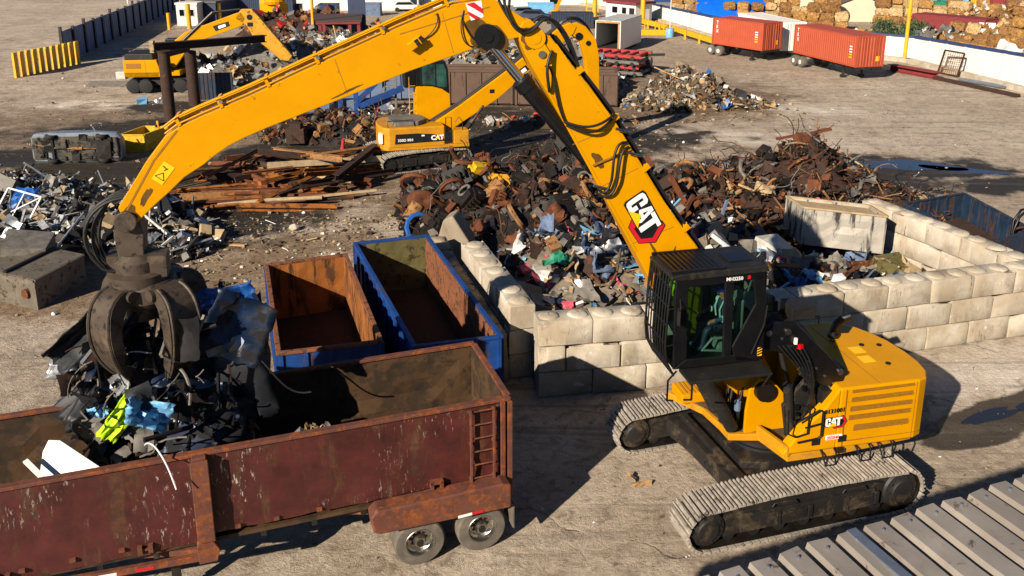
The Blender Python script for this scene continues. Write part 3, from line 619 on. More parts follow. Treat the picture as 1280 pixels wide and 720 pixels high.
# cab
cab = MB()
Y0, Y1 = .35, 1.5
for ya, yb in ((Y1 - .06, Y1), (Y0, Y0 + .06)):
    def side(poly): cab.prism(poly, (0, yb, 0), (1, 0, 0), (0, 0, 1), 0, .06)
    side([(1.06, 5.57), (3.0, 5.53), (3.02, 5.76), (1.1, 5.76)])
    side([(.98, 3.75), (2.98, 3.75), (2.72, 3.95), (1.6, 3.93)])
    side([(2.98, 3.75), (3.0, 4.4), (3.02, 5.6), (2.74, 5.54), (2.69, 3.96)])
    side([(1.70, 3.9), (1.90, 3.9), (1.95, 5.56), (1.75, 5.6)])
    side([(.98, 3.75), (1.60, 3.78), (1.70, 4.12), (1.24, 5.04), (1.33, 5.58), (1.1, 5.7), (.98, 5.05)])
cab.b2((.98, Y0 + .06, 3.75), (2.97, Y1 - .06, 3.86))
for yy in (Y0 + .1, Y1 - .1): cab.beam((1.02, yy, 3.8), (1.06, yy, 5.7), .1, .12)
cab.b2((.98, Y0, 3.75), (1.03, Y1, 4.6))
cab.build('cab_shell', M['black'], ex, bevel=.02)
b = MB(); b.prism([(.98, 5.74), (2.9, 5.70), (3.12, 5.74), (3.12, 5.80), (2.9, 5.84), (1.05, 5.88)], (0, Y1 + .03, 0), (1, 0, 0), (0, 0, 1), 0, Y1 - Y0 + .06); b.build('cab_roof', M['dusty_black'], ex, bevel=.02)
b = MB()
for i in range(10): b.b2((1.98 + i * .11, Y0 + .08, 5.84), (2.03 + i * .11, Y1 - .06, 5.885))
b.b2((1.93, Y1 - .07, 5.84), (3.1, Y1 - .02, 5.9)); b.b2((1.93, Y0 + .02, 5.84), (3.1, Y0 + .07, 5.9)); b.build('roof_guard', M['black'], ex)
b = MB(); b.b2((1.2, .7, 5.875), (1.75, 1.2, 5.895)); b.build('roof_hatch', M['black'], ex, bevel=.01)
for nm, poly in (('door_glass', [(2.74, 5.54), (1.94, 5.57), (1.89, 3.92), (2.69, 3.95)]), ('side_glass', [(1.77, 5.59), (1.32, 5.57), (1.23, 5.04), (1.69, 4.12)])):
    for y in (Y1 - .03, Y0 + .03):
        b = MB(); b.prism(poly, (0, y + .004, 0), (1, 0, 0), (0, 0, 1), 0, .008); b.build(nm, M['glass'], ex)
b = MB(); b.prism([(0, 0), (1.03, 0), (1.03, 1.9), (0, 1.9)], (2.94, Y0 + .06, 3.82), (0, 1, 0), (.03, 0, 1), 0, .008); b.build('windscreen', M['glass'], ex)
b = MB(); b.prism([(0, 0), (1.03, 0), (1.03, 1.0), (0, 1.0)], (1.02, Y0 + .06, 4.62), (0, 1, 0), (0, 0, 1), 0, .008); b.build('rear_glass', M['glass'], ex)
b = MB(); cg = [(3.09, 5.76), (3.13, 5.3), (3.15, 4.9), (3.17, 4.3), (3.13, 3.95), (2.96, 3.62)]
for i in range(9):
    y = Y0 + .02 + i * (Y1 - Y0 - .04) / 8; b.tube([(x, y, z) for x, z in cg], .017 if i not in (0, 8) else .026, 6)
for x, z in ((3.11, 5.55), (3.14, 5.15), (3.155, 4.75), (3.17, 4.35), (3.135, 3.97), (2.96, 3.62)): b.tube([(x, Y0, z), (x, Y1, z)], .02, 6)
for x, z in ((3.14, 5.1), (3.16, 4.3)): b.tube([(x, Y1, z), (2.98, Y1, z + .02)], .017, 6)
b.build('window_guard', M['black'], ex, smooth=50)
b = MB(); b.prism([(-.09, -.16), (.09, -.16), (.1, .16), (-.1, .16)], (2.96, Y1 + .16, 5.0), (.3, .9, 0), (0, .05, 1), 0, .05); b.tube([(2.9, Y1, 5.3), (2.95, Y1 + .15, 5.2), (2.96, Y1 + .16, 5.0)], .014, 6); b.build('mirror', M['dusty_black'], ex)
b = MB(); b.b2((1.02, 1.42, 3.66), (2.82, 2.0, 3.72)); b.build('catwalk', M['dusty_black'], ex, bevel=.012)
b = MB(); b.tube([(2.75, 1.95, 3.66), (2.75, 1.95, 3.3), (2.75, 1.6, 3.1)], .022, 6); b.tube([(1.05, 1.95, 3.66), (1.0, 1.6, 3.2)], .022, 6)
b.tube([(2.9, 1.5, 3.72), (3.1, 1.55, 3.55), (3.1, 1.55, 3.1), (2.95, 1.5, 3.05)], .022, 6); b.tube([(1.28, Y1 + .04, 3.95), (1.05, Y1 + .06, 4.6), (1.0, Y1 + .04, 5.0)], .02, 6); split(b, 'grab_rail', M['black'], ex)
b = MB(); b.b2((1.02, 1.502, 3.86), (1.12, 1.508, 4.05)); b.build('warning_label', M['logo_yellow'], ex)
b = MB()
for i in range(3): b.prism([(0, 0), (.1, .04), (.1, .075), (0, .035)], (1.12, 1.512, 3.87 + i * .06), (-1, 0, 0), (0, 0, 1), -.004, .0)
b.build('warning_stripe', M['ink'], ex)
writing('cab_number', 'MH3250', .105, (1.93, 1.503, 5.605), (-1, 0, 0), (0, 0, 1), M['sign_white'], ex, off=.002)
b = MB(); b.b2((1.46, 1.5, 5.61), (1.40, 1.504, 5.685)); b.build('cab_badge', M['red'], ex)
# inside the cab
b = MB(); b.rbox((1.62, .95, 4.2), (.5, .52, .16), .01); b.rbox((1.4, .95, 4.62), (.14, .5, .75), .01); b.rbox((1.36, .95, 5.08), (.1, .28, .2), .01); b.b2((1.4, .75, 3.86), (1.85, 1.15, 4.12)); b.build('seat', M['seat_grey'], ex, bevel=.03)
b = MB()
for y in (.62, 1.28): b.rbox((1.85, y, 4.38), (.5, .12, .1), .005); b.tube([(2.05, y, 4.42), (2.08, y, 4.55)], .022, 8)
b.rbox((2.75, .62, 4.6), (.12, .3, .25), .01); b.build('console', M['black'], ex, bevel=.012)
b = MB(); b.tube([(1.72, 1.36, 4.28), (2.1, 1.38, 4.3), (2.3, 1.36, 4.05), (1.8, 1.36, 3.98), (1.68, 1.36, 4.2)], .03, 6); b.build('armrest_frame', M['seat_grey'], ex)

# boom
boom = [(.05, 2.75), (.02, 2.3), (.35, 2.05), (.85, 2.25), (1.5, 2.9), (2.5, 4.15), (3.37, 5.79), (4.15, 7.29), (4.72, 8.25), (5.48, 9.54), (5.81, 10.12), (5.93, 10.4), (5.95, 10.6), (5.86, 10.76), (5.72, 10.80), (5.28, 10.4), (4.43, 9.35), (3.97, 8.74), (2.77, 6.88), (1.93, 5.76), (.9, 4.3)]
b = MB(); b.prism(boom, (0, .3, 0), (1, 0, 0), (0, 0, 1), 0, .6); bo = b.build('boom', M['yellow'], ex, bevel=.015)
b = MB()
def strip(o, a, c, w, t=.008, y=.3):
    a = Vector((a[0], 0, a[1])); c = Vector((c[0], 0, c[1])); d = (c - a).normalized(); q = Vector((-d.z, 0, d.x)) * w / 2; vs = []
    for yy in (y, y + t):
        for p in (a - q, c - q, c + q, a + q): vs.append((p.x, yy, p.z))
    o.add(vs, [(0, 1, 2, 3), (7, 6, 5, 4), (1, 0, 4, 5), (2, 1, 5, 6), (3, 2, 6, 7), (0, 3, 7, 4)])
strip(b, (2.77, 6.83), (5.22, 10.31), .05); strip(b, (1.95, 5.7), (2.77, 6.83), .05); strip(b, (3.42, 5.92), (5.45, 9.55), .05)
b.build('boom_seam', M['yellow'], bo)
b = MB(); strip(b, (2.6, 6.4), (3.5, 6.1), .012, .003); strip(b, (3.4, 7.75), (4.3, 7.35), .012, .003); strip(b, (4.0, 8.6), (4.85, 8.3), .014, .003); strip(b, (3.62, 8.15), (4.42, 7.85), .03, .05)
split(b, 'weld_seam', M['louver'], bo)
b = MB()
for k, off in enumerate((.07, .15, .23)):
    pts = [(.95, 4.37), (1.93, 5.76), (2.77, 6.88), (3.97, 8.74), (4.43, 9.35), (5.28, 10.4)]; y = .2 - k * .17
    b.tube([(x - .07, y, z + .06) for x, z in pts], .032, 8)
split(b, 'hydraulic_pipe', M['hose'], bo, smooth=50)
b = MB()
for x, z in ((2.35, 6.32), (3.3, 7.7), (4.0, 8.78), (4.75, 9.76)): b.prism([(-.05, -.05), (.05, -.05), (.05, .12), (-.05, .12)], (x, .32, z), (.6, 0, .8), (-.8, 0, .6), 0, .62)
split(b, 'pipe_clamp', M['yellow'], bo)
b = MB(); b.cyl((5.63, .36, 10.44), (5.63, -.36, 10.44), .11, n=18); b.cyl((5.63, .3, 10.44), (5.63, .35, 10.44), .2, n=20); b.prism([(-.12, -.4), (.12, -.4), (.1, .14), (-.1, .14)], (5.55, .34, 10.3), (.85, 0, -.5), (.5, 0, .85), 0, .04); b.build('stick_pin', M['yellow'], bo, smooth=40)
b = MB(); b.cyl((5.5, .33, 10.13), (5.5, .37, 10.13), .075, n=12); b.build('pin_cap', M['steel_bright'], bo)
o3 = Vector((3.70, .3, 6.98)); emblem(bo, o3, Vector((3.30, .3, 6.28)) - o3, Vector((3.31, .3, 7.23)) - o3, (0, 1, 0))
# hoses over the boom
b = MB()
b.tube(bez((5.35, .33, 9.9), (5.2, .36, 9.6), (5.25, .36, 9.2), (5.0, .34, 8.75), 10), .024, 8)
b.tube(bez((4.05, .36, 8.8), (4.35, .5, 8.55), (4.55, .5, 8.5), (5.0, .36, 8.72), 10), .028, 8); b.tube(bez((4.0, .36, 8.9), (4.35, .55, 8.7), (4.6, .5, 8.6), (5.05, .36, 8.8), 10), .028, 8)
b.tube(bez((3.72, .34, 8.3), (4.1, .45, 8.4), (4.0, .45, 7.7), (4.05, .4, 7.5), 10) + bez((4.05, .4, 7.5), (4.1, .4, 7.3), (4.2, .38, 7.2), (4.3, .34, 7.35), 6)[1:], .028, 8)
b.tube(bez((3.68, .34, 8.2), (3.95, .45, 8.2), (3.88, .45, 7.6), (3.95, .4, 7.4), 10) + bez((3.95, .4, 7.4), (4.0, .4, 7.2), (4.2, .38, 7.1), (4.35, .34, 7.3), 6)[1:], .028, 8)
b.tube(bez((5.3, .36, 10.2), (5.5, .5, 9.9), (5.4, .45, 9.7), (5.35, .36, 9.4), 8), .03, 8)
split(b, 'hose', M['hose'], bo, smooth=50)
b = MB()
for x, z in ((3.86, 8.55), (3.6, 8.05), (4.3, 7.4)): b.tube([(x - .2, .38, z - .05), (x + .12, .42, z + .06)], .03, 8)
split(b, 'hose_fitting', M['steel_bright'], bo)
def stain(parent, x, z, y, rx, rz, rot, seed, nm='grease_stain'):
    pts = outline(0, 0, rx, rz, rot, 26, .3, seed); b = MB(); b.prism([(p_[0], p_[1]) for p_ in pts], (x, y, z), (1, 0, 0), (0, 0, 1), -.0025, 0); b.build(nm, M['grease'], parent)
stain(bo, 5.66, 10.40, .302, .24, .21, .2, 1); stain(bo, 5.35, 10.12, .3025, .12, .05, .9, 2); stain(bo, 4.3, 7.95, .302, .16, .1, 1.0, 3); stain(bo, 3.0, 5.9, .302, .22, .035, 1.0, 4); stain(bo, 2.6, 5.75, .302, .03, .2, .3, 5)
# boom hoist cylinders
for y in (-.42, .42):
    b = MB(); b.cyl((1.0, y, 1.5), (1.9, y, 3.2), .15, n=16); b.cyl((1.9, y, 3.2), (2.45, y, 4.25), .08, n=14); b.cyl((2.45, y - .1, 4.25), (2.45, y + .1, 4.25), .15, n=16); b.build('hoist_cylinder', M['dusty_black'], ex, smooth=40)
b = MB(); b.cyl((2.45, -.55, 4.25), (2.45, .55, 4.25), .08, n=14); b.build('hoist_pin', M['black'], ex, smooth=40)
# stick cylinder
b = MB(); b.cyl((5.78, 0, 9.52), (4.36, 0, 7.83), .175, n=22); b.cyl((5.84, 0, 9.59), (5.7, 0, 9.42), .2, n=22); b.lathe([(0, -.2), (.2, -.2), (.2, .2), (0, .2)], 20, (4.33, 0, 7.8), 'y'); b.tube([(5.6, .2, 9.3), (4.5, .2, 8.0)], .03, 8)
b.build('stick_cylinder', M['black'], ex, smooth=40)
b = MB(); b.cyl((6.55, 0, 10.47), (5.8, 0, 9.55), .105, n=20); b.build('cylinder_rod', M['chrome'], ex, smooth=40)
b = MB(); b.cyl((6.57, -.36, 10.5), (6.57, .36, 10.5), .17, n=22); b.cyl((6.57, .3, 10.5), (6.57, .39, 10.5), .24, n=22); b.cyl((6.57, .39, 10.5), (6.57, .42, 10.5), .1, n=16)
b.build('cylinder_pin', M['black'], ex, smooth=40)
b = MB(); b.prism([(4.25, 7.62), (4.62, 8.2), (4.5, 8.3), (4.12, 7.75)], (0, .22, 0), (1, 0, 0), (0, 0, 1), 0, .05); b.prism([(4.25, 7.62), (4.62, 8.2), (4.5, 8.3), (4.12, 7.75)], (0, -.17, 0), (1, 0, 0), (0, 0, 1), 0, .05); b.build('cylinder_lug', M['yellow'], ex)
# stick
stick = [(5.55, 10.62), (5.48, 10.45), (5.55, 10.3), (5.75, 10.27), (5.94, 10.46), (6.47, 10.36), (6.78, 10.28), (8.02, 9.89), (9.26, 9.43), (10.65, 8.94), (11.1, 8.76), (11.39, 8.62), (11.65, 8.45), (11.84, 8.30), (12.2, 8.08), (12.48, 7.82), (12.8, 7.55), (13.17, 7.2), (13.34, 7.35), (13.39, 7.58), (13.19, 7.87), (12.85, 8.38), (12.46, 8.86), (12.22, 9.02), (11.81, 9.20), (10.94, 9.54), (9.96, 9.97), (8.23, 10.70), (7.21, 11.10), (6.7, 11.2), (6.39, 11.18), (5.84, 10.82)]
b = MB(); b.prism(stick, (0, .27, 0), (1, 0, 0), (0, 0, 1), 0, .54); st = b.build('stick', M['yellow'], ex, bevel=.015)
b = MB(); strip(b, (6.5, 11.05), (8.2, 10.58), .02, .004, .27)
for a, c in (((12.25, 8.96), (12.7, 8.42)), ((12.7, 8.42), (13.25, 7.52))): strip(b, a, c, .035, .006, .27)
strip(b, (9.4, 10.15), (9.2, 9.5), .012, .003, .27); strip(b, (7.4, 10.95), (7.2, 10.2), .01, .003, .27); split(b, 'weld_seam', M['louver'], st)
b = MB(); tp = [(6.4, 11.2), (7.21, 11.12), (8.23, 10.72), (9.96, 9.99), (10.94, 9.56), (11.81, 9.22), (12.24, 9.04), (12.46, 8.88)]
for k, y in enumerate((.2, .06, -.08, -.2)): b.tube([(x, y, z + .1) for x, z in tp], .035, 8)
split(b, 'hydraulic_pipe', M['yellow'], st, smooth=50)
b = MB(); b.tube([(x, .27, z + .03) for x, z in tp], .018, 6); b.tube([(x, .29, z + .17) for x, z in tp], .02, 6); split(b, 'cable_rail', M['yellow'], st)
b = MB()
for x, z in ((7.3, 11.09), (8.5, 10.61), (9.7, 10.1), (10.6, 9.71), (11.45, 9.36), (12.2, 9.06)): b.prism([(-.03, -.02), (.03, -.02), (.03, .15), (-.03, .15)], (x, .285, z), (.92, 0, -.4), (.4, 0, .92), 0, .57)
split(b, 'pipe_clamp', M['yellow'], st)
b = MB()
for x, z in ((8.5, 10.61), (9.7, 10.1), (11.45, 9.36)): b.cyl((x, .3, z + .1), (x, .34, z + .1), .035, n=8)
b.build('clamp_bolt', M['steel_bright'], st)
# warning stripe panel, lamp, decal
b = MB(); b.prism([(6.96, 11.12), (6.66, 11.17), (6.62, 10.86), (6.86, 10.80)], (0, .274, 0), (1, 0, 0), (0, 0, 1), -.004, 0); b.build('warning_panel', M['sign_white'], st)
b = MB(); b.prism([(6.95, 11.11), (6.80, 11.14), (6.64, 11.02), (6.63, 10.92)], (0, .278, 0), (1, 0, 0), (0, 0, 1), -.004, 0); b.prism([(6.92, 10.98), (6.68, 10.85), (6.78, 10.82), (6.90, 10.90)], (0, .278, 0), (1, 0, 0), (0, 0, 1), -.004, 0); b.build('warning_stripe', M['red'], st)
b = MB(); b.at((7.92, .34, 10.42), (0, R(35), 0)); b.box((0, 0, 0), (.3, .14, .16)); b.build('work_lamp', M['yellow'], st, bevel=.02)
b = MB(); b.at((7.92, .34, 10.42), (0, R(35), 0)); 
for i in range(2):
    for j in range(2): b.box((-.07 + .1 * i - .06, .075, -.035 + .07 * j), (.075, .012, .055))
b.build('lamp_lens', M['ink'], st)
b = MB(); b.tube(bez((7.75, .28, 10.48), (7.6, .33, 10.6), (7.45, .33, 10.75), (7.5, .28, 10.95), 10), .013, 6); b.tube(bez((7.0, .28, 11.0), (7.15, .33, 10.6), (7.0, .34, 10.1), (6.6, .3, 10.42), 12), .013, 6); b.tube(bez((7.05, .28, 10.9), (6.95, .34, 10.5), (6.75, .33, 10.4), (6.7, .3, 10.33), 10), .011, 6)
b.build('lamp_cable', M['hose'], st)
b = MB(); b.prism([(-.2, -.11), (.2, -.11), (.2, .11), (-.2, .11)], (12.56, .274, 8.18), (-.62, 0, .78), (-.78, 0, -.62), -.004, 0); b.build('decal', M['logo_yellow'], st)
b = MB(); 
for a, c in (((0, .08), (-.1, -.06)), ((-.1, -.06), (.1, -.06)), ((.1, -.06), (0, .08))):
    X = Vector((-.62, 0, .78)); Y = Vector((-.78, 0, -.62)); O = Vector((12.60, .278, 8.13)); p = O + X * a[1] * .9 + Y * a[0] * .9; q = O + X * c[1] * .9 + Y * c[0] * .9; b.beam(p, q, .012, .012)
O = Vector((12.5, .278, 8.26)); b.beam(O, O + Vector((.05, 0, .06)), .03, .012); b.beam(O + Vector((-.03, 0, 0)), O + Vector((.04, 0, -.03)), .02, .012); b.build('decal_symbol', M['ink'], st)
stain(st, 13.2, 7.45, .272, .16, .12, .8, 6); stain(st, 12.9, 7.75, .272, .05, .22, .5, 7); stain(st, 6.57, 10.5, .272, .36, .32, .4, 8); stain(st, 9.2, 9.55, .272, .3, .02, -.4, 9)
# hoses over the elbow of boom and stick
b = MB()
for k in range(4):
    y = .34 + .05 * k - (.5 if k > 1 else 0)
    b.tube(bez((6.35 - .1 * k, y * .8, 11.22), (6.15, y, 10.75 - .1 * k), (5.9, y + .05, 10.4 - .08 * k), (5.55, y, 10.75), 12) + bez((5.55, y, 10.75), (5.3, y, 11.0), (4.9, y * .6, 10.5), (4.7, y * .5, 9.78), 10)[1:], .027, 8)
split(b, 'elbow_hose', M['hose'], ex, smooth=50)

# ------------------------------------------------------------------ grapple
gx, gz = 13.28, 7.32
b = MB(); b.prism([(-.2, .12), (.2, .12), (.26, -.3), (.22, -.75), (-.22, -.75), (-.26, -.3)], (gx, .22, gz), (1, 0, 0), (0, 0, 1), 0, .44); b.cyl((gx, -.34, gz), (gx, .34, gz), .15, n=18); b.cyl((gx, .3, gz), (gx, .37, gz), .2, n=18)
b.build('grapple_hanger', M['grapple'], ex, bevel=.02)
b = MB(); b.lathe([(0, 6.62), (.3, 6.62), (.42, 6.5), (.42, 6.3), (.55, 6.25), (.55, 6.05), (.4, 5.98), (.3, 5.7), (.28, 5.3), (0, 5.3)], 26, (gx - .05, 0, 0)); b.rbox((gx - .45, .1, 6.4), (.3, .45, .42), .02); b.rbox((gx + .35, -.1, 6.35), (.22, .5, .5), .02); b.build('rotator', M['grapple'], ex, smooth=35)
b = MB()
for k in range(5):
    y = -.28 + .13 * k; q = [1, .5, 1.5, .75, 1.25][k]
    b.tube(bez((13.3, y, 7.75), (13.55 + .3 * q, y + .1, 7.85 - .1 * q), (13.8 + .35 * q, y, 7.0), (13.85, y, 6.5), 12) + bez((13.85, y, 6.5), (13.75, y, 6.3), (13.5, y, 6.3), (13.35, y * .5, 6.45), 6)[1:], .034, 7)
split(b, 'grapple_hose', M['dusty_black'], ex, smooth=50)
cx, cz = gx - .18, 6.02
def tine(a, open_=1.0):
    """one curved shell of the grab, hinged at the head"""
    c, s_ = math.cos(a), math.sin(a); b = MB()
    def curve(pts, n=18):
        ps = [Vector((p_[0], p_[1], p_[2] if len(p_) > 2 else 0)) for p_ in pts]; out = []
        for i in range(n + 1):
            t = i / n * (len(ps) - 1); k = min(int(t), len(ps) - 2); f_ = t - k; a0, a1, a2, a3 = ps[max(0, k - 1)], ps[k], ps[k + 1], ps[min(len(ps) - 1, k + 2)]
            out.append(.5 * ((2 * a1) + (a2 - a0) * f_ + (2 * a0 - 5 * a1 + 4 * a2 - a3) * f_ ** 2 + (3 * a1 - a0 - 3 * a2 + a3) * f_ ** 3))
        return out
    co = curve([(.42, .04, .26), (.72, .04, .28), (.98, -.18, .31), (1.08, -.6, .34), (1.05, -1.02, .34), (.90, -1.42, .3), (.63, -1.78, .2), (.36, -2.0, .04)]); ci = curve([(.42, -.2), (.60, -.22), (.76, -.4), (.85, -.7), (.83, -1.02), (.71, -1.34), (.52, -1.64), (.36, -2.0)])
    prof = [(q.x, q.y) for q in co]; inner = [(q.x, q.y) for q in ci]; wid = [max(.02, q.z) for q in co]
    vs = []
    for (ro, zo), (ri, zi), wd in zip(prof, inner, wid):
        for r_, z_, sg in ((ro, zo, -1), (ro, zo, 1), (ri, zi, 1), (ri, zi, -1)):
            t = sg * wd; vs.append((cx + r_ * c * open_ - t * s_, r_ * s_ * open_ + t * c, cz + z_))
    fs = []
    for i in range(len(prof) - 1):
        for j in range(4): fs.append((i * 4 + j, i * 4 + (j + 1) % 4, i * 4 + 4 + (j + 1) % 4, i * 4 + 4 + j))
    n = len(vs); fs += [(3, 2, 1, 0), (n - 4, n - 3, n - 2, n - 1)]; b.add(vs, fs)
    for sg in (-1, 1):
        p = [(cx + (ro + .02) * c - sg * wd * .86 * s_, (ro + .02) * s_ + sg * wd * .86 * c, cz + zo) for (ro, zo), wd in list(zip(prof, wid))[2:16]]
        b.tube(p, .032, 6)
    b.cyl((cx + .56 * c + .36 * s_, .56 * s_ - .36 * c, cz - .06), (cx + .56 * c - .36 * s_, .56 * s_ + .36 * c, cz - .06), .11, n=14)
    t = b.build('tine', M['grapple'], ex, smooth=40); return t
for a in (R(46), R(134), R(226), R(314)): tine(a)
for a in (R(46), R(134), R(226), R(314)):
    b = MB(); b.cyl((cx + .3 * math.cos(a), .3 * math.sin(a), 5.45), (cx + .72 * math.cos(a), .72 * math.sin(a), 5.1), .09, n=12); b.build('grab_cylinder', M['dusty_black'], ex, smooth=40)
b = MB(); b.lathe([(0, 6.1), (.5, 6.1), (.56, 6.02), (.56, 5.75), (.45, 5.62), (0, 5.62)], 26, (cx, 0, 0)); b.build('grab_head', M['grapple'], ex, smooth=35)

# ------------------------------------------------------------------ the operator
def skin_body(name, joints, bones, m, parent, mat4=None, sub=2):
    me = bpy.data.meshes.new(name); names = list(joints); me.from_pydata([joints[n][0] for n in names], [(names.index(a), names.index(b_)) for a, b_ in bones], [])
    o = bpy.data.objects.new(name, me); COL.objects.link(o)
    s_ = o.modifiers.new('s', 'SKIN'); s_.use_smooth_shade = True
    sv = me.skin_vertices[0].data if me.skin_vertices else None
    if sv is None:
        bm = bmesh.new(); bm.from_mesh(me); bm.verts.layers.skin.verify(); bm.to_mesh(me); bm.free(); sv = me.skin_vertices[0].data
    for i, n in enumerate(names):
        r = joints[n][1]; sv[i].radius = r if isinstance(r, tuple) else (r, r); sv[i].use_root = (i == 0)
    d = o.modifiers.new('d', 'SUBSURF'); d.levels = sub; d.render_levels = sub
    dg = bpy.context.evaluated_depsgraph_get(); nm = bpy.data.meshes.new_from_object(o.evaluated_get(dg))
    bpy.data.objects.remove(o); nm.materials.clear()
    for q in (m if isinstance(m, list) else [m]): nm.materials.append(q)
    ob = bpy.data.objects.new(name, nm); COL.objects.link(ob)
    if parent: ob.parent = parent
    return ob
def loc(p): return Matrix.Translation(EC) @ Matrix.Rotation(ER, 4, 'Z') @ Vector(p)
pw = loc((1.62, .95, 3.87)); ps = thing('person', 'seated operator in blue hard hat and blue shirt with reflective bands', 'person', pw, ER)
J = {'pelvis': ((0, 0, .5), (.16, .14)), 'waist': ((0, 0, .72), (.14, .11)), 'chest': ((.03, 0, .95), (.17, .12)), 'neck': ((.06, 0, 1.12), .06), 'skull': ((.09, 0, 1.22), (.085, .085)), 'crown': ((.1, 0, 1.33), (.085, .095)),
     'sho_a': ((.03, .19, 1.03), .07), 'elb_a': ((.1, .29, .78), .052), 'wri_a': ((.36, .25, .74), .04), 'sho_b': ((.03, -.19, 1.03), .07), 'elb_b': ((.1, -.29, .78), .052), 'wri_b': ((.36, -.25, .74), .04),
     'hip_a': ((.05, .1, .47), .1), 'kne_a': ((.48, .14, .5), .075), 'ank_a': ((.55, .14, .1), .05), 'toe_a': ((.72, .14, .05), .045), 'hip_b': ((.05, -.1, .47), .1), 'kne_b': ((.48, -.14, .5), .075), 'ank_b': ((.55, -.14, .1), .05), 'toe_b': ((.72, -.14, .05), .045)}
for sg, y in (('a', .25), ('b', -.25)):
    J['palm_' + sg] = ((.43, y, .72), .035)
    for i in range(4): J['f%d_%s' % (i, sg)] = ((.48, y - .03 + .02 * i, .70), .011); J['g%d_%s' % (i, sg)] = ((.50, y - .03 + .02 * i, .665), .009)
    J['th_' + sg] = ((.45, y + (-.045 if sg == 'a' else .045), .73), .012)
B = [('pelvis', 'waist'), ('waist', 'chest'), ('chest', 'neck'), ('neck', 'skull'), ('skull', 'crown')]
for sg in 'ab':
    B += [('chest', 'sho_' + sg), ('sho_' + sg, 'elb_' + sg), ('elb_' + sg, 'wri_' + sg), ('wri_' + sg, 'palm_' + sg), ('palm_' + sg, 'th_' + sg), ('pelvis', 'hip_' + sg), ('hip_' + sg, 'kne_' + sg), ('kne_' + sg, 'ank_' + sg), ('ank_' + sg, 'toe_' + sg)]
    for i in range(4): B += [('palm_' + sg, 'f%d_%s' % (i, sg)), ('f%d_%s' % (i, sg), 'g%d_%s' % (i, sg))]
body = skin_body('body', J, B, [M['skin'], M['work_blue'], M['dark_blue']], ps)
for p in body.data.polygons:
    c = p.center
    if c.z > 1.1 or c.x > .36 and c.z > .62: p.material_index = 0
    elif c.z < .62: p.material_index = 2
    else: p.material_index = 1
b = MB(); b.at((.1, 0, 1.3)); b.lathe([(.135, .0), (.14, .02), (.132, .07), (.11, .12), (.06, .152), (0, .16)], 20); b.prism([(.08, -.1), (.22, -.06), (.22, .06), (.08, .1)], (0, 0, .0), (1, 0, 0), (0, 1, 0), 0, .015); b.build('hard_hat', M['helmet'], ps, smooth=50)
b = MB(); b.lathe([(.015, 0), (.02, -.03), (0, -.045)], 8, (.2, 0, 1.245)); b.build('nose', M['skin'], ps, smooth=60)
b = MB()
for y in (.035, -.035): b.lump((.012, .03, .014)); b.v[-12:] = [(x + .188, q + y, z + 1.268) for x, q, z in b.v[-12:]]
b.build('eyes', M['ink'], ps)
b = MB()
for sy in (1, -1):
    b.tube(arc((.03, sy * .215, .97), .085, 0, 2 * math.pi, 14, (1, .0, .2), (0, .45 * sy, .9)), .02, 6); b.tube(arc((.2, sy * .275, .765), .06, 0, 2 * math.pi, 12, (.1, 1, 0), (0, 0, 1)), .018, 6)
b.tube([(.16, .1, .68), (.19, .11, .9), (.12, .12, 1.09), (-.06, .11, 1.09), (-.1, .1, .7)], .018, 6); b.tube([(.16, -.1, .68), (.19, -.11, .9), (.12, -.12, 1.09), (-.06, -.11, 1.09), (-.1, -.1, .7)], .018, 6)
b.build('reflective_band', M['reflect'], ps)
b = MB(); b.at((2.62, .5, 5.1)); b.sheet(.3, .4, 4, 4, .06); o = b.build('hanging_vest', M['lime'], None); o.location = EC; o.rotation_euler = (0, 0, ER)
tag(o, 'bright yellow safety vest hung inside the front of the raised cab', 'vest')
for v in o.data.vertices: v.co = Vector((2.7 + (v.co.z - 5.1) * .4, .45 + (v.co.x - 2.62), 5.15 + (v.co.y - .5)))
# ------------------------------------------------------------------ the scrap trailer
TA = math.atan2(.325, .945)
tr = thing('scrap_trailer', 'long rusty maroon open top semi trailer with twin axle under the hanging grapple', 'trailer', (-.02, 15.93, 0), TA)
W, ZT, ZB, LN = 2.56, 3.37, 1.62, 13.2      # local x runs back along the side (negative to the front), y across, box from ZB to ZT
def bent_panel(b, p0, p1, z0, z1, t, nx, nz, amp, seed):
    """a long sheet wall, dented, with thickness t towards +y of the run"""
    r = random.Random(seed); p0 = Vector(p0); p1 = Vector(p1); d = p1 - p0; nrm = Vector((-d.y, d.x, 0)).normalized(); g = {}
    vs = []
    for side in (0, 1):
        for j in range(nz + 1):
            for i in range(nx + 1):
                if (i, j) not in g: g[(i, j)] = (0 if i in (0, nx) else amp * (mnoise.noise(Vector((i * .55 + seed * 7, j * .8, seed))) * 1.6 + r.uniform(-.25, .25))) * (.35 if j == nz else 1)
                p = p0 + d * (i / nx) + nrm * (g[(i, j)] + side * t); vs.append((p.x, p.y, z0 + (z1 - z0) * j / nz))
    n = (nx + 1) * (nz + 1); fs = []
    for j in range(nz):
        for i in range(nx):
            a = j * (nx + 1) + i; fs.append((a, a + 1, a + nx + 2, a + nx + 1)); fs.append((n + a + nx + 1, n + a + nx + 2, n + a + 1, n + a))
    for i in range(nx):
        a, c = i, nz * (nx + 1) + i; fs.append((n + a, n + a + 1, a + 1, a)); fs.append((c, c + 1, n + c + 1, n + c))
    for j in range(nz):
        a, c = j * (nx + 1), j * (nx + 1) + nx; fs.append((a, a + nx + 1, n + a + nx + 1, n + a)); fs.append((n + c, n + c + nx + 1, c + nx + 1, c))
    b.add(vs, fs)
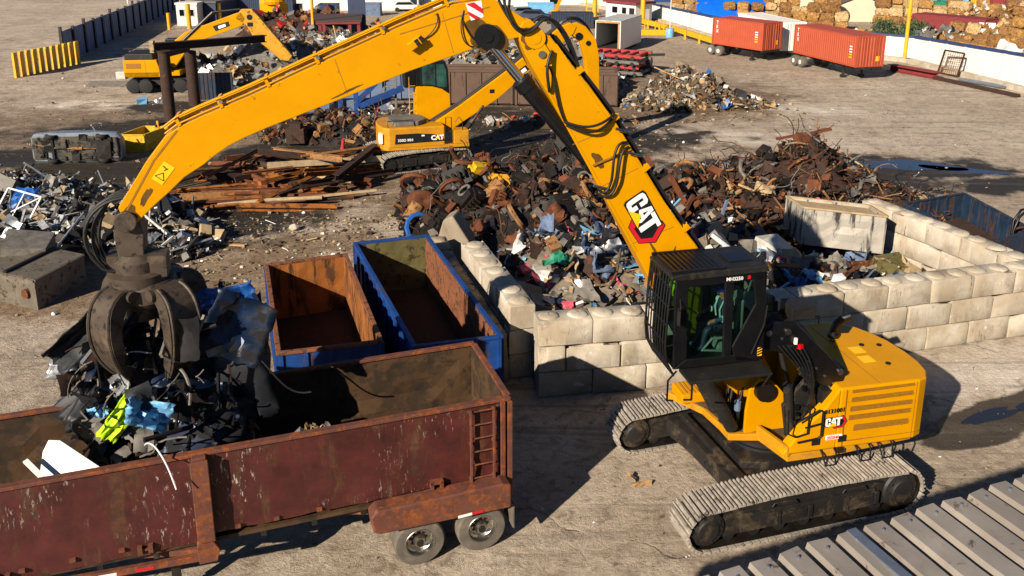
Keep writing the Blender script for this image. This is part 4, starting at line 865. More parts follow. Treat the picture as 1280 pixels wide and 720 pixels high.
b = MB(); bent_panel(b, (-5.95, 0, 0), (-.06, 0, 0), ZB, ZT - .05, .03, 24, 7, .035, 1); bent_panel(b, (-LN, 0, 0), (-6.0, 0, 0), 1.5, ZT - .05, .03, 28, 7, .035, 2); b.build('near_wall', M['maroon'], tr, smooth=30)
tr.children[-1].name = 'side_wall'
b = MB(); bent_panel(b, (-LN, .045, 0), (-.06, .045, 0), ZB + .06, ZT - .06, .01, 40, 6, .03, 3)
b.build('wall_lining', M['inner_rust'], tr)
b = MB(); bent_panel(b, (-LN, W - .05, 0), (-.06, W - .05, 0), 1.4, ZT - .05, .04, 40, 6, .03, 4); b.build('side_wall', M['inner_rust'], tr)
b = MB(); bent_panel(b, (-.06, .05, 0), (-.06, W - .05, 0), 1.4, ZT - .05, -.0 + .04, 10, 6, .025, 5); b.build('tailgate', M['inner_rust'], tr)
b = MB(); bent_panel(b, (-LN, W - .05, 0), (-LN, .05, 0), 1.4, ZT - .05, .04, 10, 6, .02, 6); b.build('front_wall', M['inner_rust'], tr)
b = MB(); b.b2((-LN, .04, 1.42), (-.08, W - .04, 1.5)); b.build('floor_plate', M['inner_rust'], tr)
b = MB(); b.b2((-LN, -.06, ZT - .07), (-.02, .09, ZT)); b.b2((-LN, W - .1, ZT - .07), (-.02, W + .03, ZT)); b.b2((-.11, .09, ZT - .068), (.02, W - .1, ZT - .002)); b.b2((-LN - .05, .09, ZT - .068), (-LN + .06, W - .1, ZT - .002))
split(b, 'top_rail', M['maroon_rust'], tr, bevel=.012)
b = MB()
for x in (-.19, -.04): b.b2((x - .05, -.075, 1.05 if x > -.1 else 1.3), (x + .05, -.002, ZT - .072))
for x in (-.02,): b.b2((x - .04, W, .98), (x + .05, W + .06, ZT - .072)); b.b2((x, .0, 1.0), (x + .05, .08, ZT - .08))
b.b2((-.02, .08, 1.15), (.045, W, 1.3)); split(b, 'corner_post', M['maroon_rust'], tr, bevel=.01)
# upright rib with its flared foot
b = MB(); b.prism([(-6.08, ZT - .02), (-5.83, ZT - .02), (-5.86, 1.62), (-5.74, 1.38), (-5.80, 1.15), (-6.12, 1.15), (-6.14, 1.5), (-6.02, 1.75)], (0, -.005, 0), (1, 0, 0), (0, 0, 1), 0, .18)
b.b2((-6.11, -.24, 1.62), (-5.80, -.186, ZT - .07)); b.build('upright_rib', M['maroon_rust'], tr, bevel=.015)
b = MB(); b.beam((-5.85, -.07, 1.22), (-13.0, -.07, 1.52), .1, .13); b.build('lower_rail', M['maroon_rust'], tr, bevel=.01)
b = MB()
for i in range(10):
    x0 = -6.9 - i * .62
    b.cur = i % 2; z = 1.22 + (-5.85 - x0) * .30 / 7.15
    b.beam((x0, -.122, z - .005), (x0 - .3, -.122, z + .0076), .006, .06)
split(b, 'reflective_tape', [M['red'], M['sign_white']], tr)
b = MB(); b.cur = 0; b.beam((-.95, -.395, 1.135), (-.72, -.395, 1.145), .006, .06); b.cur = 1; b.beam((-1.25, -.395, 1.12), (-.96, -.395, 1.134), .006, .06); split(b, 'reflective_tape', [M['red'], M['sign_white']], tr)
# fender beam, frame rails, axles
b = MB(); b.prism([(-.12, 1.07), (-.12, 1.60), (-.3, 1.66), (-2.85, 1.63), (-2.98, 1.5), (-2.94, 1.16), (-2.8, 1.10)], (0, -.01, 0), (1, 0, 0), (0, 0, 1), 0, .38); b.build('fender', M['maroon_rust'], tr, bevel=.04, seg=3)
b = MB()
for y in (.75, 1.75): b.b2((-12.8, y - .07, 1.1), (-.1, y + .07, 1.4))
for i in range(14): b.b2((-12.6 + i * .95, .05, 1.3), (-12.5 + i * .95, W - .05, 1.41))
split(b, 'chassis_rail', M['frame_dirty'], tr)
b = MB(); b.beam((-6.0, .0, 1.3), (-8.8, .9, 1.15), .1, .12); b.beam((-2.9, .2, 1.25), (-4.6, .8, 1.25), .09, .1); split(b, 'brace', M['maroon_rust'], tr)
for x in (-6.6,):
    for y in (.6, 1.9): 
        b = MB(); b.b2((x - .08, y - .08, .35), (x + .08, y + .08, 1.2)); b.b2((x - .18, y - .18, .0), (x + .18, y + .18, .06)); b.b2((x - .05, y - .05, .06), (x + .05, y + .05, .36)); b.build('landing_leg', M['frame_dirty'], tr)
b = MB()
for i in range(6): b.cyl((-.86, -.10, 1.72 + i * .30), (-.42, -.10, 1.72 + i * .30), .017, n=6)
for x in (-.88, -.40): b.b2((x - .02, -.14, 1.58), (x + .02, -.09, ZT - .1))
for x in (-.88, -.40):
    for z in (1.7, 2.5, 3.2): b.b2((x - .02, -.09, z - .03), (x + .02, -.02, z + .03))
b.build('ladder', M['maroon_rust'], tr)
b = MB(); b.b2((-1.72, -.12, 1.66), (-1.66, .0, 1.82)); b.b2((-1.52, -.12, 1.66), (-1.46, .0, 1.82)); b.b2((-1.72, -.12, 1.76), (-1.46, .0, 1.83))
for x in (-3.9, -4.7, -5.4, -7.4, -8.2, -9.0): b.b2((x - .05, -.06, 1.66), (x + .05, .0, 1.72))
for x in (-7.0, -9.3): b.b2((x - .14, -.1, 1.55), (x - .06, .0, 1.7)); b.b2((x + .04, -.1, 1.55), (x + .12, .0, 1.7)); b.b2((x - .14, -.07, 1.6), (x + .12, -.02, 1.64))
split(b, 'side_hook', M['maroon_rust'], tr)
b = MB(); b.b2((-.06, -.3, .5), (-.03, .3, 1.06)); b.build('mud_flap', M['tyre_dusty'], tr)
def wheel(root, x, y, r, wd, out, dual=True):
    t = MB(); pr = [(r * .58, -wd / 2), (r * .78, -wd * .52), (r * .93, -wd * .5), (r * .985, -wd * .40), (r, -wd * .3), (r, -wd * .16), (r * .975, -wd * .15), (r * .975, -wd * .11), (r, -wd * .1), (r, wd * .1), (r * .975, wd * .11), (r * .975, wd * .15), (r, wd * .16), (r, wd * .3), (r * .985, wd * .40), (r * .93, wd * .5), (r * .78, wd * .52), (r * .58, wd / 2)]
    w_ = MB(); w_.lathe(pr, 36, (x, y, r), 'y')
    if dual: w_.lathe(pr, 36, (x, y - out * (wd + .07), r), 'y')
    ty = w_.build('tyre', M['tyre_dusty'], root, smooth=30)
    w_ = MB(); o = out; a = [(r * .60, o * wd * .5), (r * .585, o * wd * .53), (r * .545, o * wd * .5), (r * .52, o * wd * .1), (r * .44, o * -.02), (r * .25, o * -.03), (r * .24, o * .05), (r * .2, o * .12), (0, o * .125)]
    w_.lathe(a if out < 0 else a, 32, (x, y, r), 'y')
    for i in range(10):
        an = i * math.pi / 5; p = Vector((x + r * .33 * math.cos(an), y + o * -.03, r + r * .33 * math.sin(an))); w_.cyl(p, p + Vector((0, o * .045, 0)), .022, n=6)
    w_.build('rim', M['steel_bright'], root, smooth=35)
    w_ = MB(); w_.lathe([(0, o * .14), (r * .14, o * .14), (r * .15, o * .02), (r * .3, o * 0)], 18, (x, y, r), 'y'); w_.build('hub', M['dusty_black'], root, smooth=40)
for x in (-.68, -1.98): 
    wheel(tr, x, -.02, .525, .26, -1)
    wheel(tr, x, W + .0, .525, .26, 1)
    b = MB(); b.cyl((x, .1, .525), (x, W - .1, .525), .08, n=10); b.build('axle', M['frame_dirty'], tr)
# ------------------------------------------------------------------ roll-off bins
def rolloff(label, pts, zt, paint, inner, floor_, seed, end_in=None, cap=None):
    p = [Vector((*q, 0)) for q in pts]           # far corner, far corner, near corner, near corner (round the rim)
    o = (p[0] + p[1] + p[2] + p[3]) / 4; d = ((p[0] + p[1]) / 2 - (p[2] + p[3]) / 2).normalized(); rz = math.atan2(d.y, d.x)
    t = thing('rolloff_bin', label, 'skip', o, rz)
    Mi = (Matrix.Translation(o) @ Matrix.Rotation(rz, 4, 'Z')).inverted(); q = [Mi @ v for v in p]
    ins = [v * .985 for v in q]
    for i, nm in enumerate(('end_wall', 'side_wall', 'end_wall', 'side_wall')):
        a, c = q[i], q[(i + 1) % 4]; b = MB(); L = (c - a).length
        bent_panel(b, a, c, .18, zt - .08, .02, max(6, int(L / .4)), 6, .02, seed + i)
        w_ = b.build(nm, paint, t)
        dd = (c - a).normalized(); nr = Vector((-dd.y, dd.x, 0)); ar = (q[1] - q[0]).cross(q[2] - q[1]).z; nr = nr * (1 if ar > 0 else -1)
        b = MB(); a2, c2 = a + nr * .075 + dd * .07, c + nr * .075 - dd * .07
        bent_panel(b, a2, c2, .2, zt - .08, .012, max(8, int(L / .35)), 6, .028, seed + 20 + i); b.build('wall_lining', (end_in if (end_in and i == 0) else inner), w_)
        b = MB(); n = int(L / .62)
        for k in range(n + 1):
            e = a + dd * (.05 + (L - .1) * k / max(1, n)) - nr * .04; b.beam((e.x, e.y, .2), (e.x, e.y, zt - .08), .09, .07)
        split(b, 'wall_rib', paint, w_)
    b = MB()
    for i in range(4):
        a, c = q[i], q[(i + 1) % 4]; dd = (c - a).normalized() * .05; h = (a - dd, c + dd) if i % 2 else (a + dd, c - dd)
        b.beam((h[0].x, h[0].y, zt - .04), (h[1].x, h[1].y, zt - .04), .13, .08 if i % 2 else .082)
    b.build('top_rail', cap or paint, t, bevel=.012)
    b = MB(); b.prism([(v.x * .98, v.y * .96) for v in q], (0, 0, .16), (1, 0, 0), (0, 1, 0), 0, .08); b.build('floor_plate', floor_, t)
    b = MB(); L = (q[1] - q[2]).length
    for y in (-.5, .5): b.b2((-L / 2 + .1, y - .06, .0), (L / 2 - .1, y + .06, .16))
    split(b, 'skid_rail', M['frame_dirty'], t)
    return t
bl = rolloff('shorter blue roll-off bin with bright orange rusted inside, beside the long blue bin', [(-7.77, 26.11), (-5.43, 27.01), (-3.39, 20.85), (-5.87, 20.19)], 2.14, M['blue_paint'], M['rust_orange'], M['rust_dark'], 31, cap=M['rust_brick'])
bb = rolloff('longer blue roll-off bin with brick red inner side, next to the concrete block wall', [(-5.30, 28.06), (-2.95, 28.82), (-.29, 21.13), (-2.49, 20.54)], 2.14, M['blue_paint'], M['rust_brick'], M['rust_dark'], 51, M['olive_rust'], cap=None)

# ------------------------------------------------------------------ concrete block walls
ORD = ['first', 'second', 'third', 'fourth', 'fifth', 'sixth', 'seventh', 'eighth', 'ninth', 'tenth', 'eleventh', 'twelfth', 'thirteenth', 'fourteenth', 'fifteenth', 'sixteenth']
ROW = {0: 'bottom', 1: 'middle', 2: 'top'}
def block_mesh(L, lugs, seed):
    r = random.Random(seed); b = MB(); h, t = .74, .76; nx = 6
    ch = .04; prof = [(-t/2, ch), (-t/2 + ch, 0), (t/2 - ch, 0), (t/2, ch), (t/2, h - ch), (t/2 - ch, h), (-t/2 + ch, h), (-t/2, h - ch)]
    xs = [-L/2, -L/2 + .03] + [-L/2 + L * i / nx for i in range(1, nx)] + [L/2 - .03, L/2]; n = 8; vs = []
    chip = [(r.choice([-1, 1]), r.choice([4, 5, 6, 7]), r.uniform(.05, .14)) for _ in range(r.choice([1, 1, 2, 3]))]
    for i, x in enumerate(xs):
        k = .965 if i in (0, len(xs) - 1) else 1
        for j, (y, z) in enumerate(prof):
            e = r.uniform(-.008, .008); yy, zz, xx = y * k + e, h/2 + (z - h/2) * k + r.uniform(-.006, .006), x
            for sd, jj, am in chip:
                if jj == j and ((sd < 0 and i < 3) or (sd > 0 and i > len(xs) - 4)): yy -= math.copysign(am * .6, yy); zz -= am if zz > .3 else 0
            vs.append((xx, yy, zz))
    fs = []
    for i in range(len(xs) - 1):
        for j in range(n): fs.append((i * n + j, (i + 1) * n + j, (i + 1) * n + (j + 1) % n, i * n + (j + 1) % n))
    fs += [tuple(range(n)), tuple((len(xs) - 1) * n + j for j in range(n))[::-1]]
    b.add(vs, [tuple(f[::-1]) for f in fs])
    if lugs:
        for x in ([-L * .27, L * .27] if L > 1.2 else [0]):
            o = len(b.v); b.lathe([(.30, h - .02), (.285, h + .02), (.22, h + .055), (.1, h + .066), (0, h + .07)], 14, (x, 0, 0))
            for q in range(o, len(b.v)): b.v[q] = (b.v[q][0] + r.uniform(-.012, .012), b.v[q][1] + r.uniform(-.012, .012), b.v[q][2] + r.uniform(-.01, .008))
    return b.mesh('concrete_block', [M['concrete']], 50)
def wall_course(pts, row, phase, name, group, fn, mat=None, lugs=True, wy=1):
    """blocks laid along a bent line"""
    seg = [(Vector((*pts[i], 0)), Vector((*pts[i + 1], 0))) for i in range(len(pts) - 1)]
    L = sum((b - a).length for a, b in seg)
    def at(d):
        for a, b in seg:
            l = (b - a).length
            if d <= l + 1e-6: return a + (b - a) * (d / l), math.atan2((b - a).y, (b - a).x)
            d -= l
        a, b = seg[-1]; return b, math.atan2((b - a).y, (b - a).x)
    d = 0; i = 0
    while d < L - .3:
        l = 1.52 if not (i == 0 and phase) else .76
        l = min(l, L - d); p, an = at(d + l / 2); p2, _ = at(min(L, d + l)); p1, _ = at(d); an = math.atan2((p2 - p1).y, (p2 - p1).x)
        r = random.Random(hash((name, row, i)) % 99991 if False else row * 131 + i * 17 + len(name))
        me = block_mesh(l - .025, lugs, row * 131 + i * 17 + len(name))
        if mat: me.materials[0] = mat
        ob = inst('concrete_block', me, fn(row, i), 'concrete block', (p.x + r.uniform(-.02, .02), p.y + r.uniform(-.02, .02), row * .755), (0, 0, an + r.uniform(-.014, .014)), (1, wy, 1), group)
        bv = ob.modifiers.new('edge', 'BEVEL'); bv.width = .012; bv.segments = 2; bv.limit_method = 'ANGLE'; bv.angle_limit = R(50)
        d += l; i += 1
GB = 'interlocking concrete blocks of the scrap bunker'
th_ = .38
P0, P1, P2 = (.70, 21.62), (3.75, 22.12), (16.2, 25.45)
off = Vector((-.25, .97)) * th_
front = [(P0[0] - .05, P0[1] + th_), (P1[0] + off.x, P1[1] + off.y), (P2[0] + off.x, P2[1] + off.y)]
front2 = front[:-1] + [(22.5, 27.5)]
for row in range(3):
    wall_course(front2, row, row == 1, 'front', GB, lambda r_, i: '%s row pale block, %s from the bin end of the wall behind the cab' % (ROW[r_], ORD[i] ), lugs=row == 2)
sidew = [(.30, 22.75), (-1.35, 28.0)]
for row in range(3):
    wall_course(sidew, row, row == 1, 'sidewall', GB, lambda r_, i: '%s row concrete block, %s from the corner in the wall facing the blue bins' % (ROW[r_], ORD[i]), lugs=row == 2)
backw = [(13.75, 32.55), (15.2, 29.4), (16.35, 26.15)]
for row in range(3):
    wall_course(backw, row, row == 1, 'back', GB, lambda r_, i: '%s row whitish block, %s from the far end, wall by the blue bin' % (ROW[r_], ORD[i]), lugs=row == 2)
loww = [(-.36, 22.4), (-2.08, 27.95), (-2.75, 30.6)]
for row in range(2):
    wall_course(loww, row, row == 1, 'lowrow', GB, lambda r_, i: '%s shaded block, %s from the near end of the low row between bin and wall' % (('lower', 'upper')[r_], ORD[i]), mat=M['concrete_dark'], lugs=row == 1, wy=.74)  # shade on the low row is put into its darker concrete colour
# loose chunk standing at the end of the low row
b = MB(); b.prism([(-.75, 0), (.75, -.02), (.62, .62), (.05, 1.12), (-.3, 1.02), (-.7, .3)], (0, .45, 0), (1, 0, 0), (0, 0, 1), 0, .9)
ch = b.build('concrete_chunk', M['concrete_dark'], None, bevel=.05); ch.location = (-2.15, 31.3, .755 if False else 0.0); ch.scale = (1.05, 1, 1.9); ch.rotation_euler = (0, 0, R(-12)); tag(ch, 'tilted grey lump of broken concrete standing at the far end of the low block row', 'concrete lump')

# ------------------------------------------------------------------ steel tank, skip, frame bin in and by the heaps
def tub(name, label, cat, corners, z0, zt, mo, mi, seed, group=None, tilt=(0, 0), lip=.1, open_=True):
    p = [Vector((*c, 0)) for c in corners]; o = sum(p, Vector()) / 4; d = (p[1] - p[0]).normalized(); rz = math.atan2(d.y, d.x)
    t = thing(name, label, cat, (o.x, o.y, z0), rz, group); t.rotation_euler = (tilt[0], tilt[1], rz)
    Mi = Matrix.Rotation(-rz, 4, 'Z'); q = [Mi @ (v - o) for v in p]
    for i in range(4):
        a, c = q[i], q[(i + 1) % 4]; b = MB(); bent_panel(b, a, c, .0, zt, .05, 8, 5, .02, seed + i); b.build('side_wall', mo, t)
    b = MB(); b.prism([(v.x * .96, v.y * .96) for v in q], (0, 0, .02), (1, 0, 0), (0, 1, 0), 0, .06); b.build('floor_plate', mi, t)
    b = MB()
    for i in range(4):
        a, c = q[i], q[(i + 1) % 4]; b.beam((a.x, a.y, zt), (c.x, c.y, zt), lip, .07 + .003 * (i % 2))
    b.build('top_rail', mo, t, bevel=.01)
    return t, q
s1, q1 = tub('steel_skip', 'weathered grey white open steel skip lying tilted on the scrap inside the block bunker', 'skip', [tuple(G(1004, 261, 2.5)[:2]), tuple(G(1109, 271, 2.5)[:2]), tuple(G(1086, 256, 2.5)[:2]), tuple(G(982, 246, 2.5)[:2])], 1.1, 1.4, M['skip_grey'], M['tan_scrap'], 71, tilt=(R(-2), R(1)))
for o_ in s1.children:
    if o_.name.startswith('top_rail'): o_.data.materials[0] = M['tan_scrap']
b = MB(); b.prism([(v.x * .93, v.y * .93) for v in q1], (0, 0, 1.26), (1, 0, 0), (0, 1, 0), 0, .05); b.build('lid_plate', M['tan_scrap'], s1)
bf, qf = tub('frame_bin', 'open blue steel bin with worn rim beyond the end of the block wall', 'skip', [tuple(G(1130, 253, 1.2)[:2]), tuple(G(1205, 240, 1.2)[:2]), tuple((G(1290, 285, 1.2))[:2]), tuple(G(1235, 305, 1.2)[:2])], 0, 1.15, M['blue_worn'], M['rust_dark'], 75)
b = MB()
for i in range(4):
    a, c = qf[i], qf[(i + 1) % 4]
    for k in range(1, 7): e = a.lerp(c, k / 7); b.beam((e.x, e.y, 0), (e.x, e.y, 1.18), .07, .12)
split(b, 'wall_rib', M['blue_worn'], bf)
t = thing('pipe_stand', 'black and rusty bent pipe stand at the outer end of the blue bin', 'frame', G(1272, 318, 0)); b = MB()
b.tube([(-.3, 0, 0), (-.3, 0, 1.0), (-.1, .1, 1.5), (.3, .3, 1.75), (1.6, .9, 1.8)], .05, 8); b.tube([(.0, .6, 0), (0, .6, 1.2), (.3, .7, 1.6), (1.8, 1.4, 1.7)], .05, 8); split(b, 'hoop', M['black'], t, smooth=50)
b = MB(); b.tube([(-.3, 0, 1.05), (1.7, .7, 1.15)], .045, 8); b.tube([(-.2, .1, .5), (1.7, .7, .6)], .045, 8); b.tube([(.4, .2, .0), (.5, .3, 1.5)], .04, 8); split(b, 'cross_pipe', M['rust'], t, smooth=50)
# grey steel tank lying on the ground by the frame edge, two dark ribs over its top
A, Bq = G(-60, 362, 0), G(48, 388, 0); Cq = Bq + Vector((.55, 2.35, 0)); D = A + Vector((.55, 2.35, 0))
t, q = tub('steel_tank', 'rust stained grey steel tank with two dark ribs over its top, behind the grab', 'tank', [tuple(A[:2]), tuple(Bq[:2]), tuple(Cq[:2]), tuple(D[:2])], 0, 1.05, M['tank_grey'], M['rust'], 79)
b = MB(); b.prism([(q[0].x, q[0].y), (q[1].x, q[1].y), (q[2].x, q[2].y), (q[3].x, q[3].y)], (0, 0, 1.05), (1, 0, 0), (0, 1, 0), 0, .05); b.build('cover_plate', M['tank_grey'], t, bevel=.01)
b = MB()
for f_ in (.33, .68):
    a, c = q[0].lerp(q[1], f_), q[3].lerp(q[2], f_); b.beam((a.x, a.y, 1.15), (c.x, c.y, 1.15), .12, .09)
split(b, 'cover_rib', M['ink'], t)
b = MB(); a = q[0].lerp(q[1], .9); b.cyl((a.x, a.y - .1, .55), (a.x, a.y + .06, .55), .16, n=16); a = q[0].lerp(q[1], .3); b.cyl((a.x, a.y - .1, .6), (a.x, a.y + .06, .6), .16, n=16); split(b, 'pipe_flange', M['rust'], t)

# ------------------------------------------------------------------ corrugated roof at the bottom edge
rp, rq = G(909, 720, 7.0), G(1246, 612, 7.0); e = (rq - rp); e.z = 0; e.normalize(); nn = Vector((e.y, -e.x, 0)); rp = rp + nn * .05
roof = thing('shed', 'near shed with weathered grey roof of deep steel ribs, beside the excavator tracks', 'roof', rp, math.atan2(e.y, e.x))
b = MB(); pt = .325; prof = []
for i in range(-22, 50):
    x = i * pt; prof += [(x, 0), (x + .035, 0), (x + .075, .125), (x + .285, .125)]
n = len(prof); vs = []
for y in (0, -.8, -1.6, -2.4, -3.2, -4.8, -6.6):
    for t_ in (0, -.02):
        for x, z in prof: vs.append((x + .12 + .02 * mnoise.noise(Vector((x * .9, y, 1))), y + .03 * mnoise.noise(Vector((x * 2.1, y, 4))), z + t_ + .035 * mnoise.noise(Vector((x * .7, y * .8, 2)))))
fs = []
for k in range(6):
    for i in range(n - 1):
        a = k * 2 * n + i; fs.append((a, a + 2 * n, a + 2 * n + 1, a + 1)); a += n; fs.append((a + 1, a + 2 * n + 1, a + 2 * n, a))
for i in range(n - 1): fs.append((n + i, i, i + 1, n + i + 1))
b.add(vs, fs); b.build('roof_sheet', M['roof_sheet'], roof)
b = MB()
for i in (-18, -11, -4, 3, 10, 17, 24, 31): b.b2((i * pt + .3, -6.6, .11), (i * pt + .405, -.0, .136))
split(b, 'lap_joint', M['galv'], roof)
b = MB()
for i in range(-22, 50, 1):
    y = -.12; b.cyl((i * pt + .30, y, .11), (i * pt + .30, y, .145), .014, n=6)
split(b, 'roof_screw', M['galv'], roof)
b = MB(); b.b2((-7, -6.6, -.25), (16, .0 - .06, -.02)); b.build('roof_edge', M['frame_dirty'], roof)
b = MB(); b.b2((-6.9, -6.5, -7.0), (15.9, -.25, -.25)); b.build('wall', M['cream'], roof)
# ------------------------------------------------------------------ second machine, behind the heap
E2 = (-5.1, 46.3, 0); E2R = R(14.5)
e2 = thing('material_handler', 'yellow tracked scrap handler with high cab on a yellow riser, behind the engine heap', 'excavator', E2, E2R)
t2 = R(11)
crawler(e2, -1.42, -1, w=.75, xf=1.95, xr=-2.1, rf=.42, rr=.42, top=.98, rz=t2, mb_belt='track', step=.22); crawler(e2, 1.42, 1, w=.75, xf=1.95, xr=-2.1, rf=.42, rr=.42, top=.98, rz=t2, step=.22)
b = MB(); b.at((0, 0, 0), (0, 0, t2)); b.b2((-.7, -1.2, .4), (.7, 1.2, .85)); b.lathe([(0, .85), (.75, .85), (.75, 1.08), (0, 1.08)], 24); b.build('car_body', M['frame_dirty'], e2)
b = MB(); b.prism([(-1.95, -1.3), (-1.75, -1.48), (2.55, -1.48), (2.55, -.5), (2.3, 1.48), (-1.75, 1.48), (-1.95, 1.3), (-2.15, .6), (-2.2, 0), (-2.15, -.6)], (0, 0, 1.08), (1, 0, 0), (0, 1, 0), 0, .18); b.build('deck', M['yellow_dusty'], e2, bevel=.02)
b = MB(); b.prism([(-1.98, -1.2), (-1.7, -1.5), (-1.2, -1.5), (1.25, -1.5), (1.25, -.55), (1.0, -.5), (1.0, 1.48), (-1.7, 1.48), (-1.98, 1.2), (-2.15, .6), (-2.2, 0), (-2.15, -.6)], (0, 0, 1.2), (1, 0, 0), (0, 1, 0), 0, 1.08); b.build('engine_house', M['yellow_dusty'], e2, bevel=.08, seg=3)
b = MB(); b.prism([(-1.35, -1.2), (-.1, -1.2), (.45, -.5), (.2, .8), (-1.3, .9), (-1.6, 0)], (0, 0, 2.27), (1, 0, 0), (0, 1, 0), 0, .25); b.build('engine_hood', M['grey_scrap'], e2, bevel=.06)
b = MB(); b.tube([(-1.7, -1.2, 2.28), (-1.7, -1.2, 2.6), (-.4, -1.25, 2.62), (-.3, -1.25, 2.28)], .025, 6); b.tube([(1.3, -1.45, 1.3), (1.3, -1.45, 2.7), (1.6, -1.45, 2.7), (1.62, -1.45, 1.3)], .025, 6); b.tube([(2.2, -1.45, 1.8), (2.2, -1.45, 2.45), (2.0, -1.45, 2.7), (1.8, -1.4, 2.4)], .025, 6)
for i in range(4): b.tube([(1.32, -1.5, 1.4 + i * .22), (1.6, -1.5, 1.4 + i * .22)], .02, 6)
split(b, 'handrail', M['black'], e2)
b = MB(); b.b2((1.72, -1.5, 1.26), (2.52, -.7, 1.98)); b.build('tool_box', M['yellow_dusty'], e2, bevel=.03)
b = MB(); b.prism([(-1.4, 1.42), (1.3, 1.47), (1.22, 1.56), (.7, 1.86), (-.2, 1.95), (-1.35, 1.95)], (0, -1.505, 0), (1, 0, 0), (0, 0, 1), 0, .006); b.build('flank_panel', M['ink'], e2)
writing('flank_mark', 'CAT', .34, (.5, -1.514, 1.56), (1, 0, 0), (0, 0, 1), M['sign_white'], e2, off=.018)
b = MB(); b.prism([(.72, 1.6), (.95, 1.6), (.835, 1.72)], (0, -1.522, 0), (1, 0, 0), (0, 0, 1), 0, .004); b.build('flank_wedge', M['logo_yellow'], e2)
writing('model_number', '330D MH', .2, (-1.25, -1.514, 1.55), (1, 0, 0), (0, 0, 1), M['sign_white'], e2, off=.004)
b = MB(); b.b2((.0, -1.512, 1.78), (.16, -1.505, 1.86)); b.build('flank_label', M['sign_white'], e2)
b = MB(); b.b2((-2.18, -.85, 1.45), (-2.0, -1.32, 1.95)); b.at((-2.07, -1.05, 1.7), (0, 0, R(-35))); b.box((0, 0, 0), (.04, .4, .45)); b.build('rear_label', M['sign_white'], e2)
# high cab on its riser
b = MB(); b.prism([(.02, 2.2), (1.95, 2.2), (1.92, 3.55), (1.5, 3.85), (1.0, 4.0), (.5, 4.05), (.06, 4.05)], (0, .52, 0), (1, 0, 0), (0, 0, 1), -.96, 0); b.build('cab_riser', M['yellow'], e2, bevel=.03)
b = MB(); b.prism([(.06, 4.05), (.5, 4.05), (1.0, 4.0), (1.5, 3.85), (1.9, 3.58), (1.85, 4.9), (1.7, 5.35), (.25, 5.42), (.05, 5.0)], (0, 1.44, 0), (1, 0, 0), (0, 0, 1), 0, .9)
b.b2((-.55, .5, 4.0), (.05, 1.4, 5.3)); b.build('cab_shell', M['black'], e2, bevel=.04)
b = MB(); b.prism([(.42, 4.15), (1.05, 4.08), (1.6, 3.92), (1.78, 4.0), (1.72, 4.9), (1.6, 5.22), (.42, 5.25)], (0, .54 - .01, 0), (1, 0, 0), (0, 0, 1), 0, .012); b.build('side_glass', PM('tinted_glass', '#2a4a44', .08, var=.9, scale=1.5, bump=0, spec=.9), e2)
b = MB(); b.prism([(.55, 4.35), (.85, 4.3), (1.0, 4.6), (.8, 4.95), (.6, 4.85)], (0, .524, 0), (1, 0, 0), (0, 0, 1), 0, .006); b.build('seat_back', M['galv'], e2)
b = MB(); b.b2((1.12, .515, 4.05), (1.2, .526, 5.24)); b.b2((.3, .515, 4.05), (.42, .526, 5.3)); split(b, 'window_pillar', M['ink'], e2)
b = MB()
for i in range(5): b.tube([(-.3, .5, 2.3 + i * .45), (.02, .5, 2.3 + i * .45)], .02, 6)
b.tube([(-.3, .5, 2.2), (-.3, .5, 4.6)], .025, 6); b.build('ladder', M['yellow_worn'], e2)
b = MB(); b.b2((-.7, .3, 2.25), (2.0, 1.48, 2.32)); b.build('riser_platform', M['yellow_dusty'], e2)
# boom, stick
bm2 = [(.5, 2.0), (.9, 1.55), (1.5, 1.65), (4.4, 3.4), (5.5, 4.3), (8.6, 6.75), (8.75, 7.1), (8.4, 7.35), (7.9, 7.15), (5.0, 4.95), (2.2, 3.05)]
b = MB(); b.prism(bm2, (0, .05, 0), (1, 0, 0), (0, 0, 1), 0, .55); bo2 = b.build('boom', M['yellow'], e2, bevel=.03)
b = MB(); b.tube([(.6, -.3, 2.2), (2.2, -.3, 3.12), (5.0, -.3, 5.05), (7.9, -.2, 7.25)], .05, 6); b.tube([(.6, -.1, 2.25), (2.2, -.1, 3.17), (5.0, -.1, 5.1), (7.9, -.1, 7.3)], .05, 6); split(b, 'hydraulic_pipe', M['hose'], bo2)
b = MB(); b.prism([(5.4, 4.4), (6.1, 4.9), (5.9, 5.15), (5.3, 4.75)], (0, -.505, 0), (1, 0, 0), (0, 0, 1), 0, .006); b.b2((3.9, -.52, 3.7), (4.15, -.5, 3.9)); b.build('boom_mark', M['ink'], bo2)
b = MB(); b.prism([(5.72, 4.67), (5.98, 4.85), (5.85, 5.02), (5.62, 4.86)], (0, -.515, 0), (1, 0, 0), (0, 0, 1), 0, .004); b.build('boom_letters', M['sign_white'], bo2)
for y in (-.75, .3):
    b = MB(); b.cyl((2.2, y, 1.45), (2.95, y, 2.35), .13, n=12); b.cyl((2.95, y, 2.35), (3.5, y, 3.1), .07, n=10); b.build('hoist_cylinder', M['dusty_black'], e2, smooth=40)
b = MB(); b.prism([(8.3, 7.2), (8.5, 6.7), (9.0, 6.3), (9.3, 5.3), (9.85, 1.7), (10.15, 1.6), (10.25, 1.9), (10.1, 5.5), (9.9, 6.4), (9.3, 7.1), (8.8, 7.35)], (0, -.02, 0), (1, 0, 0), (0, 0, 1), 0, .44); sk2 = b.build('stick', M['yellow'], e2, bevel=.03)
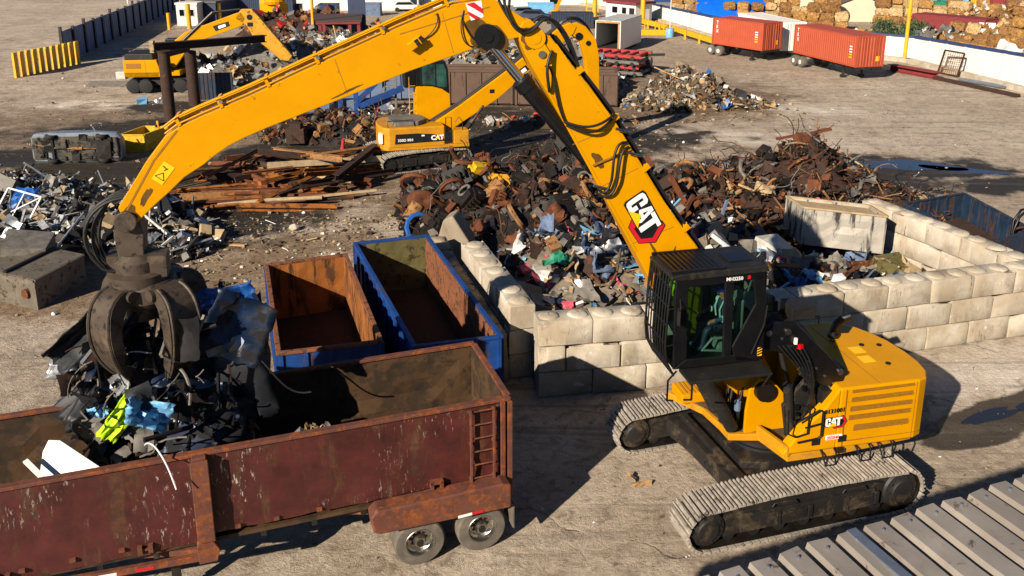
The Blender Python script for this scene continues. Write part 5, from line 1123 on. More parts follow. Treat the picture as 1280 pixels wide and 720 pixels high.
b = MB(); b.cyl((8.9, -.52, 6.6), (8.9, .1, 6.6), .2, n=14); b.cyl((9.45, -.5, 6.2), (9.45, .06, 6.2), .14, n=12); b.tube(bez((7.8, -.3, 7.2), (8.4, -.5, 7.9), (9.4, -.5, 7.5), (9.9, -.3, 6.2), 10), .05, 6); b.tube(bez((7.8, -.1, 7.2), (8.6, -.2, 8.0), (9.5, -.2, 7.6), (10.0, -.1, 6.0), 10), .05, 6); b.tube([(9.95, -.25, 6.2), (10.18, -.25, 4.0), (10.22, -.25, 2.0)], .05, 6); b.build('arm_pin', M['black'], e2)
b = MB(); b.lathe([(0, 1.7), (.3, 1.6), (.5, 1.2), (.45, .6), (.2, .2), (0, .2)], 12, (10.05, -.2, 0)); b.build('grapple', M['grapple'], e2)

# ------------------------------------------------------------------ third machine, beyond the post frame
e3 = thing('material_handler', 'yellow wheeled scrap handler reaching over a grey shred heap, behind the rusty post frame', 'excavator', (-26.9, 67.6, 0), R(5))
for x in (-1.9, -1.0, .6, 1.6):
    for y in (-1.25, 1.25):
        b = MB(); b.lathe([(0, -.25), (.3, -.25), (.5, -.2), (.55, -.1), (.55, .1), (.5, .2), (.3, .25), (0, .25)], 18, (x, y, .55), 'y'); b.build('tyre', M['rubber'], e3, smooth=40)
b = MB(); b.b2((-2.2, -.9, .55), (2.1, .9, 1.05)); b.lathe([(0, 1.05), (.7, 1.05), (.7, 1.25), (0, 1.25)], 18); b.build('chassis', M['frame_dirty'], e3)
b = MB(); b.prism([(-2.5, -1.4), (.1, -1.4), (.5, -1.0), (1.5, -1.0), (1.5, 1.4), (-2.5, 1.4)], (0, 0, 1.25), (1, 0, 0), (0, 1, 0), 0, .4); b.prism([(-2.5, 1.25), (.6, 1.25), (.2, 1.7), (-.05, 2.55), (-2.5, 2.55)], (0, 1.4, 0), (1, 0, 0), (0, 0, 1), 0, 2.8); b.build('engine_house', M['yellow'], e3, bevel=.06)
b = MB(); b.b2((-2.4, -1.3, 2.5), (-.3, 1.3, 3.0)); b.build('engine_hood', M['dusty_black'], e3, bevel=.05)
b = MB(); b.b2((.2, .4, 1.7), (1.7, 1.3, 3.9)); b.build('cab', M['black'], e3, bevel=.05)
b = MB(); b.b2((.4, .385, 2.5), (1.5, .4, 3.7)); b.build('cab_window', M['car_glass'], e3)
b = MB(); b.b2((-2.3, -1.412, 1.9), (-1.2, -1.4, 2.3)); b.build('side_grille', M['louver'], e3)
b = MB(); b.b2((-.9, -1.41, 1.3), (-.88, -1.4, 2.5)); b.b2((-2.45, -1.41, 1.6), (.2, -1.4, 1.62)); split(b, 'panel_seam', M['louver'], e3)
b = MB(); b.prism([(.1, 1.7), (.9, 1.7), (.5, 2.5), (-.05, 2.5)], (0, -1.0, 0), (1, 0, 0), (0, 0, 1), 0, .2); b.build('side_recess', M['black'], e3)
b = MB(); b.tube([(-2.4, -1.35, 3.0), (-2.4, -1.35, 3.4), (-.6, -1.35, 3.4), (-.4, -1.35, 3.0)], .03, 6); b.build('handrail', M['black'], e3)
b = MB(); b.b2((-3.3, -.9, 1.0), (-2.6, -.1, 1.6)); b.build('tank', M['alu_white'], e3, bevel=.05)
b = MB(); b.prism([(.2, 2.0), (1.0, 1.8), (2.4, 3.6), (6.3, 4.95), (6.6, 5.5), (6.3, 6.0), (5.9, 5.9), (2.0, 4.5), (1.2, 3.9)], (0, .1, 0), (1, 0, 0), (0, 0, 1), 0, .6); b.build('boom', M['yellow'], e3, bevel=.04)
b = MB(); b.prism([(4.3, 4.55), (5.4, 4.95), (5.3, 5.3), (4.1, 4.95)], (0, -.505, 0), (1, 0, 0), (0, 0, 1), 0, .006); b.build('boom_mark', M['ink'], e3)
b = MB(); b.prism([(4.55, 4.72), (5.1, 4.92), (5.05, 5.12), (4.5, 4.95)], (0, -.515, 0), (1, 0, 0), (0, 0, 1), 0, .006); b.build('boom_letters', M['sign_white'], e3)
b = MB(); b.cyl((1.5, -.5, 3.6), (4.2, -.5, 6.0), .12, n=10); b.cyl((4.2, -.5, 6.0), (6.2, -.4, 6.2), .09, n=8); b.build('stick_cylinder', M['black'], e3)
b = MB(); b.prism([(5.8, 5.5), (6.3, 6.2), (7.1, 6.2), (7.6, 5.6), (9.9, 2.6), (9.6, 2.2), (9.0, 2.3), (7.0, 4.2), (6.6, 5.0)], (0, .0, 0), (1, 0, 0), (0, 0, 1), 0, .5); b.build('stick', M['yellow_worn'], e3, bevel=.04)
b = MB(); b.cyl((6.9, -.52, 5.6), (6.9, .02, 5.6), .22, n=12); b.b2((6.7, -.53, 4.9), (7.1, -.5, 5.2)); b.build('arm_pin', M['black'], e3)
# fourth machine far off
e4 = thing('material_handler', 'small far yellow crane machine at the top of the yard before the white buildings', 'excavator', (-30.2, 113, 0), R(-30))
b = MB(); b.b2((-1.2, -1.2, 1.2), (1.3, 1.2, 2.6)); b.lathe([(0, 2.6), (1.2, 2.6), (1.3, 3.0), (1.1, 3.4), (0, 3.5)], 16, (.8, -.5, 0)); b.build('engine_house', M['yellow'], e4, bevel=.1)
b = MB(); b.beam((-1.0, 0, 2.0), (-1.4, 0, 7.0), .7, .7); b.b2((-1.5, -.9, 1.5), (-.6, .9, 4.6)); b.build('boom', M['yellow_worn'], e4)
b = MB(); b.b2((-1.8, -1.4, 0), (1.8, -.8, 1.0)); b.b2((-1.8, .8, 0), (1.8, 1.4, 1.0)); b.b2((-.8, -.8, .5), (.8, .8, 1.2)); split(b, 'crawler', M['frame_dirty'], e4)
e5 = thing('material_handler', 'small orange yellow loader arm showing behind the dark board', 'excavator', (-12.2, 110, 0), R(20))
b = MB(); b.beam((-.6, 0, .6), (.9, 0, 2.6), .5, .5); b.b2((-.9, -.8, .5), (.2, .8, 1.6)); b.build('boom', M['yellow'], e5)
b = MB(); b.b2((-1.4, -1, 0), (1.2, 1, .6)); b.build('chassis', M['black'], e5)

# ------------------------------------------------------------------ rusty post frame
gt = thing('pipe_gantry', 'rusty pipe posts with a heavy dark beam on top, before the wheeled machine', 'gantry', (-21.85, 55.2, 0))
b = MB(); b.cyl((0, 0, 0), (0, 0, 4.75), .36, n=20); b.cyl((0, 0, 4.75), (0, 0, 4.8), .44, n=20); b.build('post', M['rust_dark'], gt, smooth=40)
b = MB(); b.cyl((-.75, 6.6, 0), (-.75, 6.6, 3.85), .4, n=20); b.build('post', M['rust_dark'], gt, smooth=40)
b = MB(); b.ibeam((-.65, -.2, 5.05), (4.6, 6.5, 4.75), .5, .5, .05); b.ibeam((-.2, .2, 4.55), (-.75, 6.6, 4.1), .4, .45, .05); split(b, 'cross_beam', M['rust_dark'], gt)
b = MB(); b.b2((-.75, -.25, 4.7), (-.5, .05, 5.45)); b.build('end_plate', M['tan_scrap'], gt)

# ------------------------------------------------------------------ wrecked car lying on its side
car = thing('wrecked_car', 'silver wrecked car lying on its side with its dirty underside showing', 'car', (-23.4, 46.0, 0), R(4))
L2 = 2.33
def hull(nm, sec, m, **k):
    b = MB(); n = len(sec[0][1]); vs = [(x, y, z) for x, pr in sec for y, z in pr]; fs = []
    for i in range(len(sec) - 1):
        for j in range(n): fs.append((i * n + j, i * n + (j + 1) % n, (i + 1) * n + (j + 1) % n, (i + 1) * n + j))
    fs += [tuple(range(n))[::-1], tuple((len(sec) - 1) * n + j for j in range(n))]; b.add(vs, fs); return b.build(nm, m, car, **k)
def csec(h, zt, zb=.0, rf=.12): return [(0.02, zb + rf), (.02, zt - rf), (.12, zt), (h * .55, zt), (h, zt - .22), (h, zb + .22), (h * .55, zb), (.12, zb)]
hull('body', [(-L2, csec(.75, 1.45, .2)), (-L2 + .12, csec(.9, 1.62, .05)), (-1.3, csec(.98, 1.68, .02)), (-.9, csec(1.4, 1.66, .02)), (.5, csec(1.4, 1.66, .02)), (1.1, csec(.95, 1.68, .02)), (L2 - .25, csec(.85, 1.62, .05)), (L2 - .03, csec(.7, 1.4, .25))], M['silver'], smooth=35)
b = MB(); b.rbox((0, -.02, .84), (1.9, .06, 1.3), .02); b.rbox((-1.9, -.02, .84), (.65, .07, 1.15), .02); b.rbox((1.6, -.02, .84), (1.1, .06, 1.2), .02)
for y, z in ((-.07, .55), (-.07, 1.15), (-.06, .3), (-.06, 1.42)): b.b2((-1.0, y, z - .05), (1.0, y + .06, z + .05))
b.build('floor_pan', M['underbody'], car)
b = MB(); b.tube([(-2.1, -.09, 1.1), (-1.2, -.1, .9), (-.5, -.1, .85), (.3, -.12, .86), (1.0, -.1, .84), (1.5, -.1, .8)], .035, 8); b.cyl((-.2, -.12, .86), (.35, -.12, .86), .09, n=12); b.build('exhaust_pipe', M['rust_tan'], car)
b = MB(); b.cyl((-1.9, -.1, .95), (-1.9, .02, .95), .38, n=20); b.build('spare_well', M['underbody'], car)
b = MB(); b.rbox((1.45, -.1, .8), (.75, .16, .95), .05); b.beam((1.35, -.08, .15), (1.35, -.08, 1.55), .14, .1); b.beam((-1.2, -.08, .15), (-1.2, -.08, 1.55), .14, .12); b.tube([(2.15, -.06, .3), (2.2, -.06, .84), (2.15, -.06, 1.4)], .06, 8); split(b, 'axle', M['oily'], car)
r_ = random.Random(8); b = MB()
for i in range(26):
    x = r_.choice([r_.uniform(-2.1, -.8), r_.uniform(.9, 2.1), r_.uniform(-.8, .9)]); b.rbox((x, -.08, r_.uniform(.25, 1.45)), (r_.uniform(.08, .45), r_.uniform(.05, .14), r_.uniform(.06, .4)), .03, r_)
split(b, 'underbody_part', M['oily'], car)
b = MB(); b.rbox((-.75, -.12, 1.1), (.55, .14, .5), .03); b.build('fuel_tank', M['underbody'], car, bevel=.04)
for x in (-1.25, 1.4):
    for z in (1.56, .14):
        b = MB(); b.lathe([(.2, -.1), (.28, -.11), (.32, -.07), (.33, 0), (.32, .07), (.28, .11), (.2, .1), (.18, 0), (.05, .02), (0, .02)], 20, (0, 0, 0), 'z'); o = b.build('wheel', M['rubber'], car, smooth=40); o.location = (x, .0, 1.5 if z > 1 else .2); o.rotation_euler = (R(-8 if z > 1 else 6), R(6), 0)
b = MB(); b.tube([(.95, .35, 1.66), (.82, .35, 1.95), (.9, .5, 1.9)], .04, 6); b.build('side_mirror', M['silver'], car)

# yellow battered bin and rail behind it, round tubs
sy, qy = tub('scrap_bin', 'battered yellow steel bin standing next to the overturned car', 'skip', [(-22.1, 48.4), (-20.75, 48.4), (-20.2, 50.6), (-21.6, 50.6)], 0, 1.0, M['yellow_scrap'], M['black_scrap'], 91)
t = thing('rail_barrier', 'dark rusty rail barrier with yellow posts leaning behind the yellow bin', 'barrier', (-20.3, 50, 0)); b = MB(); b.beam((-.4, 0, 1.15), (3.2, 5.5, 1.5), .12, .15); b.beam((-.4, 0, .6), (3.2, 5.5, .8), .1, .1); split(b, 'rail', M['rust_dark'], t)
for k in range(5):
    b = MB(); p = Vector((-.3, .1, 0)).lerp(Vector((3.1, 5.4, 0)), k / 4); b.beam(p, p + Vector((0, 0, 1.45)), .12, .12); b.build('post', M['yellow_worn'], t)
for i, (x, y, lb) in enumerate([(-18.3, 43.6, 'dented rusty steel drum rim beside the long arm, nearer the overturned car'), (-17.4, 39.2, 'pale rimmed steel tub beside the long arm above the light scrap heap')]):
    b = MB(); b.lathe([(.0, .05), (.36, .05), (.40, .5), (.46, .52), (.46, .56), (.38, .56), (.33, .12), (0, .12)], 20); o = b.build('steel_tub', M['tan_scrap' if i else 'rust_tan'], None, smooth=35); o.location = (x, y, 0); o.rotation_euler = (.2, .1, 0); tag(o, lb, 'tub')

# ------------------------------------------------------------------ loose pile of steel beams
r = random.Random(21); mats = [M['rust_tan'], M['rust'], M['rust_dark'], M['rust_orange'], M['tan_scrap']]
def beam_mesh(kind, L, m):
    b = MB(); p, q = (-L / 2, 0, 0), (L / 2, 0, 0)
    if kind == 0: b.ibeam(p, q, r.uniform(.2, .34), r.uniform(.25, .4), .03)
    elif kind == 1: b.tube([p, (0, r.uniform(-.1, .1), 0), q], r.uniform(.07, .16), 10)
    elif kind == 2: b.beam(p, q, r.uniform(.15, .3), r.uniform(.12, .25))
    else: b.ibeam(p, q, .12, .12, .02)
    return b.mesh('steel_beam', [m])
GBM = 'loose rusty beams of the steel pile'
LB = {0: 'rusty brown rolled steel beam lying loose in the beam pile under the long arm', 1: 'rusty steel pipe lying loose in the beam pile under the long arm', 2: 'rusty box section lying loose in the beam pile under the long arm', 3: 'thin rusty steel bar lying loose in the beam pile under the long arm'}
NM = {0: 'steel_beam', 1: 'steel_pipe', 2: 'box_section', 3: 'steel_bar'}
for i in range(78):
    kind = r.choice([0, 0, 1, 1, 2, 3, 3]); L = r.uniform(2.0, 6.2)
    if i < 22:   # the long ones in front lie nearly along the row
        x, y = r.uniform(-14.2, -9), r.uniform(37.6, 40.4); a = R(12 + r.uniform(-7, 9)); L = r.uniform(3.5, 6.8); z = r.uniform(.08, .4)
    else:
        x, y = r.uniform(-15.5, -7.6), r.uniform(39.5, 45.5); a = r.choice([R(r.uniform(-50, 40)), R(r.uniform(-30, 30)), R(r.uniform(40, 80))]); z = .12 + r.random() ** 1.5 * 1.1
    tl = min(.25, z * .5) * r.uniform(-1, 1) / max(1, L * .35)
    o = inst(NM[kind], beam_mesh(kind, L, r.choice(mats)), LB[kind], 'beam' if kind in (0, 2) else 'pipe' if kind == 1 else 'bar', (x, y, z), (r.uniform(0, 3), tl, a), 1, GBM)
o = None
b = MB(); b.cyl((0, 0, 0), (0, 0, .05), .28, n=4); b.lathe([(.2, .05), (.12, .5), (.09, .95), (.0, .95)], 14); o = b.build('traffic_cone', M['red_scrap'], None, smooth=35); o.location = G(428, 194); tag(o, 'faded orange traffic cone standing by the far end of the beam pile', 'cone'); o.rotation_euler = (.1, .12, 0)

# ------------------------------------------------------------------ low containers with light scrap behind the second machine
def corr(b, p, q, z0, z1, amp=.04, pitch=.28):
    """corrugated upright sheet from p to q, with thickness"""
    p, q = Vector((*p, 0)), Vector((*q, 0)); d = q - p; L = d.length; d /= L; nr = Vector((d.y, -d.x, 0)); n = max(2, int(L / pitch)); pr = []
    for i in range(n):
        x = L * i / n; w_ = L / n; pr += [(x, 0), (x + w_ * .3, 0), (x + w_ * .45, amp), (x + w_ * .85, amp)]
    pr.append((L, 0)); m = len(pr); vs = []
    for t_ in (0, -.04):
        for z in (z0, z1):
            for x, y in pr: c = p + d * x + nr * (y + t_); vs.append((c.x, c.y, z))
    fs = []
    for i in range(m - 1): fs.append((i, i + 1, m + i + 1, m + i)); fs.append((2 * m + m + i, 2 * m + m + i + 1, 2 * m + i + 1, 2 * m + i)); fs.append((m + i, m + i + 1, 3 * m + i + 1, 3 * m + i))
    b.add(vs, fs)
def open_box(name, label, x0, y0, L, Wd, H, rz, mo, mi, group=None, ribs=True):
    t = thing(name, label, 'container', (x0, y0, 0), rz, group)
    for p, q in (((0, 0), (L, 0)), ((L, 0), (L, Wd)), ((L, Wd), (0, Wd)), ((0, Wd), (0, 0))):
        b = MB(); d = Vector((q[0] - p[0], q[1] - p[1], 0)).normalized(); b.beam((p[0], p[1], H / 2 + .1), (q[0], q[1], H / 2 + .1), .06, H - .2)
        w_ = b.build('side_wall', mo, t)
        b = MB(); n = int((Vector(q) - Vector(p)).length / .95)
        for k in range(n + 1):
            c = Vector(p).lerp(Vector(q), k / n); nr = Vector((d.y, -d.x)); b.beam((c.x + nr.x * .06, c.y + nr.y * .06, .15), (c.x + nr.x * .06, c.y + nr.y * .06, H - .1), .12, .1)
        split(b, 'wall_rib', mo, w_)
    b = MB()
    for p, q in (((-.06, 0), (L + .06, 0)), ((-.06, Wd), (L + .06, Wd))): b.beam((p[0], p[1], H), (q[0], q[1], H), .16, .16)
    for p, q in (((0, .08), (0, Wd - .08)), ((L, .08), (L, Wd - .08))): b.beam((p[0], p[1], H), (q[0], q[1], H), .16, .157)
    b.build('top_rail', mo, t); b = MB(); b.b2((.05, .05, .1), (L - .05, Wd - .05, .2)); b.build('floor_plate', mi, t); return t
gy = PM('brown_container', '#5b4638', .8, var=.2, scale=1.5, wear='#3c2a20', wear_amt=.35, streak=True, dirt='#7a6450', dirt_amt=.35)
open_box('scrap_container', 'brown ribbed open container with scrap above its rim, directly behind the high cab', -6.6, 61.6, 6.6, 2.5, 2.5, R(-2), gy, M['rust_dark'])
open_box('scrap_container', 'brown ribbed open container between the high cab and the foot of the near boom', .3, 61.2, 7.0, 2.5, 2.4, R(-3), gy, M['rust_dark'])
open_box('scrap_container', 'worn grey brown container behind the blue press frame', -12.6, 63.0, 5.6, 2.5, 2.3, R(3), M['bluegrey'], M['rust_dark'])
# blue press frame and small ladder tower
bp_ = thing('baling_press', 'blue steel frame of a baling press with slanted struts behind the beam pile', 'machine', (-13.2, 57.2, 0), R(8))
b = MB(); b.b2((-1.6, -.4, .5), (5.2, .4, 1.25)); b.build('bed', M['bluegrey'], bp_, bevel=.03)
b = MB(); b.beam((1.3, -.5, 0), (1.3, -.5, 3.2), .35, .3); b.beam((1.9, -.5, 0), (1.9, -.5, 3.1), .25, .3); b.beam((2.9, -.5, 0), (2.9, -.5, 3.3), .4, .3); split(b, 'column', M['blue_paint'], bp_)
b = MB(); b.beam((3.0, -.55, 1.2), (5.2, -.4, 3.3), .4, .3); b.beam((3.1, -.6, .9), (6.0, -.4, 2.0), .5, .35); b.beam((.8, -.5, 3.2), (5.4, -.4, 3.2), .3, .3); split(b, 'strut', M['blue_paint'], bp_)
b = MB(); b.b2((-1.4, -.6, 0), (-1.0, .3, 1.3)); b.build('foot', M['yellow_worn'], bp_)
lt = thing('ladder_tower', 'narrow grey ladder tower between the blue press and the high cab', 'ladder', (-8.1, 57.6, 0)); b = MB()
for x in (-.4, .4): b.beam((x, 0, 0), (x, 0, 3.3), .14, .14)
for i in range(9): b.beam((-.4, 0, .3 + i * .36), (.4, 0, .3 + i * .36), .07, .1)
b.build('ladder', M['grey_scrap'], lt); lt.children[0].name = 'rungs'
b = MB(); b.beam((-.8, -2, .15), (2.0, -2, .2), .8, .25); o = b.build('blue_beam', M['pale_blue'], None); o.location = (-10.6, 55.5, 0); tag(o, 'light blue painted beam lying on the ground before the ladder tower', 'beam')
o = None
b = MB(); b.rbox((0, 0, .6), (1.1, .9, .9), .04); b.rbox((0, -.1, 1.2), (.6, .6, .3), .04); o = b.build('machine_part', M['rust_dark'], None, bevel=.03); o.location = G(372, 181); tag(o, 'dark maroon machine box on a yellow foot behind the beam pile', 'machine part')
# ------------------------------------------------------------------ scrap heaps
class Heap:
    def __init__(s, bumps, seed): s.b = bumps; s.s = seed
    def h(s, x, y):
        z = 0
        for cx, cy, rx, ry, rot, hh in s.b:
            dx, dy = x - cx, y - cy; c, sn = math.cos(rot), math.sin(rot); u, v = (dx * c + dy * sn) / rx, (-dx * sn + dy * c) / ry; d = u * u + v * v
            if d < 1: z = max(z, hh * (1 - d) ** .8)
            # broad skirts keep the heap from looking like a dome
        if z > .02: z *= 1 + .45 * mnoise.noise(Vector((x * .7, y * .7, s.s))) + .25 * mnoise.noise(Vector((x * 1.9, y * 1.9, s.s + 3)))
        return max(0, z)
    def bounds(s):
        return (min(c[0] - max(c[2], c[3]) for c in s.b), max(c[0] + max(c[2], c[3]) for c in s.b), min(c[1] - max(c[2], c[3]) for c in s.b), max(c[1] + max(c[2], c[3]) for c in s.b))
    def point(s, r, lo=.08):
        x0, x1, y0, y1 = s.bounds()
        for _ in range(400):
            x, y = r.uniform(x0, x1), r.uniform(y0, y1); z = s.h(x, y)
            if z > lo: return x, y, z
        return x, y, z
    def normal(s, x, y):
        e = .25; return Vector((s.h(x - e, y) - s.h(x + e, y), s.h(x, y - e) - s.h(x, y + e), 2 * e)).normalized()
    def mound(s, b, step, jit=.09, r=random):
        x0, x1, y0, y1 = s.bounds(); nx, ny = int((x1 - x0) / step) + 1, int((y1 - y0) / step) + 1; idx = {}; vs = []; fs = []
        for j in range(ny + 1):
            for i in range(nx + 1):
                x, y = x0 + i * step, y0 + j * step; z = s.h(x, y)
                idx[i, j] = len(vs); k = jit if z > 0 else 0
                vs.append((x + r.uniform(-k, k), y + r.uniform(-k, k), z * .88 + r.uniform(-k, k) if z > 0 else -.05))
        for j in range(ny):
            for i in range(nx):
                q = (idx[i, j], idx[i + 1, j], idx[i + 1, j + 1], idx[i, j + 1])
                if any(vs[a][2] > -.04 for a in q): fs.append(q)
        b.add(vs, fs)
def place(b, x, y, z, r, tilt=1.): b.at((x, y, z), (r.uniform(-1, 1) * tilt, r.uniform(-1, 1) * tilt, r.uniform(0, 6.28)))
def piece(b, kind, s, r):
    """one bit of scrap about s metres across at the builder's current matrix"""
    if kind == 'sheet': b.sheet(s * r.uniform(.7, 1.4), s * r.uniform(.4, .9), 6, 4, s * .12, 1, r)
    elif kind == 'bar':
        L = s * r.uniform(1.2, 2.6); b.tube([(-L / 2, 0, 0), (-L * .1, r.uniform(-.1, .1) * L, r.uniform(-.06, .06) * L), (L / 2, r.uniform(-.08, .08) * L, 0)], r.uniform(.018, .045) * (s + .4), 5)
    elif kind == 'beam': L = s * r.uniform(1, 2.2); b.beam((-L / 2, 0, 0), (L / 2, 0, 0), s * r.uniform(.08, .2), s * r.uniform(.06, .14))
    elif kind == 'box': b.rbox((0, 0, 0), (s * r.uniform(.5, 1), s * r.uniform(.4, .8), s * r.uniform(.25, .6)), s * .07, r)
    elif kind == 'lump': b.lump((s * r.uniform(.5, 1), s * r.uniform(.5, .9), s * r.uniform(.35, .7)), .25, r, 1)
    elif kind == 'ring': b.tube(arc((0, 0, 0), s * .45, 0, 6.283, 12, (1, 0, 0), (0, 1, 0))[:-1], s * .09, 6, closed=True)
    elif kind == 'drum': b.lathe([(0, -s * .4), (s * .3, -s * .4), (s * .32, -s * .1), (s * .28, 0), (s * .32, .1 * s), (s * .3, s * .4), (s * .2, s * .42), (0, s * .36)], 12)
    elif kind == 'pipe':
        L = s * r.uniform(.8, 1.6); b.tube(bez((-L / 2, 0, 0), (-L * .2, 0, r.uniform(-.3, .3) * L), (L * .2, r.uniform(-.4, .4) * L, 0), (L / 2, r.uniform(-.2, .2) * L, .1), 6), s * r.uniform(.06, .13), 8)
    elif kind == 'engine':
        b.rbox((0, 0, 0), (s, s * .55, s * .5), s * .04, r); b.rbox((0, 0, s * .36), (s * .85, s * .4, s * .26), s * .04, r); b.rbox((.05 * s, 0, -s * .32), (s * .7, s * .42, s * .22), s * .04, r)
        for k in range(4): b.tube([(-s * .36 + k * s * .22, s * .2, s * .2), (-s * .36 + k * s * .22, s * .4, s * .22), (-s * .3 + k * s * .16, s * .46, -s * .05)], s * .06, 6)
        b.lathe([(0, 0), (s * .24, 0), (s * .26, s * .04), (s * .24, s * .1), (s * .1, s * .1), (0, s * .14)], 12, (s * .5, 0, 0), 'x'); b.lathe([(0, 0), (s * .16, 0), (s * .16, s * .08), (0, s * .1)], 10, (-s * .62, .05 * s, -.05 * s), 'x')
    elif kind == 'tangle':
        p = Vector((0, 0, 0)); d = Vector((r.uniform(-1, 1), r.uniform(-1, 1), r.uniform(-.2, .6))).normalized(); pts = [p]
        for _ in range(7): d = (d + Vector((r.uniform(-1, 1), r.uniform(-1, 1), r.uniform(-.8, .8))) * .6).normalized(); p = p + d * s * .35; pts.append(p)
        b.tube(pts, .012 + .012 * s, 4)
    elif kind == 'rag': b.sheet(s, s * r.uniform(.6, 1), 8, 7, s * .26, 2, r)
def scatter(name, heap, n, kinds, mats, smin, smax, seed, label, cat, step=.35, base=M['soil'], up=.05, tilt=1., r_fn=None):
    r = random.Random(seed); b = MB(); b.at(); b.cur = 0; heap.mound(b, step, .1, r)
    for i in range(n):
        x, y, z = heap.point(r, .03); s = smin + (smax - smin) * r.random() ** 2.6; place(b, x, y, z * .9 + r.uniform(-.15, .25) * s + up, r, tilt); b.cur = 1 + r.randrange(len(mats)); piece(b, r.choice(kinds), s, r)
    b.at(); o = b.build(name, [base] + mats, None, 38); return tag(o, label, cat, kind='stuff')
PROTO = {}
HN = {'pieces of the engine heap': 'the engine heap behind the bunker', 'loose pieces in the bunker rubbish': 'the rubbish in the concrete bunker', 'loose pieces of the tangled heap': 'the tangled heap behind the steel skip', 'loose pieces of the dusty heap': 'the dusty heap in the open yard', 'loose pieces of the light scrap heap': 'the light scrap heap behind the grab'}
def singles(heap, n, spec, seed, group, smin, smax, tilt=.9, lo=.15):
    """countable pieces lying on top of a heap; spec: (kind, object name, label, category, materials)"""
    r = random.Random(seed)
    for i in range(n):
        kind, nm, lb, ct, ms = r.choice(spec); m = r.choice(ms); key = (kind, m.name, r.randrange(3))
        if key not in PROTO:
            b = MB(); piece(b, kind, 1.0, random.Random(hash(kind) % 7 if False else len(kind) * 31 + key[2])); PROTO[key] = b.mesh(nm, [m], 40 if kind in ('drum', 'ring', 'pipe', 'engine') else None)
        x, y, z = heap.point(r, lo); s = smin + (smax - smin) * r.random() ** 1.6
        top = max(c_[5] for c_ in heap.b); zone = 'atop' if z > .72 * top else 'midway up' if z > .38 * top else 'low on'
        zz = 'large' if s > smin + .5 * (smax - smin) else 'small'; tone = {'rust': 'rust red', 'dark': 'dark', 'oily': 'oily black', 'tan_': 'tan', 'plai': 'rust red', 'grey': 'grey', 'scra': 'silver', 'whit': 'white', 'blue': 'blue', 'pale': 'pale blue', 'blac': 'black', 'spli': 'pale', 'worn': 'worn blue'}.get(m.name[:4], 'dark')
        lb = '%s %s %s lying %s %s' % (zz, tone, nm.replace('_', ' '), zone, HN[group])
        inst(nm, PROTO[key], lb, ct, (x, y, z * .92 + .18 * s), (r.uniform(-1, 1) * tilt, r.uniform(-1, 1) * tilt, r.uniform(0, 6.28)), s, group)

IR = [M['rust'], M['rust_dark'], M['oily'], M['rust_tan'], M['grey_scrap']]
# heap of engines and axles
hA = Heap([(-1.5, 38.3, 3.8, 3.0, 0, 2.1), (2.5, 38.6, 4.2, 3.6, 0, 2.7), (5.5, 36.2, 4.0, 4.0, 0, 2.5), (2.0, 34.6, 4.0, 3.4, 0, 2.2), (-1.5, 35.8, 3.2, 2.4, 0, 1.5), (6.8, 32.5, 3.5, 4, 0, 1.9)], 3)
scatter('engine_debris', hA, 2600, ['box', 'lump', 'bar', 'pipe', 'engine', 'beam', 'ring', 'lump', 'tangle', 'box'], [M['rust_dark'], M['oily'], M['rust'], M['oily'], M['rust'], M['grey_scrap'], M['rust_dark'], M['black_scrap'], M['rust_dark']], .1, .75, 101, 'dense heap of rusty engine and axle scrap behind the concrete bunker', 'scrap heap', base=M['oily'])
sp = [('engine', 'engine_block', 'oily rust brown engine block lying on the engine heap behind the bunker', 'engine', [M['rust_dark'], M['oily'], M['rust']]), ('engine', 'engine_block', 'oily rust brown engine block lying on the engine heap behind the bunker', 'engine', [M['rust_dark'], M['oily'], M['oily']]),
      ('pipe', 'bent_pipe', 'bent rusty pipe stub lying on the engine heap behind the bunker', 'pipe', [M['rust'], M['rust_tan']]), ('drum', 'steel_drum', 'squashed rusty drum lying on the engine heap behind the bunker', 'drum', [M['rust'], M['rust_tan'], M['oily']]), ('beam', 'steel_beam', 'short rusty beam end lying on the engine heap behind the bunker', 'beam', [M['rust'], M['rust_dark']]),
      ('ring', 'steel_ring', 'rusty ring gear lying on the engine heap behind the bunker', 'ring', [M['rust'], M['rust_tan']]), ('sheet', 'bent_plate', 'bent rusty plate lying on the engine heap behind the bunker', 'plate', [M['rust_tan'], M['grey_scrap'], M['rust']])]
singles(hA, 110, sp, 102, 'pieces of the engine heap', .6, 1.3)
def one(kind, nm, lb, ct, m, p, s, rot, seed=3, smooth=None):
    b = MB(); piece(b, kind, s, random.Random(seed)); o = b.build(nm, m, None, smooth); o.location = p; o.rotation_euler = rot; return tag(o, lb, ct)
def on(heap, u, v, z0=1.5, dz=.1):
    p = G(u, v, z0)
    for _ in range(6): z = heap.h(p.x, p.y); p = G(u, v, z * .92 + dz)
    return p
one('engine', 'engine_block', 'bright yellow engine lump, upper of the two on the engine heap', 'engine', M['yellow_scrap'], on(hA, 600, 217), 1.0, (.3, .2, .5))
one('engine', 'engine_block', 'dull yellow rounded gearbox lump, lower of the two yellow ones on the engine heap', 'engine', M['yellow_worn'], on(hA, 622, 232), 1.1, (.9, .2, 1.9), 5)
one('drum', 'steel_drum', 'large rusty tan casing standing upright in the middle of the engine heap', 'drum', M['rust_tan'], on(hA, 668, 265), 2.0, (.25, .2, .3), 5, 40)
one('drum', 'steel_drum', 'rusty wheel hub drum at the beam pile end of the engine heap', 'drum', M['rust'], on(hA, 525, 250), 1.4, (1.3, .1, .4), 5, 40)
one('box', 'steel_box', 'pale grey steel box lodged upright in the engine heap beside the near boom', 'box', M['tan_scrap'], on(hA, 712, 252), 1.3, (.2, .1, .5), 8)
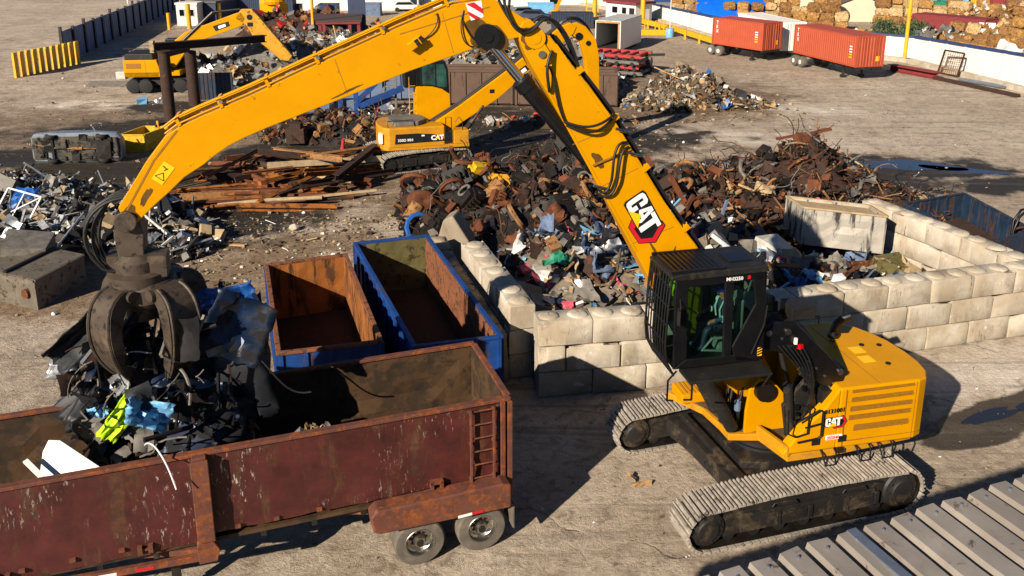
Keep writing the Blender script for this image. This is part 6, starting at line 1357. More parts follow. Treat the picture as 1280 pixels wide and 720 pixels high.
one('ring', 'wheel_rim_scrap', 'blue steel wheel rim lying against the grey concrete lump', 'wheel', M['blue_scrap'], G(524, 284, .3), 1.2, (1.2, .1, .4), 3, 40)
one('box', 'blue_casing', 'blue painted casing at the foot of the engine heap beside the blue rim', 'casing', M['blue_scrap'], G(548, 285, .3), .9, (.2, .3, .4), 3)

# mixed rubbish inside the bunker
hB = Heap([(3.2, 25.5, 4.2, 3.6, 0, 2.15), (6.5, 26.8, 4.2, 3.8, 0, 1.9), (2.4, 28.8, 3.6, 3.4, 0, 2.0), (9.8, 27.6, 3.4, 3.0, 0, 1.4), (12.4, 28.6, 3.0, 2.8, 0, .7), (6, 30.5, 4, 3, 0, 2.1), (13.6, 27.0, 2.5, 1.7, 0, 1.0)], 9)
_h = hB.h
def hBclip(x, y):
    lim = 22.9 + (x - 1) * .245
    if y < lim or x < .75 + (23 - y) * .3 or x > 15.8 - (y - 26) * .35: return 0
    return _h(x, y)
hB.h = hBclip
CM = [M['rubble'], M['grey_scrap'], M['rust_dark'], M['rust_tan'], M['soil'], M['grey_scrap'], M['tan_scrap'], M['alu_white'], M['grey_scrap'], M['oily'], M['tan_scrap'], M['bluegrey'], M['rust'], M['black_scrap'], M['alu'], M['rust_dark'], M['tan_scrap'], M['white_dirty'], M['grey_scrap'], M['blue_worn'], M['rust_tan'], M['rubble'], M['black_scrap'], M['pink_scrap'], M['pale_blue']]
scatter('mixed_debris', hB, 2600, ['sheet', 'box', 'bar', 'rag', 'beam', 'lump', 'sheet', 'box'], CM, .1, .8, 111, 'heap of mixed light scrap and rubbish filling the concrete bunker', 'scrap heap', base=M['rubble'])
sq = [('sheet', 'bent_sheet', 'white bent sheet metal panel among the rubbish in the concrete bunker', 'panel', [M['alu_white']]), ('sheet', 'bent_sheet', 'grey bent sheet metal panel among the rubbish in the concrete bunker', 'panel', [M['alu'], M['grey_scrap']]), ('box', 'metal_box', 'crushed grey metal box among the rubbish in the concrete bunker', 'box', [M['grey_scrap'], M['tan_scrap']]), ('beam', 'metal_bar', 'loose metal bar among the rubbish in the concrete bunker', 'bar', [M['alu'], M['rust_tan'], M['rust']]),
      ('rag', 'crumpled_sheet', 'crumpled blue grey plastic sheet among the rubbish in the concrete bunker', 'plastic sheet', [M['bluegrey'], M['blue_worn']]), ('rag', 'crumpled_cloth', 'crumpled black sheet among the rubbish in the concrete bunker', 'sheet', [M['black_scrap']])]
singles(hB, 100, sq, 112, 'loose pieces in the bunker rubbish', .5, 1.3)
one('rag', 'pink_cloth', 'crumpled pink cloth lying at the bin side of the bunker rubbish', 'cloth', M['pink_scrap'], on(hB, 668, 330), 1.0, (.2, .1, .3), 2)
one('rag', 'pink_cloth', 'smaller crumpled pink cloth close to the foot of the near boom', 'cloth', M['pink_scrap'], on(hB, 772, 352), .8, (.2, .3, 1.3), 4)
one('sheet', 'white_sheet_metal', 'long bright white bent panel on the bunker rubbish in front of the engine heap', 'panel', M['sign_white'], on(hB, 752, 300, 2, .35), 1.7, (.25, .15, .2), 6)
one('rag', 'silver_foil', 'silvery crumpled foil sheet hanging down beside the near boom', 'foil', M['alu'], on(hB, 776, 312, 2, .3), 1.2, (.6, .3, .8), 6)
one('rag', 'green_cloth', 'green plastic sheet lying in the middle of the bunker rubbish', 'plastic sheet', M['green_scrap'], on(hB, 704, 320), .9, (.2, .3, .8), 6)
one('rag', 'green_cloth', 'green plastic scrap lying next to the foot of the near boom', 'plastic sheet', M['green_scrap'], on(hB, 796, 345), .7, (.2, .3, .8), 9)
for k, (u, v, m) in enumerate([(682, 350, 'white_dirty'), (698, 347, 'rust_orange'), (712, 342, 'tan_scrap')]):
    one('box', 'jerrican', ['dirty white can, first of three cans in a row in the bunker rubbish', 'brown can, middle of three cans in a row in the bunker rubbish', 'tan can, last of three cans in a row in the bunker rubbish'][k], 'can', M[m], on(hB, u, v, 2, .15), .7, (1.4, .1, 1.2), 3)
one('rag', 'blue_bag', 'crumpled blue plastic bag at the bin side of the bunker rubbish', 'bag', M['blue_scrap'], on(hB, 646, 302), .8, (.3, .1, .3), 12)
one('rag', 'clear_bag', 'whitish clear plastic bag lying beside the blue bag', 'bag', M['plastic_film'], on(hB, 657, 308), .9, (.3, .5, .3), 13)
one('rag', 'blue_bag', 'blue plastic sheet in the cab shadow just inside the long block wall', 'plastic sheet', M['blue_scrap'], on(hB, 995, 350), 1.0, (.3, .1, .3), 15)
one('rag', 'blue_bag', 'bright blue plastic scrap lying before the rusty green plate', 'plastic sheet', M['pale_blue'], on(hB, 1018, 345), .6, (.3, .1, .3), 17)
one('lump', 'rusty_tank', 'rounded rust brown tank half by the inner corner of the block walls', 'tank', M['rust_orange'], G(1150, 315, 1.0), 1.3, (.2, .1, .3), 4)
one('box', 'green_plate', 'long rusty green painted box girder lying on the rubbish below the steel skip', 'girder', M['olive_rust'], G(1110, 336, .75), 1.8, (.1, .05, .15), 4)
one('beam', 'rust_girder', 'orange rusty girder lying below the steel skip', 'girder', M['rust_orange'], G(1060, 330, .95), 1.6, (.3, .05, .2), 4)
one('box', 'white_box', 'small white appliance box standing on the rubbish at the long block wall', 'box', M['sign_white'], G(1048, 348, 1.9), .5, (.05, .05, .2), 4)
one('box', 'white_casing', 'dirty white crumpled casing lying between the boom and the steel skip', 'casing', M['alu_white'], G(965, 312, 1.4), 1.5, (.25, .15, .5), 14)

# tangle of rods and tubes behind the skip
hC = Heap([(13.2, 38.6, 4.0, 3.4, 0, 2.9), (10.2, 37.2, 3.6, 3.6, 0, 2.2), (16.0, 37.6, 3.2, 2.6, 0, 1.2), (9.5, 33.8, 3.4, 3.2, 0, 2.0), (12.5, 34.2, 3.4, 2.6, 0, 1.8)], 15)
scatter('tangled_debris', hC, 2600, ['bar', 'tangle', 'bar', 'beam', 'sheet', 'pipe', 'tangle', 'box'], [M['rust_dark'], M['rust'], M['rust_tan'], M['oily'], M['grey_scrap'], M['rust_dark'], M['oily']], .12, .8, 121, 'tangled heap of rusty rods and tubes behind the tilted steel skip', 'scrap heap', base=M['rust_dark'])
sr = [('bar', 'steel_rod', 'long thin rusty rod sticking out of the tangled heap behind the steel skip', 'rod', [M['rust'], M['rust_tan'], M['tan_scrap']]), ('beam', 'flat_bar', 'flat rusty bar lying on the tangled heap behind the steel skip', 'bar', [M['rust_tan'], M['wood'], M['rust']]), ('tangle', 'wire_coil', 'twisted rusty wire on the tangled heap behind the steel skip', 'wire', [M['rust_dark'], M['rust']]), ('sheet', 'bent_plate', 'bent brown plate on the tangled heap behind the steel skip', 'plate', [M['rust'], M['grey_scrap'], M['tan_scrap']])]
singles(hC, 80, sr, 122, 'loose pieces of the tangled heap', .6, 1.2, .6)
one('box', 'red_box', 'small faded red box on the crest of the tangled heap', 'box', M['red_scrap'], on(hC, 921, 203), .8, (.2, .1, .4), 4)
one('sheet', 'red_sheet_metal', 'faded red panel lying behind the rim of the steel skip', 'panel', M['pink_scrap'], on(hC, 1028, 246), 1.1, (.2, .1, .4), 4)

# dusty heap out in the yard
hD = Heap([(12.6, 62.2, 3.4, 3.0, 0, 2.35), (10.6, 61.4, 3.0, 2.4, 0, 1.3), (14.6, 61.5, 3.0, 2.0, 0, 1.15), (16.6, 61.2, 2.0, 1.1, 0, .45)], 21)
scatter('dusty_debris', hD, 3200, ['sheet', 'box', 'bar', 'lump', 'rag', 'lump'], [M['tan_scrap'], M['soil'], M['grey_scrap'], M['grey_scrap'], M['rust_tan'], M['soil'], M['soil'], M['black_scrap'], M['wood'], M['rubble'], M['alu_white'], M['rubble']], .08, .6, 131, 'dusty heap of dirt and scrap alone in the open yard', 'scrap heap', base=M['soil'])
ss = [('sheet', 'bent_sheet', 'pale bent panel on the dusty heap in the open yard', 'panel', [M['alu_white'], M['alu']]), ('rag', 'crumpled_sheet', 'blue grey crumpled sheet at the dusty heap in the open yard', 'sheet', [M['blue_scrap'], M['pale_blue']]), ('box', 'metal_box', 'crushed dark box on the dusty heap in the open yard', 'box', [M['black_scrap'], M['grey_scrap']]), ('beam', 'timber', 'splintered pale timber on the dusty heap in the open yard', 'timber', [M['wood'], M['tan_scrap']])]
singles(hD, 45, ss, 132, 'loose pieces of the dusty heap', .4, 1.0, .5)

# light scrap at the frame edge, beside the grab
hE = Heap([(-17.5, 35.5, 4.6, 2.6, 0, 1.5), (-21.5, 37.5, 4, 3, 0, 1.5), (-14.6, 34.0, 2.6, 1.8, 0, .9), (-20.5, 33.0, 4, 2.4, 0, 1.1), (-13.6, 32.6, 1.8, 1.2, 0, .5)], 27)
scatter('light_debris', hE, 1900, ['bar', 'sheet', 'box', 'beam', 'beam', 'rag'], [M['alu'], M['alu_white'], M['black_scrap'], M['grey_scrap'], M['grey_scrap'], M['alu'], M['tan_scrap'], M['oily'], M['black_scrap']], .12, .8, 141, 'heap of aluminium frames and light scrap behind the grab', 'scrap heap', base=M['oily'])
st_ = [('beam', 'aluminium_bar', 'bright aluminium bar on the light scrap heap behind the grab', 'bar', [M['alu'], M['alu_white']]), ('bar', 'aluminium_tube', 'bright aluminium tube on the light scrap heap behind the grab', 'tube', [M['alu'], M['alu_white']]), ('sheet', 'bent_sheet', 'bent dull panel on the light scrap heap behind the grab', 'panel', [M['grey_scrap'], M['alu'], M['tan_scrap']]), ('box', 'metal_box', 'dark crushed box on the light scrap heap behind the grab', 'box', [M['black_scrap'], M['grey_scrap']])]
singles(hE, 60, st_, 142, 'loose pieces of the light scrap heap', .6, 1.5)
def frame_thing(p, w_, h_, rot, lb, m):
    b = MB(); c = [(-w_ / 2, -h_ / 2, 0), (w_ / 2, -h_ / 2, 0), (w_ / 2, h_ / 2, 0), (-w_ / 2, h_ / 2, 0)]
    for i in range(4): b.beam(c[i], c[(i + 1) % 4], .07, .07 + .002 * (i % 2))
    b.beam((-w_ / 2, -h_ / 2, 0.0), (w_ / 2, h_ / 2, 0), .05, .05); b.beam((0, -h_ / 2, 0), (0, h_ / 2, 0), .05, .052)
    o = b.build('aluminium_rack', m); o.location = p; o.rotation_euler = rot; tag(o, lb, 'rack')
frame_thing(on(hE, 70, 272, 1, .3), 2.4, 1.1, (.35, .1, .3), 'pale square aluminium frame lying tilted on the light scrap heap, nearer the grab', M['alu_white'])
frame_thing(on(hE, 20, 262, 1, .5), 1.5, 1.5, (.9, .2, -.2), 'upright aluminium frame at the outer end of the light scrap heap', M['alu'])
one('rag', 'blue_chair', 'crumpled blue sheet standing on the light scrap heap above the grey tank', 'sheet', M['blue_scrap'], on(hE, 30, 248, 1, .4), 1.1, (1.1, .2, .2), 6)
one('sheet', 'white_sheet', 'dusty white folded sheet lying on the ground between grab and beam pile', 'sheet', M['alu_white'], G(233, 272, .25), 1.5, (.1, .1, .1), 9)
one('lump', 'dirty_sack', 'dirty pale sack beside the white folded sheet', 'sack', M['tan_scrap'], G(205, 274, .2), .9, (.2, .4, 1), 3)
one('rag', 'blue_tarp_scrap', 'crumpled dark blue tarp lying on the ground just behind the arm end', 'tarp', M['blue_scrap'], G(187, 281, .25), 1.4, (.3, .2, .4), 3)
one('beam', 'timber', 'pale loose timber lying on the dirt behind the orange rusted bin', 'timber', M['wood'], G(292, 306, .06), .75, (.05, 0, -.15), 3)
one('box', 'grey_box', 'pale grey steel box lid lying against the dark frames over the tank', 'lid', M['grey_scrap'], on(hE, 35, 310, 1, .2), 1.6, (.2, .1, .2), 6)

# shredded heap by the third machine, scrap above the containers, tangle by the press, far heaps
SH = [M['alu'], M['grey_scrap'], M['alu_white'], M['tan_scrap'], M['black_scrap'], M['grey_scrap'], M['alu'], M['rust_tan']]
hF = Heap([(-19.5, 73, 6, 5, 0, 3.2), (-14, 76, 6, 5, 0, 3.0), (-23, 70, 4, 4, 0, 2.0), (-17, 84, 8, 5, 0, 2.4)], 33)
scatter('shredded_debris', hF, 2300, ['sheet', 'box', 'rag', 'bar', 'lump'], SH, .2, 1.1, 151, 'wide grey heap of shredded metal under the far handler arm', 'scrap heap', step=.6, base=M['grey_scrap'])
hG = Heap([(3.5, 66.5, 5.0, 4.2, 0, 3.7), (-2.0, 66.8, 5.6, 4.0, 0, 3.5), (6.4, 69.0, 2.6, 3.0, 0, 2.0)], 35)
scatter('shredded_debris', hG, 1900, ['sheet', 'box', 'rag', 'lump', 'lump'], SH, .2, .9, 161, 'grey and white heap of shredded scrap rising over the brown containers', 'scrap heap', step=.5, base=M['grey_scrap'])
hH = Heap([(-10.2, 52.0, 3.0, 2.2, 0, 1.5), (-7.6, 50.6, 2.4, 1.8, 0, 1.0), (-12.8, 51.6, 2.2, 1.8, 0, 1.0)], 37)
scatter('tangled_debris', hH, 1100, ['tangle', 'bar', 'lump', 'box', 'pipe'], IR + [M['oily'], M['rust_dark']], .15, .8, 171, 'low dark tangle of rusty scrap in front of the blue press frame', 'scrap heap', step=.4, base=M['oily'])
hI = Heap([(-22, 101, 6, 5, 0, 2.8), (-27, 104, 5, 4, 0, 2.2), (-12, 104, 6, 3, 0, 1.6), (-5, 100, 5, 3, 0, 1.2)], 39)
scatter('brown_debris', hI, 500, ['sheet', 'box', 'lump', 'rag'], [M['rust'], M['rust_tan'], M['grey_scrap'], M['rust_dark'], M['red_scrap']], .4, 1.6, 181, 'brown scrap heap beyond the canopy at the top of the yard', 'scrap heap', step=.9, base=M['rust_dark'])
hJ = Heap([(7.6, 69.6, 1.8, 1.2, 0, .5), (-7.0, 57.2, 5, 1.6, 0, .7), (3, 55.6, 5, 1.3, 0, .5)], 41)
scatter('mixed_debris', hJ, 420, ['sheet', 'box', 'lump', 'bar', 'rag'], SH + [M['red_scrap'], M['rust_dark']], .15, .7, 191, 'low strip of scattered scrap along the foot of the brown containers', 'scrap heap', step=.5, base=M['soil'])
one('box', 'scrap_bundle', 'small blue and white scrap bundle on the ground in front of the post frame', 'scrap', M['pale_blue'], G(178, 126, .2), .9, (.2, .1, .3), 5)
one('rag', 'scrap_bundle', 'crumpled grey scrap on the ground beside the small blue bundle', 'scrap', M['alu'], G(196, 125, .2), 1.0, (.2, .1, .3), 6)
one('lump', 'rubble_piece', 'whitish rubble lump on the dirt behind the shorter bin', 'rubble', M['concrete'], G(368, 284, .12), .55, (.2, .1, .3), 6)
one('lump', 'rubble_piece', 'pale rubble lump beside the second machine track', 'rubble', M['concrete'], G(452, 196, .2), 1.0, (.2, .1, .3), 8)
# loose litter and stones on the ground
r = random.Random(77); b = MB()
def litter(n, x0, x1, y0, y1, smin=.03, smax=.16, kinds=('lump', 'lump', 'box', 'sheet', 'bar')):
    for i in range(n):
        x, y = r.uniform(x0, x1), r.uniform(y0, y1); s = smin + (smax - smin) * r.random() ** 2.5; b.at((x, y, s * .2), (r.uniform(-.3, .3), r.uniform(-.3, .3), r.uniform(0, 6.28))); b.cur = r.choice([0, 0, 1, 1, 2, 3, 4, 5]); piece(b, r.choice(kinds), s, r)
litter(420, -13, -5.5, 25, 37, .04, .28); litter(260, -16, -3, 33, 40, .04, .3); litter(240, -12, 12, 40, 54, .04, .3); litter(260, 5, 20, 55, 66, .04, .3); litter(160, -30, -14, 26, 60, .04, .25)
litter(700, -14, 16, 12, 24, .015, .08); litter(500, -30, 12, 40, 62, .04, .3); litter(300, 14, 40, 30, 60, .03, .12); litter(70, 5, 18, 17, 26, .02, .07); litter(160, 10, 40, 40, 75, .04, .2); litter(220, -45, -10, 55, 100, .06, .4); litter(90, -1, 2.6, 20, 27, .03, .14); litter(90, 0, 6, 21, 24, .02, .1)
def clods(n, x0, x1, y0, y1, smin, smax):
    for i in range(n):
        x, y = r.uniform(x0, x1), r.uniform(y0, y1); s = smin + (smax - smin) * r.random() ** 3; b.at((x, y, s * .08), (0, 0, r.uniform(0, 6.28))); b.cur = r.choice([5, 5, 5, 1, 0]); b.lump((s, s * r.uniform(.6, 1), s * .5), .25, r, 1)
clods(1100, -13.5, -5.2, 24, 37, .03, .22); clods(500, -18, -6, 33, 41, .04, .25); clods(500, -6, 1, 29, 37, .03, .2); clods(400, 6, 20, 56, 66, .05, .35); clods(400, -10, 10, 50, 58, .05, .35)
b.at(); tag(b.build('ground_litter', [M['tan_scrap'], M['concrete_dark'], M['white_dirty'], M['grey_scrap'], M['rust_dark'], M['soil']]), 'loose stones and bits of scrap scattered over the yard ground', 'litter', kind='stuff')
# ------------------------------------------------------------------ sea containers on chassis
def container(name, label, base, L, Wd, z0, H, rz, m, group=None, chassis=True, wheels_at=.85, letters=None, doors='x0'):
    """local x runs along the box from its near end; y across"""
    t = thing(name, label, 'container', (base[0], base[1], 0), rz, group)
    for p, q in (((0, 0), (L, 0)), ((L, Wd), (0, Wd)), ((0, Wd), (0, 0)), ((L, 0), (L, Wd))):
        b = MB(); corr(b, p, q, z0 + .1, z0 + H - .08, .04, .28); b.build('side_panel', m, t)
    b = MB(); b.b2((.0, .0, z0 + H - .1), (L, Wd, z0 + H - .02)); b.build('roof', m, t)
    b = MB()
    for x in (0, L):
        for y in (0, Wd): b.b2((x - .06, y - .06, z0), (x + .06, y + .06, z0 + H))
    for y in (0, Wd):
        b.b2((.06, y - .05, z0), (L - .06, y + .05, z0 + .13)); b.b2((.06, y - .045, z0 + H - .1), (L - .06, y + .045, z0 + H - .003))
    for x in (0, L): b.b2((x - .05, .06, z0 + .003), (x + .05, Wd - .06, z0 + .127)); b.b2((x - .045, .06, z0 + H - .1), (x + .045, Wd - .06, z0 + H - .006))
    b.build('edge_frame', m, t)
    if chassis:
        b = MB(); b.b2((.2, Wd * .3, z0 - .3), (L - .1, Wd * .3 + .12, z0 - .005)); b.b2((.2, Wd * .7 - .12, z0 - .3), (L - .1, Wd * .7, z0 - .005))
        for x in (.1, L * .5, L - .2): b.b2((x - .08, .02, z0 - .2), (x + .08, Wd - .02, z0 - .006))
        b.b2((L * .22, .3, .25), (L * .22 + .14, .45, z0 - .1)); b.b2((L * .22, Wd - .45, .25), (L * .22 + .14, Wd - .3, z0 - .1))
        b.b2((L * .22 - .1, .2, .0), (L * .22 + .24, .55, .25)); b.b2((L * .22 - .1, Wd - .55, .0), (L * .22 + .24, Wd - .2, .25)); b.build('chassis', M['frame_dirty'], t)
        for x in (L * wheels_at, L * wheels_at + 1.05):
            for y in (.1, Wd - .1):
                b = MB(); b.lathe([(0, -.25), (.28, -.25), (.46, -.22), (.5, -.1), (.5, .1), (.46, .22), (.28, .25), (0, .25)], 20, (x, y, .5), 'y'); b.build('tyre', M['tyre_dusty'], t, smooth=40)
                b = MB(); s_ = -1 if y < 1 else 1; b.lathe([(0, .256 * s_), (.13, .27 * s_), (.2, .258 * s_)], 16, (x, y, .5), 'y'); b.build('hub', M['white'], t, smooth=40)
    return t
A_, B_, C_ = G(992, 65, 1.2), G(1069.2, 83.7, 1.2), G(1097.7, 80.2, 1.2)
def cbox(name, label, near, far, Wd, **k):
    d = Vector((far.x - near.x, far.y - near.y, 0)); L = d.length; rz = math.atan2(d.y, d.x); return container(name, label, near, L, -Wd if False else Wd, rz=rz, **k)
# the box runs away from the camera: x along near->far, so its width lies to the right (negative y); use the far right corner as origin
def cbox2(name, label, nearL, farL, Wd, z0, H, m, lets=None, **k):
    d = Vector((farL.x - nearL.x, farL.y - nearL.y, 0)); L = d.length; d /= L; nr = Vector((d.y, -d.x, 0)); o = nearL + nr * Wd
    rz = math.atan2(d.y, d.x); t = container(name, label, o, L, Wd, z0, H, rz, m, **k)
    b = MB(); b.b2((-.075, .4, z0 + .45), (-.06, .75, z0 + .85)); b.build('door_placard', M['logo_yellow'], t)
    b = MB()
    for y in (.5, .8, 1.6, 1.9): b.cyl((-.09, y, z0 + .1), (-.09, y, z0 + H - .1), .02, n=6)
    split(b, 'lock_rod', m, t)
    if lets:
        for i, chs in enumerate(lets): writing('side_letter', chs, .42, (L - .45, Wd + .05, z0 + H - .55 - i * .42), (-1, 0, 0), (0, 0, 1), M['sign_white'], t, off=.01)
        for i in range(5): 
            b = MB(); b.b2((.55, Wd + .045, z0 + .7 + i * .22), (.9, Wd + .055, z0 + .8 + i * .22)); b.build('side_mark', M['logo_yellow'] if i < 2 else M['sign_white'], t)
    return t
cbox2('shipping_container', 'orange red shipping container on chassis, nearer to the yellow pole', B_, A_, 2.55, 1.15, 2.55, M['container_red'], list('TEX'))
cbox2('shipping_container', 'orange red shipping container on chassis, further from the yellow pole', G(952.4, 63, 1.15), G(890.5, 53.8, 1.15), 2.5, 1.1, 2.55, M['container_red'], list('TEX'))
cbox2('trailer_container', 'white container standing between the two orange red ones', G(975, 61, .9), G(922, 46, .9), 2.5, .7, 2.7, M['white_dirty'], chassis=True)
# ------------------------------------------------------------------ white perimeter wall with blue coping
wl = [G(640, -2), G(730, 6), G(805, 20), G(890, 46.5), G(1000, 62), G(1140, 77.6), G(1280, 113), G(1420, 152)]
def long_wall(name, label, pts, H, m, cop, step, seed, th=.14, foot=None):
    t = thing(name, label, 'wall', (0, 0, 0)); b = MB(); c = MB(); p_ = MB(); f = MB(); r = random.Random(seed)
    for i in range(len(pts) - 1):
        a, e = pts[i].copy(), pts[i + 1].copy(); a.z = e.z = 0; d = (e - a); L = d.length; d /= L; n = max(1, round(L / step)); h0, h1 = H[i], H[i + 1]
        for k in range(n):
            p = a + d * (L * k / n); q = a + d * (L * (k + 1) / n); h = h0 + (h1 - h0) * (k + .5) / n; j = r.uniform(-.02, .02); nr = Vector((d.y, -d.x, 0))
            b.beam(p + nr * j + Vector((0, 0, h / 2)), q + nr * j + Vector((0, 0, h / 2)), th, h)
            p_.beam(p + nr * (th * .7) + Vector((0, 0, 0)), p + nr * (th * .7) + Vector((0, 0, h + .02)), .14, .12)
        h = (h0 + h1) / 2; c.beam(a + Vector((0, 0, h0 + .1)), e + Vector((0, 0, h1 + .1)), th + .22, .2)
        if foot: f.beam(a + nr * .5 + Vector((0, 0, .2)), e + nr * .5 + Vector((0, 0, .2)), .7, .4)
    split(b, 'panel', m, t); c.build('coping', cop, t); split(p_, 'post', m, t)
    if foot: f.build('footing', foot, t)
    return t
long_wall('perimeter_wall', 'long white panelled perimeter wall with a blue coping along the far side of the yard', wl, [1.6, 1.7, 1.8, 2.2, 2.2, 2.25, 2.6, 3.0], M['white_dirty'], M['navy_trim'], 2.4, 4, foot=M['concrete'])
# guard rail before it
t = thing('guard_rail', 'thick yellow guard rail running along the white wall from the weighbridge hut', 'rail', (0, 0, 0)); b = MB(); gp = [G(796, 26, .6), G(845, 38, .6), G(893, 53, .6)]
for i in range(2): b.beam(gp[i] + Vector((0, 0, .15)), gp[i + 1] + Vector((0, 0, .15)), .35, .55)
b.build('rail', M['yellow_post'], t)
b = MB()
for i in range(7): p = gp[0].lerp(gp[2], i / 6); b.b2((p.x - .1, p.y - .1, 0), (p.x + .1, p.y + .1, 1.0))
split(b, 'post', M['yellow_post'], t)
t = thing('yellow_barrier', 'yellow low barrier with tube hoops at the end of the weighbridge island', 'barrier', G(818, 44)); b = MB(); b.b2((-2.3, -.3, 0), (2.2, .3, .62)); b.build('kerb', M['yellow_post'], t, bevel=.05)
b = MB()
for x in (-1.6, .6): b.tube([(x - .5, .2, .6), (x - .5, .2, 1.6), (x + .5, .2, 1.6), (x + .5, .2, .6)], .07, 6); b.tube([(x - .5, .2, 1.1), (x + .5, .2, 1.1)], .05, 6)
split(b, 'hoop', M['yellow_post'], t)
b = MB(); b.lathe([(0, 0), (.42, 0), (.45, .9), (.38, 1.0), (0, 1.0)], 16); o = b.build('blue_drum', M['pale_blue'], None, smooth=40); o.location = G(837, 46.5); tag(o, 'turquoise plastic drum at the end of the yellow island barrier', 'drum')
for k, (u, v, h, rr, lb) in enumerate([(803, 31, 5.5, .3, 'stout yellow post rising beside the weighbridge hut door'), (743, 22, 5.0, .32, 'stout yellow post between hut and white box body'), (837, 44, 6, .05, 'thin white pole standing in the turquoise drum'), (1130, 77, 9, .17, 'tall slim yellow pole before the white wall by the containers'), (393, 62, 9, .16, 'tall slim yellow pole beside the maroon canopy'), (237, 36, 3.0, .28, 'stout yellow post in front of the white gate booth'), (275, 29, 2.6, .28, 'stout yellow post between the dark gate cabin and the far arm'), (228, 31, 5.5, .08, 'slim brown pole between gate booth posts'), (212, 37, 2.0, .22, 'short yellow post between shaded fence and gate booth'), (398, 160, 1.8, .14, 'short yellow post at the foot of the blue press frame')]):
    b = MB(); b.cyl((0, 0, 0), (0, 0, h), rr, n=12)
    o = b.build('yellow_post' if k not in (2, 7) else 'pole', M['white'] if k == 2 else M['wood'] if k == 7 else M['yellow_post'], None, smooth=40); o.location = G(u, v); tag(o, lb, 'post')
# weighbridge hut
def hut(name, label, cat, u, v, Wd, Dp, H, rz, wm, rm, over=.3, win=(), door=None, gable=False):
    p = G(u, v); t = thing(name, label, cat, p, rz); b = MB(); b.b2((0, 0, 0), (Wd, Dp, H)); b.build('wall', wm, t)
    b = MB()
    if gable: b.prism([(-over, H), (Wd / 2, H + Wd * .22), (Wd + over, H), (Wd + over, H + .12), (Wd / 2, H + Wd * .22 + .14), (-over, H + .12)], (0, Dp + over, 0), (1, 0, 0), (0, 0, 1), 0, Dp + 2 * over)
    else: b.b2((-over, -over, H), (Wd + over, Dp + over, H + .25))
    b.build('roof', rm, t)
    if gable: b = MB(); b.prism([(0, H), (Wd, H), (Wd / 2, H + Wd * .22)], (0, .15, 0), (1, 0, 0), (0, 0, 1), 0, .12); b.build('gable', wm, t)
    for x, z, w_, h in win:
        b = MB(); b.b2((x, -.03, z), (x + w_, .02, z + h)); f = b.build('window', M['car_glass'], t); b = MB()
        for a in ((x - .06, z - .06, x + w_ + .06, z), (x - .06, z + h, x + w_ + .06, z + h + .06), (x - .06, z, x, z + h), (x + w_, z, x + w_ + .06, z + h)): b.b2((a[0], -.06, a[1]), (a[2], .015, a[3]))
        b.build('frame', M['white'], f)
    if door: b = MB(); b.b2((door, -.05, 0), (door + .9, .02, 2.0)); b.build('door', M['dark_void'], t)
    return t
hut('weighbridge_hut', 'white weighbridge hut with a purple brown roof edge behind the white box body', 'hut', 757, 26, 5.4, 3.0, 2.5, R(-52), M['white'], M['dull_red'], .35, [(1.2, 1.2, 1.0, .8), (3.0, 1.2, .8, .8)], 4.3)
hut('gate_booth', 'white gate booth with dark windows by the yellow posts', 'booth', 222, 32, 2.6, 2.2, 2.6, R(0), M['white'], M['white'], .1, [(.4, 1.2, .6, .8), (1.4, 1.2, .8, .8)])
hut('gate_cabin', 'dark blue ribbed gate cabin with a grey roof beside the white booth', 'cabin', 243, 29, 3.2, 5.5, 2.6, R(-12), M['dark_blue'], M['grey_roof'], .15, [])
container('site_container', 'dark navy container under a bright blue one, behind the gate cabin', (-38.0, 119.5), 8.5, 2.5, 0, 2.6, R(2), M['dark_blue'], chassis=False)
container('site_container', 'bright blue container stacked on the navy one behind the gate cabin', (-38.0, 119.6), 3.0, 2.4, 2.62, 2.6, R(2), M['blue_paint'], chassis=False)
# long white building, its neighbours, the far road side
hut('white_building', 'long white building with dark windows at the top of the yard, behind the maroon canopy', 'building', 352, 13, 19, 9, 3.6, R(0), M['white'], M['grey_roof'], .2, [(2.0, 1.6, 1.2, .9), (8.0, 1.6, 1.6, .9), (13, 1.6, 1.2, .9)])
hut('white_shed', 'white shed wall between the dark board and the long bent arm', 'shed', 452, 12, 8.5, 6, 3.0, R(0), M['white'], M['grey_roof'], .2, [(1.2, 1.4, .8, .6)])
hut('white_house', 'white low store with grey roof at the very top behind the boom head', 'store', 600, 6, 11, 6, 2.6, R(0), M['white'], M['grey_roof'], .2, [(2, 1.2, 1, .8), (6, 1.2, 1, .8)])
for k, (u, v, L, m, lb) in enumerate([(345, 21, 2.4, 'white', 'white low skip beside the far yellow crane'), (362, 22, 2.8, 'dark_blue', 'dark cube shaped bin in front of the long white building'), (410, 21, 2.6, 'dark_blue', 'dark blue bin at the wall of the long white building'), (460, 20, 3.4, 'bluegrey', 'grey blue bin below the white shed'), (676, 20, 3.6, 'pale_blue', 'light blue skip behind the elbow of the near arm'), (655, 15, 3.0, 'white_dirty', 'white skip behind the boom head at the top of the yard')]):
    p = G(u, v); s_, q_ = tub('steel_bin', lb, 'skip', [(p.x - L / 2, p.y), (p.x + L / 2, p.y), (p.x + L / 2, p.y + 2), (p.x - L / 2, p.y + 2)], 0, 1.7, M[m], M['dark_void'], 200 + k)
